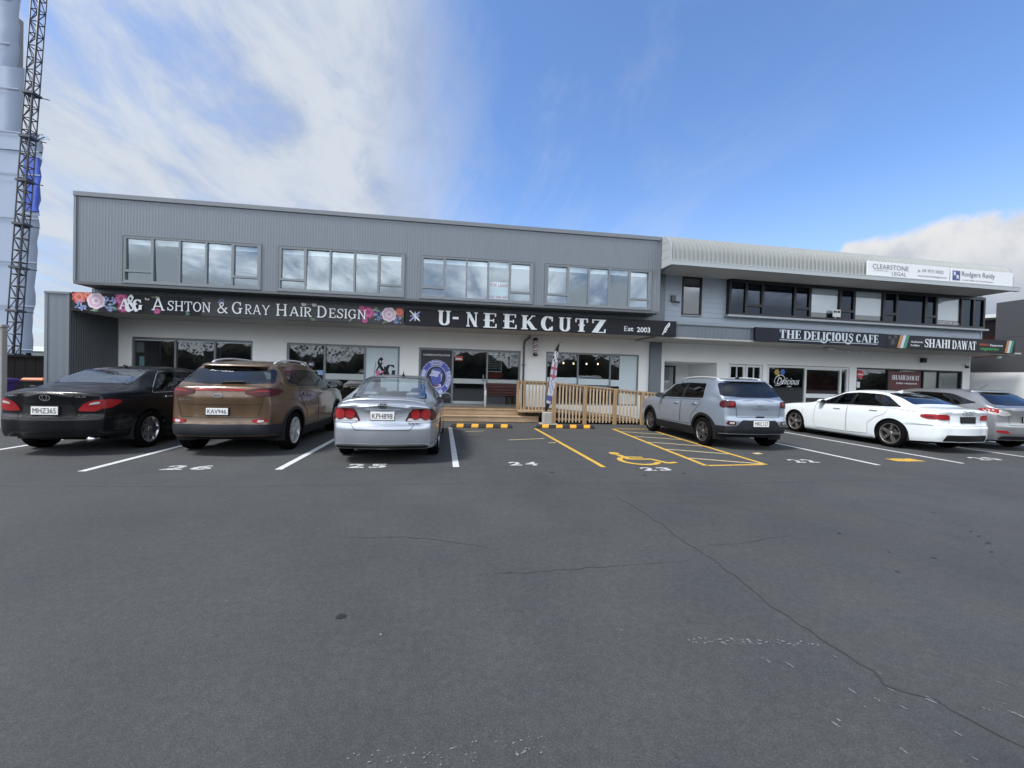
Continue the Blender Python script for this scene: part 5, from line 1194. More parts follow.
# ================================================================== CARS
M_TYRE = pmat('tyre_rubber', (.005, .005, .0055), .95, var=.2, spec=.05)
M_RIM = pmat('alloy_silver', (.52, .53, .55), .28, 1.0)
M_RIMM = pmat('alloy_machined', (.17, .17, .175), .35, .9)
M_RIMD = pmat('alloy_dark', (.05, .05, .055), .35, .8)
M_BLACKPL = pmat('black_plastic', (.010, .010, .011), .6, spec=.25, var=.15, bump=.15, bscale=300)
M_GREYPL = pmat('charcoal_plastic', (.016, .018, .023), .65, spec=.25, var=.15, bump=.15, bscale=300)
M_UNDER = pmat('underbody', (.006, .006, .006), .9)
M_GAP = pmat('panel_gap', (.006, .006, .006), .8)
M_GAPL = pmat('light_panel_gap', (.20, .21, .22), .8)
M_FRIT = pmat('window_border', (.008, .008, .009), .12)
M_SEAT = pmat('seat_cloth', (.03, .03, .033), .9)
M_SEATG = pmat('seat_grey', (.24, .24, .25), .9)
M_RAIL = pmat('satin_rail', (.50, .51, .52), .4, .4)
M_MIRG = pmat('mirror_glass', (.10, .11, .12), .1, .8)
M_CHROME = pmat('chrome', (.75, .76, .78), .12, 1.0)
M_PLATE = pmat('plate_white', (.72, .73, .72), .4)
M_INK = pmat('plate_ink', (.012, .012, .015), .5)
M_RED = pmat('red_lens', (.24, .007, .010), .35, coat=.1, spec=.3, var=.25, scale=25)
M_REDD = pmat('red_lens_dark', (.05, .003, .005), .35, coat=.1, spec=.3, var=.25, scale=25)
M_CLEAR = pmat('clear_lens', (.50, .49, .49), .2, .3, coat=.4, var=.15, scale=25)
M_AMBER = pmat('amber_lens', (.7, .25, .05), .15, coat=1.)
G_CAR = glass_mat('car_glass', (.42, .46, .46), .015)
G_TINT = glass_mat('tinted_car_glass', (.07, .075, .085), .02)
G_CLEARC = glass_mat('light_car_glass', (.90, .96, .95), .17)

def rounded(poly, r, n=4):
    out = []; m = len(poly)
    for i in range(m):
        a, b, c = Vector(poly[i-1]), Vector(poly[i]), Vector(poly[(i+1) % m])
        u, v = (a-b), (c-b); lu, lv = u.length, v.length
        d = min(r, lu*.45, lv*.45)
        p, q = b+u/lu*d, b+v/lv*d
        for k in range(n+1):
            t = k/n; out.append(tuple(p*(1-t)**2+b*2*t*(1-t)+q*t*t))
    return out
def inside(poly, x, y):
    r = False; n = len(poly)
    for i in range(n):
        (x1, y1), (x2, y2) = poly[i-1], poly[i]
        if (y1 > y) != (y2 > y) and x < (x2-x1)*(y-y1)/(y2-y1)+x1: r = not r
    return r
def inset(poly, d):
    c = sum(poly[i-1][0]*poly[i][1]-poly[i][0]*poly[i-1][1] for i in range(len(poly)))
    s = 1 if c > 0 else -1; out = []; n = len(poly)
    for i in range(n):
        a, b, c2 = Vector(poly[i-1]), Vector(poly[i]), Vector(poly[(i+1) % n])
        t = (c2-a)
        if t.length < 1e-9: t = (c2-b)
        t.normalize(); nrm = Vector((-t.y, t.x))*s
        out.append(tuple(b+nrm*d))
    return out
def circle(cx, cy, rx, ry=None, n=20): return [(cx+rx*math.cos(2*PI*k/n), cy+(ry or rx)*math.sin(2*PI*k/n)) for k in range(n)]

class Car:
    def __init__(s, name, label, cat, x, y, rz, S, paint):
        s.S = S; s.L, s.W = S['L'], S['W']
        s.root = thing(name, label, cat, (0, 0, 0), Matrix.Translation((x, y, 0)) @ Matrix.Rotation(rz, 4, 'Z'))
        s.paint = paint; s.holes = []; s.gapm = S.get('gapm', M_GAP)
        s.top, s.belt, s.hw, s.rw, s.sill = (PC(S[k]) for k in ('top', 'belt', 'halfw', 'roofw', 'sill'))
        s.prof = PC(S.get('prof', [(0, .95), (.12, .985), (.45, 1.), (.72, .992), (.9, .972), (1, .945)]))
        s.ax = (S['ro'], S['ro']+S['wb']); s.R = S['R']; s.Ra = s.R+S.get('gap', .045)
        s.shell()
    def section(s, y):
        zs, zb, zt, w = s.sill(y), s.belt(y), s.top(y), s.hw(y)
        zt = max(zt, zb+.02); zl = zs
        for a in s.ax:
            d = abs(y-a)
            if d < s.Ra: zl = max(zl, s.R+math.sqrt(s.Ra**2-d*d))
        zl = min(zl, zb-.05)
        pts = []; NS = 18
        for i in range(NS):
            z = zl+(zb-zl)*i/(NS-1); u = max(0, (z-zs)/(zb-zs)); pts.append((w*s.prof(u), z))
        h = zt-zb; xb = w*s.prof(1); NU = 30
        g = smoothstep(.13, .36, h); xr = min(s.rw(y), xb*.97)
        P = [Vector((xb, zb)), Vector((xb-.012, zb+.02)), Vector((xb+(xr-xb)*.5+.012, zb+.43*h)), Vector((xr, zb+.80*h)), Vector((xr-.035, zb+.89*h)), Vector((xr*.80, zb+.955*h)), Vector((xr*.42, zb+.99*h)), Vector((0, zt))]
        cl = [0]
        for i in range(1, len(P)): cl.append(cl[-1]+(P[i]-P[i-1]).length)
        px = PC([(c/cl[-1], p.x) for c, p in zip(cl, P)]); pz = PC([(c/cl[-1], p.y) for c, p in zip(cl, P)])
        for i in range(1, NU+1):
            t = i/NU; ph = t*PI/2
            hx, hz = xb*math.cos(ph)**.72, zb+h*math.sin(ph)**.72
            pts.append((max(0, hx*(1-g)+px(t)*g), hz*(1-g)+pz(t)*g))
        pts[-1] = (0, zt)
        return pts
    def shell(s):
        S = s.S; L = s.L; dr, df = S.get('dr', .14), S.get('df', .2)
        st = [dr+i*.035 for i in range(int((L-df-dr)/.035)+1)]+[L-df]
        for a in s.ax: st = [q for q in st if abs(q-a) > s.Ra+.012]
        for a in s.ax:
            st += [a+s.Ra*math.cos(rad(k)) for k in range(0, 181, 6) if 0 < k < 180]
            for e in (-1, 1): st += [a+e*(s.Ra-.0004), a+e*(s.Ra+.0004)]
        st = sorted(q for q in st if dr-1e-6 <= q <= L-df+1e-6)
        st = [q for i, q in enumerate(st) if i == 0 or q-st[i-1] > 5e-4]
        rows = []
        def cap(y0, d, rx, rz, sgn, bow, prof):
            sec = s.section(y0); xm = max(p[0] for p in sec); zc = .6; zt = sec[-1][1]; out = []
            pr = PC(prof)
            for k in range(1, 8):
                th = k/7*PI/2; ix = rx*(1-math.cos(th)); iz = rz*(1-math.cos(th))
                out.append([(x*(1-ix/xm), y0-sgn*(d*math.sin(th)-pr(z)*math.sin(th)), z-(iz*(z-zc)/(zt-zc) if z > zc else 0)) for x, z in sec])
            last = out[-1]
            for q in (.9, .78, .64, .48, .3, .12, .0):
                out.append([(x*q, y-sgn*bow*(1-q*q), z) for x, y, z in last])
            return out
        rc = cap(st[0], dr, S.get('rrx', .26), S.get('rrz', .05), 1, S.get('bow', .05), S.get('rear', [(0, 0), (2, 0)]))
        fc = cap(st[-1], df, S.get('frx', .3), S.get('frz', .08), -1, .1, S.get('front', [(0, 0), (2, 0)]))
        rows = rc[::-1]+[[(x, y, z) for x, z in s.section(y)] for y in st]+fc
        mb = MB(); G = []
        for r in rows:
            G.append([(x, y, z) for x, y, z in r]+[(-x, y, z) for x, y, z in r[-2::-1]])
        mb.grid(G); s.mb = mb
        s.bvh = BVHTree.FromPolygons([Vector(v) for v in mb.v], mb.f)
    def hit(s, view, a, b):
        o, d = {'L': ((-3, a, b), (1, 0, 0)), 'R': ((3, a, b), (-1, 0, 0)), 'B': ((a, -2, b), (0, 1, 0)), 'F': ((a, s.L+2, b), (0, -1, 0)), 'T': ((a, b, 4), (0, 0, -1))}[view]
        d = Vector(d); l, n, i, _ = s.bvh.ray_cast(Vector(o), d)
        if l is None:
            l, n, i, _ = s.bvh.find_nearest(Vector(o)+d*2.2)
        if n.dot(d) > 0: n = -n
        return l, n
    def P(s, view, a, b, off=0.):
        l, n = s.hit(view, a, b); return l+n*off
    def patch(s, mb, view, poly, off=.004, mi=0, step=.035, skirt=True):
        xs = sorted(p[0] for p in poly); x0, x1 = xs[0], xs[-1]
        n = max(3, int((x1-x0)/step)); cols = sorted(set([round(x0+(x1-x0)*(.5-.5*math.cos(PI*i/n)), 5) for i in range(n+1)]))
        cols[0], cols[-1] = x0+1e-5, x1-1e-5
        zs = [p[1] for p in poly]; m = max(3, int((max(zs)-min(zs))/step))
        rows = []
        for x in cols:
            ys = []
            for i in range(len(poly)):
                (xa, ya), (xb, yb) = poly[i-1], poly[i]
                if (xa > x) != (xb > x): ys.append(ya+(yb-ya)*(x-xa)/(xb-xa))
            if len(ys) < 2: continue
            a, b = min(ys), max(ys)
            rows.append([s.P(view, x, a+(b-a)*j/m, off) for j in range(m+1)])
        mb.grid(rows, mi)
        if skirt:
            bd = [r[0] for r in rows]+rows[-1][1:]+[r[-1] for r in rows[::-1]][1:]+rows[0][::-1][1:-1]
            c = sum(bd, Vector())/len(bd); low = []
            dirv = {'L': Vector((1, 0, 0)), 'R': Vector((-1, 0, 0)), 'B': Vector((0, 1, 0)), 'F': Vector((0, -1, 0)), 'T': Vector((0, 0, -1))}[view]
            low = [p+dirv*(off+.006) for p in bd]
            k = len(bd); mb.add(bd+low, [(i, (i+1) % k, k+(i+1) % k, k+i) for i in range(k)], mi)
    def ribbon(s, mb, view, pts, w, off=.003, mi=0, step=.03, closed=False):
        if closed: pts = list(pts)+[pts[0]]
        Q = []
        for i in range(len(pts)-1):
            a, b = Vector(pts[i]), Vector(pts[i+1]); k = max(1, int((b-a).length/step))
            Q += [a+(b-a)*j/k for j in range(k)]
        Q.append(Vector(pts[-1])); rows = []
        for i, q in enumerate(Q):
            t = (Q[min(i+1, len(Q)-1)]-Q[max(i-1, 0)])
            if closed and i in (0, len(Q)-1): t = Q[1]-Q[-2]
            t.normalize(); n = Vector((-t.y, t.x))
            rows.append([s.P(view, *(q+n*w*.5), off), s.P(view, *(q-n*w*.5), off)])
        mb.grid(rows, mi)
    def window(s, view, poly, glass, border=.03, name='window'):
        s.holes.append((view, inset(poly, .016)))
        mb = MB(); s.patch(mb, view, poly, .003, 0, skirt=False)
        inn = inset(poly, border); n = len(poly)
        rows = [[s.P(view, *poly[i % n], .006), s.P(view, *[(u+v)/2 for u, v in zip(poly[i % n], inn[i % n])], .006), s.P(view, *inn[i % n], .005)] for i in range(n+1)]
        mb.grid(rows, 1)
        return obj(name, mb, [glass, M_FRIT], s.root)
    def part(s, name, view, poly, mat, off=.004, parent=None, label=None, step=.035):
        mb = MB(); s.patch(mb, view, poly, off, 0, step); return obj(name, mb, mat, parent or s.root, label=label)
    def both(s, name, poly, mat, off=.004, step=.035, label=None): return [s.part(name, v, poly, mat, off, step=step, label=label) for v in 'LR']
    def finish(s):
        mb = s.mb; keep = []
        V = [Vector(v) for v in mb.v]
        dirs = {'L': Vector((-1, 0, 0)), 'R': Vector((1, 0, 0)), 'B': Vector((0, -1, 0)), 'T': Vector((0, 0, 1)), 'F': Vector((0, 1, 0))}
        H = []
        for v, p in s.holes:
            xs = [q[0] for q in p]; ys = [q[1] for q in p]; H.append((v, p, min(xs), max(xs), min(ys), max(ys)))
        for f in mb.f:
            c = (V[f[0]]+V[f[1]]+V[f[2]]+V[f[3]])/4; cut = False
            if c.z > .7:
                for v, p, a, b, d, e in H:
                    if v in 'LR':
                        if (c.x < 0) != (v == 'L') or abs(c.x) < .3: continue
                        q = (c.y, c.z)
                    elif v in 'BF':
                        if (v == 'B') != (c.y < s.L/2): continue
                        q = (c.x, c.z)
                    else: q = (c.x, c.y)
                    if a < q[0] < b and d < q[1] < e and inside(p, *q): cut = True; break
            if not cut: keep.append(f)
        o = MB(); o.add(mb.v, keep, 0, True)
        obj('body', o, s.paint, s.root)
        # floor, firewall and wheel housings
        u = MB(); W = s.W/2
        a0, a1 = s.ax
        zu = s.sill(s.L/2)
        u.box(-W*.94, W*.94, a0+s.Ra+.02, a1-s.Ra-.02, zu-.03, .42)
        u.box(-W+.36, W-.36, a0-s.Ra, s.L-.3, zu-.01, .55)
        u.box(-W*.9, W*.9, a1-s.Ra-.1, a1-s.Ra-.03, .4, min(.9, s.top(a1-s.Ra)-.06))
        wr = s.hw(.2)*.8-.12; u.box(-wr, wr, .15, a0-s.Ra-.01, s.sill(.2)+.01, .5)
        for a in s.ax:
            for e in (-1, 1):
                prof = [(s.Ra+.012, e*(W-.36)), (s.Ra+.004, e*(W*.955-.012))]
                u.lathe(prof, (0, a, s.R), 20, 'X', a0=-.35, a1=PI+.35)
        obj('underbody', u, M_UNDER, s.root)
    def wheel(s, spokes=5, rim=M_RIM, twin=False, back=M_RIMD, rr=None, spw=.05):
        R = s.R; tw = s.S.get('tw', .215); rr = rr or R*.70
        for a in s.ax:
            for e in (-1, 1):
                cx = e*(s.W/2-tw/2-.022); t = MB(); h = tw/2
                t.lathe([(rr, -h*.9), (rr+.02, -h), (R-.05, -h*1.02), (R-.012, -h*.86), (R, -h*.6), (R, h*.6), (R-.012, h*.86), (R-.05, h*1.02), (rr+.02, h), (rr, h*.9), (rr-.01, h*.5)], (cx, a, R), 36, 'X')
                w = obj('wheel', t, M_TYRE, s.root)
                m = MB(); o = e*h
                m.lathe([(rr, o*.93), (rr-.012, o*.97), (rr-.022, o*.9), (rr-.03, o*.3)], (cx, a, R), 36, 'X', 0)
                m.lathe([(rr-.028, o*.32), (.001, o*.32)], (cx, a, R), 36, 'X', 1)
                m.lathe([(R*.42, o*.36), (R*.42, o*.44), (.05, o*.44)], (cx, a, R), 24, 'X', 2)
                m.lathe([(.062, o*.4), (.058, o*.84), (.03, o*.9), (.001, o*.9)], (cx, a, R), 18, 'X', 0)
                for k in range(spokes):
                    for dv in ((-.13, .13) if twin else (0,)):
                        an = 2*PI*k/spokes+PI/2+.2
                        d = Vector((0, math.cos(an), math.sin(an))); n = Vector((0, -d.z, d.y))
                        an2 = an+dv; d2 = Vector((0, math.cos(an2), math.sin(an2)))
                        p0 = Vector((cx, a, R))+d*.04+n*(dv*.12); p1 = Vector((cx, a, R))+d2*(rr-.018)
                        X = lambda q: Vector((q, 0, 0)); w0, w1 = spw*.55, spw*.5*(.75 if twin else 1.15)
                        vs = [p0+n*w0+X(o*.84), p0-n*w0+X(o*.84), p1-n*w1+X(o*.9), p1+n*w1+X(o*.9), p0+n*w0*1.2+X(o*.5), p0-n*w0*1.2+X(o*.5), p1-n*w1*1.2+X(o*.45), p1+n*w1*1.2+X(o*.45)]
                        m.add(vs, [(0, 1, 2, 3), (0, 3, 7, 4), (1, 5, 6, 2), (4, 7, 6, 5), (3, 2, 6, 7)], 0)
                obj('rim', m, [rim, back, M_GREYPL], w)
    def doors(s, polys, handles, hmat=None):
        """polys: front and rear door outlines in (y,z); handle centres"""
        for v in 'LR':
            for poly, hd in zip(polys, handles):
                d = s.part('door', v, poly, s.paint, .0035, step=.05)
                g = MB(); s.ribbon(g, v, poly, .009, .0045, closed=True); obj('panel_gap', g, s.gapm, d)
                l, n = s.hit(v, *hd); e = -1 if v == 'L' else 1
                h = MB(); y, z = hd
                h.bbox(min(l.x+e*.004, l.x+e*.035), max(l.x+e*.004, l.x+e*.035), y-.1, y+.1, z-.014, z+.014, .008)
                h.tube([(l.x+e*.0, y-.05, z-.002), (l.x+e*.012, y-.05, z-.002)], .03, 10)
                obj('handle', h, hmat or s.paint, d)
    def gaps(s, lines, w=.008):
        g = MB()
        for v, pts in lines: s.ribbon(g, v, pts, w, .0042)
        obj('panel_gap', g, s.gapm, s.root)
    def plate(s, z, text, w=.36, h=.125, x=0., tilt=0., off=.012, frame=None, mat=None):
        l = min(s.P('B', x+q, z).y for q in (-.15, 0, .15)); mb = MB(); y = l-off
        mb.bbox(x-w/2-.012, x+w/2+.012, y, l+.02, z-h/2-.012, z+h/2+.012, .004, 1)
        mb.bbox(x-w/2, x+w/2, y-.006, y+.004, z-h/2, z+h/2, .002, 0)
        p = obj('number_plate', mb, [mat or M_PLATE, frame or M_BLACKPL], s.root)
        t = MB(); text_fit(t, text, x-w*.43, x+w*.43, z-h*.33, z+h*.33, lambda u, v: (u, y-.0085, v), bold=.0)
        obj('plate_lettering', t, M_INK, p)
    def mirrors(s, y, z, mat, x=None):
        for e in (-1, 1):
            b = s.P('L' if e < 0 else 'R', y, z); mb = MB(); X = abs(b.x)
            prof = [(-.06, .0), (-.055, .045), (-.02, .068), (.03, .06), (.07, .03), (.085, .0)]
            rows = []
            for k in range(13):
                an = 2*PI*k/12; rows.append([(e*(X+.13+.115*math.cos(an)*(r/.068)**.6), y-.02+q, z+.02+r*math.sin(an)) for q, r in prof])
            mb.grid(rows, 0)
            mb.bar((e*(X-.02), y, z-.01), (e*(X+.08), y, z), .05, 0)
            m = obj('mirror', mb, mat, s.root)
            g = MB(); g.add([(e*(X+.13+.10*math.cos(2*PI*k/14)), y-.083, z+.02+.052*math.sin(2*PI*k/14)) for k in range(14)], [tuple(range(14))])
            obj('mirror_glass', g, M_MIRG, m)
    def seats(s, yf, yr, z=.35, mat=None, hz=1.18, wheel_side=1):
        mat = mat or M_SEAT
        for y, hh in ((yf, hz), (yr, hz-.06)):
            for x in (-.37, .37):
                b = MB()
                b.bbox(x-.25, x+.25, y, y+.5, z, z+.2, .05)
                k = -.18; T = Matrix.Rotation(.22, 4, 'X')
                q = MB(); q.bbox(-.24, .24, -.07, .07, 0, .58, .05); q.bbox(-.13, .13, -.055, .045, .62, hh-z-.12+.02, .04); q.bar((-.06, 0, .56), (-.06, 0, .66), .015); q.bar((.06, 0, .56), (.06, 0, .66), .015)
                M = Matrix.Translation((x, y, z+.12)) @ T
                b.add([M @ Vector(v) for v in q.v], q.f, 0)
                obj('seat', b, mat, s.root)
        d = MB(); d.bbox(-.66, .66, yf+.85, yf+1.2, .62, .86, .05); obj('dashboard', d, M_SEAT, s.root)
        w = MB(); xs = .37*wheel_side
        w.tube([(xs+.18*math.cos(2*PI*k/20), yf+.72+.06*math.sin(2*PI*k/20), .82+.17*math.sin(2*PI*k/20)) for k in range(21)], .014, 6)
        w.bar((xs-.17, yf+.72, .82), (xs+.17, yf+.72, .82), .03); w.bar((xs, yf+.72, .82), (xs, yf+.9, .74), .04)
        obj('steering_wheel', w, M_SEAT, s.root)
    def badge_ring(s, x, z, rx, rz, inner=True, view='B'):
        mb = MB(); s.ribbon(mb, view, circle(x, z, rx, rz, 22), .011, .008, step=.02, closed=True)
        if inner: s.ribbon(mb, view, circle(x, z+rz*.1, rx*.42, rz*.85, 16), .008, .008, step=.02, closed=True)
        return obj('badge', mb, M_CHROME, s.root)
    def script(s, text, x0, x1, z, h, mat=None, name='badge_lettering'):
        mb = MB(); text_fit(mb, text, x0, x1, z-h/2, z+h/2, lambda u, v: s.P('B', u, v, .008), bold=.01); return obj(name, mb, mat or M_CHROME, s.root)

def car_paint(name, col, metal, rough=.28, flake=.05): return pmat(name, col, rough, metal, coat=.9, var=flake, scale=3.)

# ---------------------------------------------------------------- black sedan
def black_sedan(x, y, rz=rad(1.2)):
    P = pmat('black_car_paint', (.004, .0045, .006), .3, 0., coat=.35, var=.1, spec=.2)
    S = dict(L=4.82, W=1.82, ro=.90, wb=2.775, R=.33, rrx=.34, bow=.07, rrz=.05,
        top=[(0, 1.0), (.14, 1.045), (.35, 1.075), (.58, 1.09), (.75, 1.135), (1.1, 1.30), (1.5, 1.425), (1.9, 1.462), (2.4, 1.47), (2.85, 1.435), (3.2, 1.30), (3.75, 1.05), (3.95, 1.0), (4.4, .9), (4.82, .72)],
        belt=[(0, .93), (.5, .975), (1.5, .965), (3, .935), (3.8, .90), (4.4, .80), (4.82, .64)],
        halfw=[(0, .65), (.3, .77), (.9, .89), (2.4, .91), (3.8, .90), (4.4, .86), (4.82, .76)],
        roofw=[(0, .6), (.8, .60), (1.4, .58), (2.4, .57), (3.2, .60), (3.8, .66)],
        sill=[(0, .32), (.4, .29), (1.5, .2), (3.5, .2), (4.5, .22), (4.82, .25)],
        rear=[(0, .1), (.3, .035), (.42, 0), (.6, .0), (.64, .05), (.8, .055), (1.0, .03), (1.1, .0)])
    c = Car('parked_car', 'black sedan with chrome trimmed windows, nose to the dark corrugated pillar', 'car', x, y, rz, S, P)
    g = G_TINT
    c.window('T', rounded([(-.60, .80), (.60, .80), (.5, 1.46), (-.5, 1.46)], .09), glass_mat('sloping_rear_glass', (.42, .46, .46), .16), .045, 'rear_window')
    c.window('T', rounded([(-.53, 2.88), (.53, 2.88), (.68, 3.62), (-.68, 3.62)], .09), G_CAR, .04, 'windscreen')
    for v in 'LR':
        c.window(v, rounded([(2.22, .985), (3.42, .985), (2.86, 1.33), (2.25, 1.37)], .05), G_CAR)
        c.window(v, rounded([(1.0, 1.0), (2.14, .99), (2.17, 1.37), (1.58, 1.345)], .06), G_CAR)
        m = MB(); c.ribbon(m, v, rounded([(.97, .985), (3.5, .968), (2.88, 1.35), (2.2, 1.39), (1.55, 1.362)], .06), .012, .008, closed=True); obj('window_trim', m, M_CHROME, c.root)
    c.doors([[(2.2, .3), (3.3, .3), (3.42, .6), (3.4, .955), (2.19, .965)], [(1.44, .32), (2.18, .3), (2.17, .965), (1.05, .975), (1.08, .80), (1.3, .7), (1.44, .58)]], [(2.42, .87), (1.36, .9)], M_CHROME)
    for e in (-1, 1):
        v = 'L' if e < 0 else 'R'
        m = MB(); c.patch(m, 'B', rounded([(e*.38, .72), (e*.46, .84), (e*.60, .90), (e*.68, .90), (e*.68, .74), (e*.58, .71)], .03), .012, 0, .03)
        c.patch(m, v, rounded([(.10, .75), (.10, .90), (.22, .905), (.36, .885), (.36, .85), (.22, .77)], .03), .012, 0, .03)
        c.patch(m, 'B', rounded([(e*.52, .815), (e*.56, .86), (e*.66, .87), (e*.66, .835)], .015), .016, 1, .03)
        t = obj('tail_light', m, [M_RED, M_CLEAR], c.root)
    c.part('plate_recess', 'B', rounded([(-.38, .62), (.38, .62), (.33, .83), (-.33, .83)], .04), M_BLACKPL, .004)
    m = MB(); c.patch(m, 'B', rounded([(-.32, .835), (.32, .835), (.32, .855), (-.32, .855)], .008), .02); obj('garnish', m, P, c.root)
    c.plate(.725, 'MHZ365', off=.02, mat=M_PLATE)
    c.badge_ring(0, .93, .068, .047)
    c.script('GLX', .36, .5, .95, .032); c.script('CAMRY', -.62, -.42, .95, .026)
    c.gaps([('B', [(-.46, .72), (-.4, .6), (.4, .6), (.46, .72)]), ('B', [(-.86, .62), (-.5, .612), (.5, .612), (.86, .62)]), ('T', [(-.62, .75), (-.66, .3)]), ('T', [(.62, .75), (.66, .3)])])
    c.mirrors(3.2, 1.0, P); c.seats(2.2, 1.25); c.wheel(7, M_RIM, spw=.055)
    ex = MB(); ex.tube([(.55, .03, .27), (.55, .4, .27)], .035, 12); obj('exhaust_pipe', ex, M_CHROME, c.root)
    a = MB(); c_ = c.P('T', 0, 1.62); a.add([c_+Vector(q) for q in ((-.03, -.09, 0), (.03, -.09, 0), (0, .09, 0), (0, -.08, .05))], [(0, 1, 3), (1, 2, 3), (2, 0, 3)]); obj('antenna', a, P, c.root)
    c.both('pillar_trim', [(2.13,.99),(2.23,.985),(2.26,1.37),(2.16,1.37)], M_FRIT, .0045)
    c.finish()
# ---------------------------------------------------------------- bronze SUV
def bronze_suv(x, y):
    P = car_paint('bronze_car_paint', (.105, .062, .030), .35, .34)
    S = dict(L=4.48, W=1.855, ro=.82, wb=2.67, R=.35, tw=.225, rrx=.36, bow=.06, rrz=.04, dr=.16,
        top=[(0, 1.15), (.16, 1.18), (.3, 1.29), (.5, 1.475), (.62, 1.555), (.85, 1.60), (1.5, 1.635), (2.1, 1.635), (2.6, 1.575), (3.0, 1.40), (3.5, 1.16), (3.7, 1.12), (4.2, 1.01), (4.48, .83)],
        belt=[(0, 1.11), (.5, 1.14), (1.2, 1.125), (2.5, 1.08), (3.4, 1.03), (4.1, .93), (4.48, .75)],
        halfw=[(0, .69), (.35, .83), (.9, .918), (2.4, .9275), (3.5, .915), (4.1, .87), (4.48, .78)],
        roofw=[(0, .70), (.5, .63), (.9, .605), (2.2, .60), (3.0, .63), (3.6, .7)],
        sill=[(0, .35), (.5, .31), (1.4, .24), (3.3, .24), (4.3, .26), (4.48, .3)],
        rear=[(0, .12), (.3, .06), (.42, .0), (.52, .0), (.56, .03), (.75, .05), (.9, .04), (1.0, .03), (1.15, .06)])
    c = Car('parked_car', 'bronze brown SUV with silver roof rails and a red strip between tail lights', 'car', x, y, 0, S, P)
    c.window('B', rounded([(-.735, 1.225), (-.3, 1.20), (.3, 1.20), (.735, 1.225), (.64, 1.46), (.2, 1.49), (-.2, 1.49), (-.64, 1.46)], .05), G_CAR, .055, 'rear_window')
    c.window('T', rounded([(-.56, 2.66), (.56, 2.66), (.7, 3.36), (-.7, 3.36)], .09), G_CAR, .04, 'windscreen')
    for v in 'LR':
        c.window(v, rounded([(2.06, 1.135), (3.12, 1.105), (2.62, 1.43), (2.08, 1.475)], .05), G_TINT)
        c.window(v, rounded([(1.12, 1.165), (1.98, 1.137), (2.0, 1.48), (1.22, 1.47)], .05), G_TINT)
        c.window(v, rounded([(.70, 1.24), (1.06, 1.17), (1.14, 1.465), (.86, 1.44)], .05), G_TINT)
        m = MB(); c.ribbon(m, v, [(.68, 1.225), (1.08, 1.15), (2.0, 1.118), (3.2, 1.085)], .014, .008); obj('window_trim', m, M_CHROME, c.root)
        # wheel arch and sill cladding
        m = MB()
        for a in c.ax:
            pts = [(a+(c.Ra+.03)*math.cos(rad(k)), c.R+(c.Ra+.03)*math.sin(rad(k))) for k in range(-12, 193, 6)]
            c.ribbon(m, v, pts, .055, .007)
        c.patch(m, v, rounded([(c.ax[0]+c.Ra+.02, .245), (c.ax[1]-c.Ra-.02, .245), (c.ax[1]-c.Ra-.04, .39), (c.ax[0]+c.Ra+.04, .39)], .03), .008)
        c.patch(m, v, rounded([(.13, .36), (.50, .33), (.50, .46), (.13, .53)], .03), .008)
        obj('cladding', m, M_GREYPL, c.root)
        # roof rail
        r = MB(); e = -1 if v == 'L' else 1
        pts = [c.P('T', e*.52, yy)+Vector((0, 0, 0.005+.05*math.sin(PI*min(1, max(0, (yy-.8)/1.75)))**.35)) for yy in [.8+1.75*k/16 for k in range(17)]]
        r.tube(pts, .018, 8); obj('roof_rail', r, M_RAIL, c.root)
    c.doors([[(2.03, .42), (3.0, .42), (3.12, .7), (3.08, 1.07), (2.03, 1.10)], [(1.36, .44), (2.01, .42), (2.01, 1.103), (1.1, 1.135), (1.0, 1.04), (1.2, .82), (1.36, .66)]], [(2.25, .99), (1.28, 1.02)])
    for e in (-1, 1):
        v = 'L' if e < 0 else 'R'; m = MB()
        c.patch(m, 'B', rounded([(e*.38, 1.045), (e*.38, 1.11), (e*.60, 1.14), (e*.75, 1.14), (e*.75, 1.0), (e*.58, .985)], .03), .012, 0, .03)
        c.patch(m, v, rounded([(.12, 1.01), (.12, 1.14), (.26, 1.14), (.44, 1.11), (.44, 1.085), (.28, 1.02)], .03), .012, 0, .03)
        c.patch(m, 'B', rounded([(e*.45, 1.06), (e*.60, 1.105), (e*.72, 1.105), (e*.72, 1.085), (e*.60, 1.08)], .01), .016, 1, .03)
        obj('tail_light', m, [M_REDD, M_RED], c.root)
        m = MB(); c.patch(m, 'B', rounded([(e*.50, .575), (e*.50, .62), (e*.68, .63), (e*.74, .595), (e*.60, .55)], .02), .012, 0, .02)
        c.patch(m, 'B', rounded([(e*.58, .57), (e*.58, .61), (e*.67, .615), (e*.67, .575)], .01), .016, 1, .02); obj('reflector', m, [M_RED, M_CLEAR], c.root)
    c.part('light_strip', 'B', rounded([(-.40, 1.09), (.40, 1.09), (.40, 1.122), (-.40, 1.122)], .01), M_RED, .01)
    m = MB(); c.patch(m, 'B', rounded([(-.86, .355), (.86, .355), (.86, .53), (.5, .54), (-.5, .54), (-.86, .53)], .03), .008); obj('bumper_cladding', m, M_GREYPL, c.root)
    c.gaps([('B', [(-.78, 1.12), (-.66, 1.0), (-.58, .655), (.58, .655), (.66, 1.0), (.78, 1.12)]), ('B', [(-.62, .88), (-.5, .865), (.5, .865), (.62, .88)])])  # last line paints the shade of the tailgate crease as a dark ribbon
    c.plate(.755, 'KAV946', w=.33, h=.108, frame=M_BLACKPL, off=.018)
    b = MB(); c.patch(b, 'B', circle(0, 1.015, .075, .038), .01, 0, .02); bo = obj('badge', b, M_RIMM, c.root)
    b = MB(); text_fit(b, 'KIA', -.05, .05, 1.002, 1.028, lambda u, v: c.P('B', u, v, .014), bold=.02); obj('badge_lettering', b, M_INK, bo)
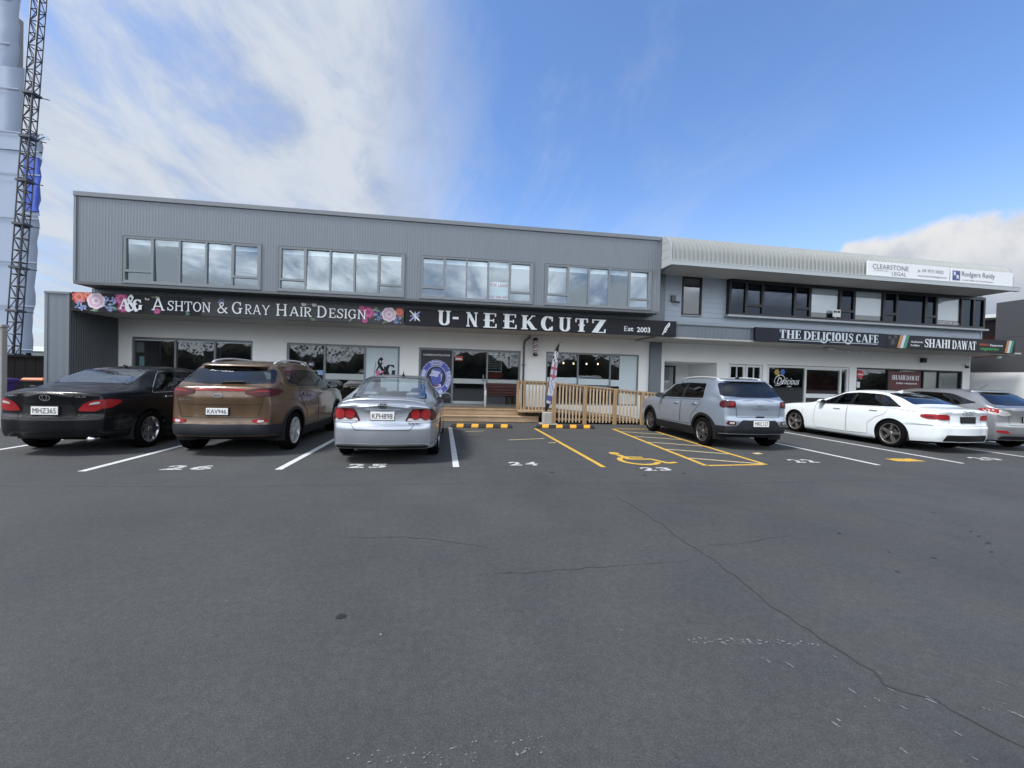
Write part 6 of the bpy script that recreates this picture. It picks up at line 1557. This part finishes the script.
    c.script('SPORTAGE', -.62, -.42, .94, .026)
    w = MB(); w.bar(c.P('B', -.03, 1.215, .02), c.P('B', .30, 1.225, .03), .022); w.tube([c.P('B', -.04, 1.21, -.01), c.P('B', -.04, 1.21, .03)], .022, 10); obj('rear_wiper', w, M_BLACKPL, c.root)
    sp = MB(); rows = []
    for k in range(13):
        xx = -.62+1.24*k/12; a = c.P('B', xx, 1.50); rows.append([a+Vector((0, .12, .065)), a+Vector((0, 0, .045)), a+Vector((0, -.10+.04*(xx/.62)**2, .02)), a+Vector((0, -.095+.04*(xx/.62)**2, 0)), a+Vector((0, .03, .0))])
    sp.grid(rows); obj('roof_spoiler', sp, P, c.root)
    c.mirrors(3.02, 1.12, M_BLACKPL); c.seats(2.1, 1.15, .42, hz=1.34); c.wheel(5, M_RAIL, True, M_UNDER, spw=.04)
    c.both('pillar_trim', [(1.97,1.137),(2.07,1.135),(2.09,1.475),(1.99,1.48)], M_FRIT, .0045)
    c.both('pillar_trim', [(1.05,1.17),(1.13,1.165),(1.23,1.47),(1.13,1.465)], M_FRIT, .0045)
    c.finish()
# ---------------------------------------------------------------- silver sedan
def silver_sedan(x, y):
    P = car_paint('silver_blue_car_paint', (.40, .43, .48), .75, .30)
    S = dict(L=4.54, W=1.755, ro=.95, wb=2.70, R=.315, tw=.2, rrx=.30, bow=.07, rrz=.035,
        top=[(0, .96), (.14, .985), (.3, .995), (.48, 1.0), (.62, 1.03), (1.0, 1.235), (1.4, 1.38), (1.8, 1.43), (2.15, 1.435), (2.5, 1.40), (2.9, 1.24), (3.45, 1.0), (3.7, .95), (4.2, .85), (4.54, .68)],
        belt=[(0, .88), (.5, .925), (1.5, .935), (2.7, .91), (3.6, .86), (4.2, .76), (4.54, .6)],
        halfw=[(0, .72), (.35, .82), (.9, .868), (2.2, .8775), (3.6, .87), (4.2, .82), (4.54, .72)],
        roofw=[(0, .58), (.7, .61), (1.4, .60), (2.2, .58), (2.9, .60), (3.5, .66)],
        sill=[(0, .26), (.5, .22), (1.5, .19), (3.4, .19), (4.3, .21), (4.54, .24)],
        rear=[(0, .1), (.24, .06), (.30, .01), (.45, 0), (.6, .005), (.66, .045), (.85, .06), (.98, .025), (1.1, .0)])
    c = Car('parked_car', 'silver sedan with twin round red tail lights parked in bay 25', 'car', x, y, 0, S, P)
    c.window('T', rounded([(-.64, .64), (.64, .64), (.54, 1.42), (-.54, 1.42)], .08), G_CLEARC, .035, 'rear_window')
    c.window('T', rounded([(-.52, 2.50), (.52, 2.50), (.66, 3.34), (-.66, 3.34)], .08), G_CLEARC, .04, 'windscreen')
    for v in 'LR':
        c.window(v, rounded([(2.0, .965), (3.12, .945), (2.5, 1.30), (2.02, 1.335)], .05), G_CLEARC)
        c.window(v, rounded([(.98, .985), (1.94, .968), (1.96, 1.335), (1.45, 1.31)], .06), G_CLEARC)
    c.doors([[(1.97, .29), (3.0, .29), (3.12, .6), (3.08, .915), (1.97, .94)], [(1.32, .31), (1.95, .29), (1.95, .942), (1.02, .955), (1.05, .8), (1.2, .68), (1.32, .56)]], [(2.2, .85), (1.25, .875)])
    for e in (-1, 1):
        v = 'L' if e < 0 else 'R'; m = MB()
        c.patch(m, 'B', rounded([(e*.34, .685), (e*.42, .86), (e*.56, .895), (e*.70, .89), (e*.74, .69)], .03), .010, 2, .03)
        c.patch(m, 'B', rounded([(e*.37, .69), (e*.39, .735), (e*.72, .735), (e*.73, .69)], .01), .013, 0, .03)
        c.patch(m, v, rounded([(.09, .70), (.09, .885), (.20, .885), (.40, .80), (.40, .76), (.24, .70)], .03), .010, 2, .03)
        c.patch(m, 'B', circle(e*.505, .80, .075, .08), .016, 1, .02)
        c.patch(m, 'B', circle(e*.66, .80, .075, .082), .016, 1, .02)
        c.ribbon(m, 'B', circle(e*.505, .80, .081, .086), .012, .018, 2, closed=True); c.ribbon(m, 'B', circle(e*.66, .80, .081, .088), .012, .018, 2, closed=True)
        obj('tail_light', m, [M_CLEAR, M_RED, M_REDD], c.root)
    # boot lid spoiler lip
    sp = MB(); rows = []
    for k in range(21):
        xx = -.66+1.32*k/20; f = 1-(xx/.66)**4; a = c.P('T', xx, .20)
        rows.append([c.P('T', xx, .42, .004), c.P('T', xx, .26, .012+.02*f), Vector((xx, .085+.10*(xx/.7)**2, a.z+.02+.035*f)), Vector((xx, .08+.10*(xx/.7)**2, a.z+.0+.03*f)), Vector((xx, .13+.1*(xx/.7)**2, a.z-.045))])
    sp.grid(rows); obj('boot_spoiler', sp, P, c.root)
    c.part('garnish', 'B', rounded([(-.30, .85), (.30, .85), (.27, .88), (-.27, .88)], .015), P, .014)
    c.plate(.775, 'KPH898', off=.02, frame=M_RIM)
    b = MB(); c.ribbon(b, 'B', rounded([(-.05, .905), (.05, .905), (.058, .955), (-.058, .955)], .015), .01, .012, closed=True)
    for xx in (-.022, .022): c.ribbon(b, 'B', [(xx, .912), (xx*1.25, .949)], .011, .012)
    c.ribbon(b, 'B', [(-.02, .931), (.02, .931)], .01, .012); obj('badge', b, M_BLACKPL, c.root)
    c.script('CIVIC', .40, .58, .645, .026, M_GREYPL)
    c.gaps([('B', [(-.47, .90), (-.40, .66), (-.50, .65), (-.42, .55), (.42, .55), (.50, .65), (.40, .66), (.47, .90)]), ('B', [(-.84, .665), (-.5, .66)]), ('B', [(.84, .665), (.5, .66)]), ('T', [(-.6, .62), (-.64, .28)]), ('T', [(.6, .62), (.64, .28)])])
    c.part('bumper_step', 'B', rounded([(-.74, .305), (.74, .305), (.76, .335), (-.76, .335)], .01), M_RIM, .006)
    c.part('bumper_insert', 'B', rounded([(-.7, .262), (.7, .262), (.72, .30), (-.72, .30)], .01), M_BLACKPL, .006)
    ex = MB(); ex.lathe([(.034, -.02), (.038, -.02), (.038, .25), (.034, .25), (.03, .0)], (.42, .09, .27), 14, 'Y'); obj('exhaust_pipe', ex, M_CHROME, c.root)
    a = MB(); q = c.P('T', .12, 1.62); a.add([q+Vector(t) for t in ((-.035, -.09, -.01), (.035, -.09, -.01), (0, .10, -.01), (0, -.1, .07))], [(0, 1, 3), (1, 2, 3), (2, 0, 3)])
    a.tube([q+Vector((0, -.06, .03)), q+Vector((.0, -.09, .09))], .006, 6); obj('antenna', a, M_BLACKPL, c.root)
    w = MB(); q = c.P('T', -.44, 1.55); w.tube([q, q+Vector((.06, -.18, .27))], .004, 6); obj('aerial', w, M_BLACKPL, c.root)
    c.mirrors(2.9, .97, P); c.seats(1.95, 1.1, .33, M_SEATG, 1.17); c.wheel(5, M_RIM, spw=.06)
    c.both('pillar_trim', [(1.93,.968),(2.01,.965),(2.03,1.335),(1.95,1.335)], M_FRIT, .0045)
    c.finish()
# ---------------------------------------------------------------- small SUV
def small_suv(x, y):
    P = car_paint('ice_blue_car_paint', (.29, .34, .41), .62, .34)
    S = dict(L=4.04, W=1.77, ro=.72, wb=2.52, R=.325, tw=.21, rrx=.30, bow=.06, rrz=.04, dr=.14, gap=.05,
        top=[(0, 1.10), (.14, 1.14), (.26, 1.26), (.44, 1.46), (.56, 1.53), (.8, 1.555), (1.3, 1.565), (1.9, 1.55), (2.3, 1.50), (2.65, 1.33), (3.05, 1.09), (3.25, 1.05), (3.75, .97), (4.04, .80)],
        belt=[(0, 1.05), (.5, 1.07), (1.2, 1.04), (2.3, 1.01), (3.1, .98), (3.7, .90), (4.04, .74)],
        halfw=[(0, .68), (.3, .79), (.8, .872), (2.2, .885), (3.2, .875), (3.7, .84), (4.04, .76)],
        roofw=[(0, .68), (.45, .64), (.8, .62), (1.9, .60), (2.7, .62), (3.2, .68)],
        sill=[(0, .36), (.4, .32), (1.2, .25), (2.9, .25), (3.8, .28), (4.04, .32)],
        rear=[(0, .12), (.34, .07), (.45, .01), (.66, .0), (.71, .03), (.9, .035), (1.0, .03), (1.15, .05)])
    c = Car('parked_car', 'ice blue small SUV with black wheel arches and roof rails beside the hatched bay', 'car', x, y, 0, S, P)
    c.window('B', rounded([(-.72, 1.165), (-.3, 1.14), (.3, 1.14), (.72, 1.165), (.63, 1.45), (.2, 1.475), (-.2, 1.475), (-.63, 1.45)], .05), G_TINT, .05, 'rear_window')
    c.window('T', rounded([(-.55, 2.36), (.55, 2.36), (.68, 2.96), (-.68, 2.96)], .08), G_CAR, .04, 'windscreen')
    for v in 'LR':
        c.window(v, rounded([(1.66, 1.06), (2.68, 1.04), (2.28, 1.38), (1.68, 1.435)], .04), G_TINT)
        c.window(v, rounded([(.78, 1.09), (1.60, 1.062), (1.62, 1.435), (.90, 1.425)], .05), G_TINT)
        m = MB()
        for a in c.ax:
            pts = [(a+(c.Ra+.03)*math.cos(rad(k)), c.R+(c.Ra+.03)*math.sin(rad(k))) for k in range(-10, 191, 6)]
            c.ribbon(m, v, pts, .06, .007)
        c.patch(m, v, rounded([(c.ax[0]+c.Ra+.02, .255), (c.ax[1]-c.Ra-.02, .255), (c.ax[1]-c.Ra-.04, .41), (c.ax[0]+c.Ra+.04, .41)], .03), .008)
        c.patch(m, v, rounded([(.10, .37), (.35, .35), (.35, .46), (.10, .52)], .02), .008)
        obj('cladding', m, M_BLACKPL, c.root)
        r = MB(); e = -1 if v == 'L' else 1
        pts = [c.P('T', e*.52, yy)+Vector((0, 0, 0.004+.045*math.sin(PI*min(1, max(0, (yy-.62)/1.6)))**.35)) for yy in [.62+1.6*k/16 for k in range(17)]]
        r.tube(pts, .018, 8); obj('roof_rail', r, M_RAIL, c.root)
    c.doors([[(1.63, .44), (2.55, .44), (2.68, .7), (2.66, 1.0), (1.63, 1.025)], [(1.16, .46), (1.61, .44), (1.61, 1.028), (.86, 1.045), (.84, .95), (1.0, .8), (1.16, .64)]], [(1.84, .92), (1.04, .945)])
    for e in (-1, 1):
        v = 'L' if e < 0 else 'R'; m = MB()
        c.patch(m, 'B', rounded([(e*.53, .925), (e*.53, 1.06), (e*.72, 1.07), (e*.72, .915)], .03), .012, 0, .03)
        c.patch(m, v, rounded([(.10, .915), (.10, 1.07), (.17, 1.075), (.25, 1.05), (.25, .94), (.18, .915)], .03), .012, 0, .03)
        c.patch(m, 'B', rounded([(e*.56, .965), (e*.56, 1.03), (e*.62, 1.03), (e*.64, .965)], .012), .016, 1, .03)
        obj('tail_light', m, [M_REDD, M_RED], c.root)
        m = MB(); c.patch(m, 'B', rounded([(e*.53, .545), (e*.53, .63), (e*.68, .64), (e*.70, .56)], .02), .010, 0, .02); c.patch(m, 'B', rounded([(e*.56, .57), (e*.56, .612), (e*.65, .618), (e*.65, .575)], .01), .014, 1, .02); obj('reflector', m, [M_REDD, M_CLEAR], c.root)
    m = MB(); c.patch(m, 'B', rounded([(-.82, .37), (.82, .37), (.82, .52), (.5, .53), (.40, .66), (-.40, .66), (-.5, .53), (-.82, .52)], .03), .007); obj('bumper_cladding', m, M_GREYPL, c.root)
    c.gaps([('B', [(-.70, 1.12), (-.52, .93), (-.50, .72), (.50, .72), (.52, .93), (.70, 1.12)])])
    c.plate(.59, 'MRC127', off=.016, frame=M_BLACKPL)
    c.part('tailgate_handle', 'B', rounded([(-.10, .715), (.10, .715), (.10, .745), (-.10, .745)], .01), M_BLACKPL, .012)
    b = MB(); c.ribbon(b, 'B', circle(0, .985, .062, .034, 20), .010, .008, closed=True); c.ribbon(b, 'B', [(-.03, .965), (-.022, 1.005)], .009, .008); c.ribbon(b, 'B', [(.022, .965), (.03, 1.005)], .009, .008); c.ribbon(b, 'B', [(-.022, .982), (.022, .988)], .009, .008); obj('badge', b, M_CHROME, c.root)
    c.script('VENUE', -.18, .18, .90, .03)
    sp = MB(); rows = []
    for k in range(13):
        xx = -.60+1.2*k/12; a = c.P('B', xx, 1.485); rows.append([a+Vector((0, .12, .05)), a+Vector((0, 0, .04)), a+Vector((0, -.08+.04*(xx/.6)**2, .02)), a+Vector((0, -.075+.04*(xx/.6)**2, 0)), a+Vector((0, .03, .0))])
    sp.grid(rows); obj('roof_spoiler', sp, P, c.root)
    a = MB(); q = c.P('T', 0, .78); a.add([q+Vector(t) for t in ((-.035, -.09, -.01), (.035, -.09, -.01), (0, .10, -.01), (0, -.09, .06))], [(0, 1, 3), (1, 2, 3), (2, 0, 3)]); obj('antenna', a, M_BLACKPL, c.root)
    c.mirrors(2.6, 1.06, M_BLACKPL); c.seats(1.7, .85, .42, hz=1.3); c.wheel(5, M_RIMM, True, M_UNDER, spw=.042)
    c.both('pillar_trim', [(1.59,1.062),(1.67,1.06),(1.69,1.435),(1.61,1.435)], M_FRIT, .0045)
    c.finish()
# ---------------------------------------------------------------- white sedan
def white_sedan(x, y):
    P = car_paint('white_car_paint', (.64, .69, .71), .0, .3, .03)
    S = dict(gapm=M_GAPL, L=4.70, W=1.826, ro=.92, wb=2.81, R=.335, tw=.23, rrx=.30, bow=.06, rrz=.04, gap=.035,
        top=[(0, .96), (.14, 1.0), (.3, 1.015), (.5, 1.025), (.56, 1.05), (.95, 1.23), (1.35, 1.325), (1.75, 1.37), (2.05, 1.372), (2.42, 1.325), (2.80, 1.19), (3.24, .995), (3.50, .95), (4.35, .86), (4.70, .68)],
        belt=[(0, .88), (.5, .935), (1.5, .93), (2.8, .90), (3.8, .86), (4.35, .77), (4.70, .6)],
        halfw=[(0, .66), (.35, .78), (.9, .885), (2.4, .913), (3.7, .905), (4.3, .85), (4.70, .74)],
        roofw=[(0, .58), (.7, .60), (1.3, .57), (2.2, .555), (2.95, .59), (3.45, .66)],
        sill=[(0, .27), (.5, .23), (1.5, .17), (3.4, .17), (4.4, .19), (4.70, .2)],
        rear=[(0, .1), (.28, .04), (.40, .0), (.6, .0), (.65, .045), (.85, .055), (.98, .02), (1.1, .0)])
    c = Car('parked_car', 'white sedan with large dark five spoke wheels outside the cafe and restaurant', 'car', x, y, 0, S, P)
    c.window('T', rounded([(-.60, .62), (.60, .62), (.49, 1.30), (-.49, 1.30)], .08), G_TINT, .04, 'rear_window')
    c.window('T', rounded([(-.53, 2.42), (.53, 2.42), (.67, 3.14), (-.67, 3.14)], .08), G_CAR, .04, 'windscreen')
    for v in 'LR':
        c.window(v, rounded([(2.02, .96), (2.94, .942), (2.40, 1.255), (2.05, 1.29)], .04), G_TINT)
        c.window(v, rounded([(1.14, .975), (1.95, .962), (1.98, 1.295), (1.42, 1.275)], .04), G_TINT)
        c.window(v, rounded([(.74, .99), (1.08, .977), (1.35, 1.26), (1.22, 1.23)], .03), G_TINT)
    c.doors([[(2.04, .25), (2.98, .25), (3.04, .5), (3.0, .922), (2.04, .94)], [(1.46, .27), (2.02, .25), (2.02, .942), (1.0, .955), (1.06, .8), (1.28, .70), (1.46, .54)]], [(2.32, .85), (1.34, .875)])
    for e in (-1, 1):
        v = 'L' if e < 0 else 'R'; m = MB()
        c.patch(m, 'B', rounded([(e*.40, .755), (e*.42, .86), (e*.54, .875), (e*.66, .87), (e*.66, .755), (e*.54, .745)], .03), .012, 0, .03)
        c.patch(m, v, rounded([(.09, .755), (.09, .87), (.25, .87), (.36, .85), (.36, .80), (.25, .76)], .04), .012, 0, .03)
        c.patch(m, v, rounded([(.12, .80), (.12, .825), (.28, .825), (.28, .80)], .01), .016, 1, .03)
        obj('tail_light', m, [M_RED, M_REDD], c.root)
    c.part('bumper_insert', 'B', rounded([(-.56, .275), (.56, .275), (.52, .42), (-.52, .42)], .03), M_BLACKPL, .006)
    c.plate(.76, 'LRU21', off=.016, mat=M_GREYPL, frame=M_BLACKPL)
    b = MB()
    for k in range(4): c.ribbon(b, 'B', circle(-.108+.072*k, .91, .045, .045, 18), .009, .007+.0008*k, closed=True)
    obj('badge', b, M_CHROME, c.root)
    c.gaps([('B', [(-.50, .90), (-.42, .74), (-.44, .62), (.44, .62), (.42, .74), (.50, .90)]), ('B', [(-.84, .63), (-.44, .62)]), ('B', [(.44, .62), (.84, .63)]), ('L', [(.15, .62), (.68, .6)]), ('R', [(.15, .62), (.68, .6)]), ('L', [(3.42, .2), (3.44, .75)]), ('L', [(1.0, .955), (.45, .905)])])
    for v in 'LR':
        m = MB(); c.ribbon(m, v, [(c.ax[0]+c.Ra+.03, .225), (c.ax[1]-c.Ra-.03, .225)], .03, .012); obj('sill_trim', m, P, c.root)
        m = MB(); c.patch(m, v, rounded([(4.28, .62), (4.50, .60), (4.44, .74), (4.2, .76)], .03), .006); obj('headlight', m, M_CLEAR, c.root)
    a = MB(); q = c.P('T', 0, 1.45); a.add([q+Vector(t) for t in ((-.03, -.08, -.01), (.03, -.08, -.01), (0, .10, -.01), (0, -.09, .05))], [(0, 1, 3), (1, 2, 3), (2, 0, 3)]); obj('antenna', a, P, c.root)
    c.mirrors(2.80, .985, P); c.seats(1.9, 1.05, .33, hz=1.12); c.wheel(5, M_RIMD, False, M_UNDER, rr=.25, spw=.05)
    for o in c.root.children:
        if o.name.startswith('wheel'):
            for r in o.children: r.data.materials[0] = M_RIMG
    c.both('pillar_trim', [(1.94,.962),(2.03,.96),(2.06,1.29),(1.97,1.295)], M_FRIT, .0045)
    c.both('pillar_trim', [(1.07,.977),(1.15,.975),(1.43,1.275),(1.34,1.26)], M_FRIT, .0045)
    c.finish()
M_RIMG = pmat('alloy_gunmetal', (.20, .19, .185), .35, .7)
# ---------------------------------------------------------------- silver hatch
def silver_hatch(x, y):
    P = car_paint('warm_silver_car_paint', (.24, .25, .26), .6, .34)
    S = dict(L=4.46, W=1.755, ro=.78, wb=2.64, R=.32, tw=.21, rrx=.34, bow=.07, rrz=.04, dr=.15,
        top=[(0, 1.02), (.15, 1.06), (.3, 1.18), (.55, 1.36), (.72, 1.425), (1.0, 1.45), (1.6, 1.47), (2.1, 1.46), (2.5, 1.40), (2.9, 1.23), (3.4, 1.02), (3.6, .97), (4.1, .87), (4.46, .7)],
        belt=[(0, .99), (.5, 1.03), (1.2, .99), (2.5, .93), (3.5, .88), (4.1, .79), (4.46, .62)],
        halfw=[(0, .70), (.35, .81), (.85, .87), (2.2, .8775), (3.4, .87), (4.1, .82), (4.46, .72)],
        roofw=[(0, .62), (.6, .59), (1.0, .57), (2.1, .555), (2.9, .59), (3.4, .66)],
        sill=[(0, .27), (.5, .24), (1.4, .2), (3.2, .2), (4.2, .22), (4.46, .25)],
        rear=[(0, .1), (.3, .05), (.42, .0), (.6, .0), (.66, .04), (.85, .05), (1.0, .04), (1.1, .04)])
    c = Car('parked_car', 'silver hatchback with its rear quarter behind the white sedan', 'car', x, y, 0, S, P)
    c.window('B', rounded([(-.64, 1.10), (-.3, 1.085), (.3, 1.085), (.64, 1.10), (.54, 1.36), (.2, 1.38), (-.2, 1.38), (-.54, 1.36)], .05), G_TINT, .045, 'rear_window')
    c.window('T', rounded([(-.52, 2.52), (.52, 2.52), (.66, 3.28), (-.66, 3.28)], .08), G_CAR, .04, 'windscreen')
    for v in 'LR':
        c.window(v, rounded([(1.92, .985), (3.05, .955), (2.48, 1.30), (1.94, 1.36)], .04), G_TINT)
        c.window(v, rounded([(.95, 1.033), (1.86, .99), (1.88, 1.365), (1.18, 1.345)], .05), G_TINT)
        c.window(v, rounded([(.50, 1.13), (.90, 1.04), (1.12, 1.335), (.98, 1.30)], .03), G_TINT)
    c.doors([[(1.89, .3), (2.95, .3), (3.05, .6), (3.02, .925), (1.89, .955)], [(1.26, .32), (1.87, .3), (1.87, .958), (1.0, .99), (.98, .88), (1.14, .7), (1.26, .56)]], [(2.12, .865), (1.2, .90)])
    for e in (-1, 1):
        v = 'L' if e < 0 else 'R'; m = MB()
        c.patch(m, 'B', rounded([(e*.40, .86), (e*.55, .96), (e*.78, 1.0), (e*.78, .88), (e*.6, .83)], .03), .012, 1, .03)
        c.patch(m, v, rounded([(.10, .89), (.10, 1.0), (.3, 1.02), (.44, .99), (.36, .93)], .03), .012, 0, .03)
        obj('tail_light', m, [M_RED, M_CLEAR], c.root)
        m = MB(); c.patch(m, 'B', rounded([(e*.50, .43), (e*.54, .49), (e*.72, .50), (e*.72, .44)], .015), .010, 0, .02); obj('reflector', m, M_RED, c.root)
    c.part('bumper_insert', 'B', rounded([(-.70, .275), (.70, .275), (.64, .36), (-.64, .36)], .03), M_BLACKPL, .006)
    c.gaps([('B', [(-.66, 1.05), (-.5, .88), (-.46, .62), (.46, .62), (.5, .88), (.66, 1.05)])])
    c.plate(.76, 'GRN48', off=.016)
    sp = MB(); rows = []
    for k in range(13):
        xx = -.54+1.08*k/12; a = c.P('B', xx, 1.39); rows.append([a+Vector((0, .12, .055)), a+Vector((0, 0, .04)), a+Vector((0, -.09+.04*(xx/.54)**2, .02)), a+Vector((0, -.085+.04*(xx/.54)**2, 0)), a+Vector((0, .03, .0))])
    sp.grid(rows); obj('roof_spoiler', sp, P, c.root)
    a = MB(); q = c.P('T', 0, .95); a.tube([q, q+Vector((.0, -.19, .16))], .005, 6); obj('aerial', a, M_BLACKPL, c.root)
    c.mirrors(2.92, .99, P); c.seats(1.9, 1.0, .35, hz=1.2); c.wheel(5, M_RIM, True, spw=.04)
    c.both('pillar_trim', [(1.85,.99),(1.93,.985),(1.95,1.36),(1.87,1.365)], M_FRIT, .0045)
    c.both('pillar_trim', [(.89,1.04),(.96,1.033),(1.19,1.345),(1.11,1.335)], M_FRIT, .0045)
    c.finish()

black_sedan(-6.31, 7.34)
bronze_suv(-3.83, 7.30)
silver_sedan(-1.12, 6.70)
small_suv(6.50, 8.0)
white_sedan(11.36, 7.66)
silver_hatch(13.55, 7.98)
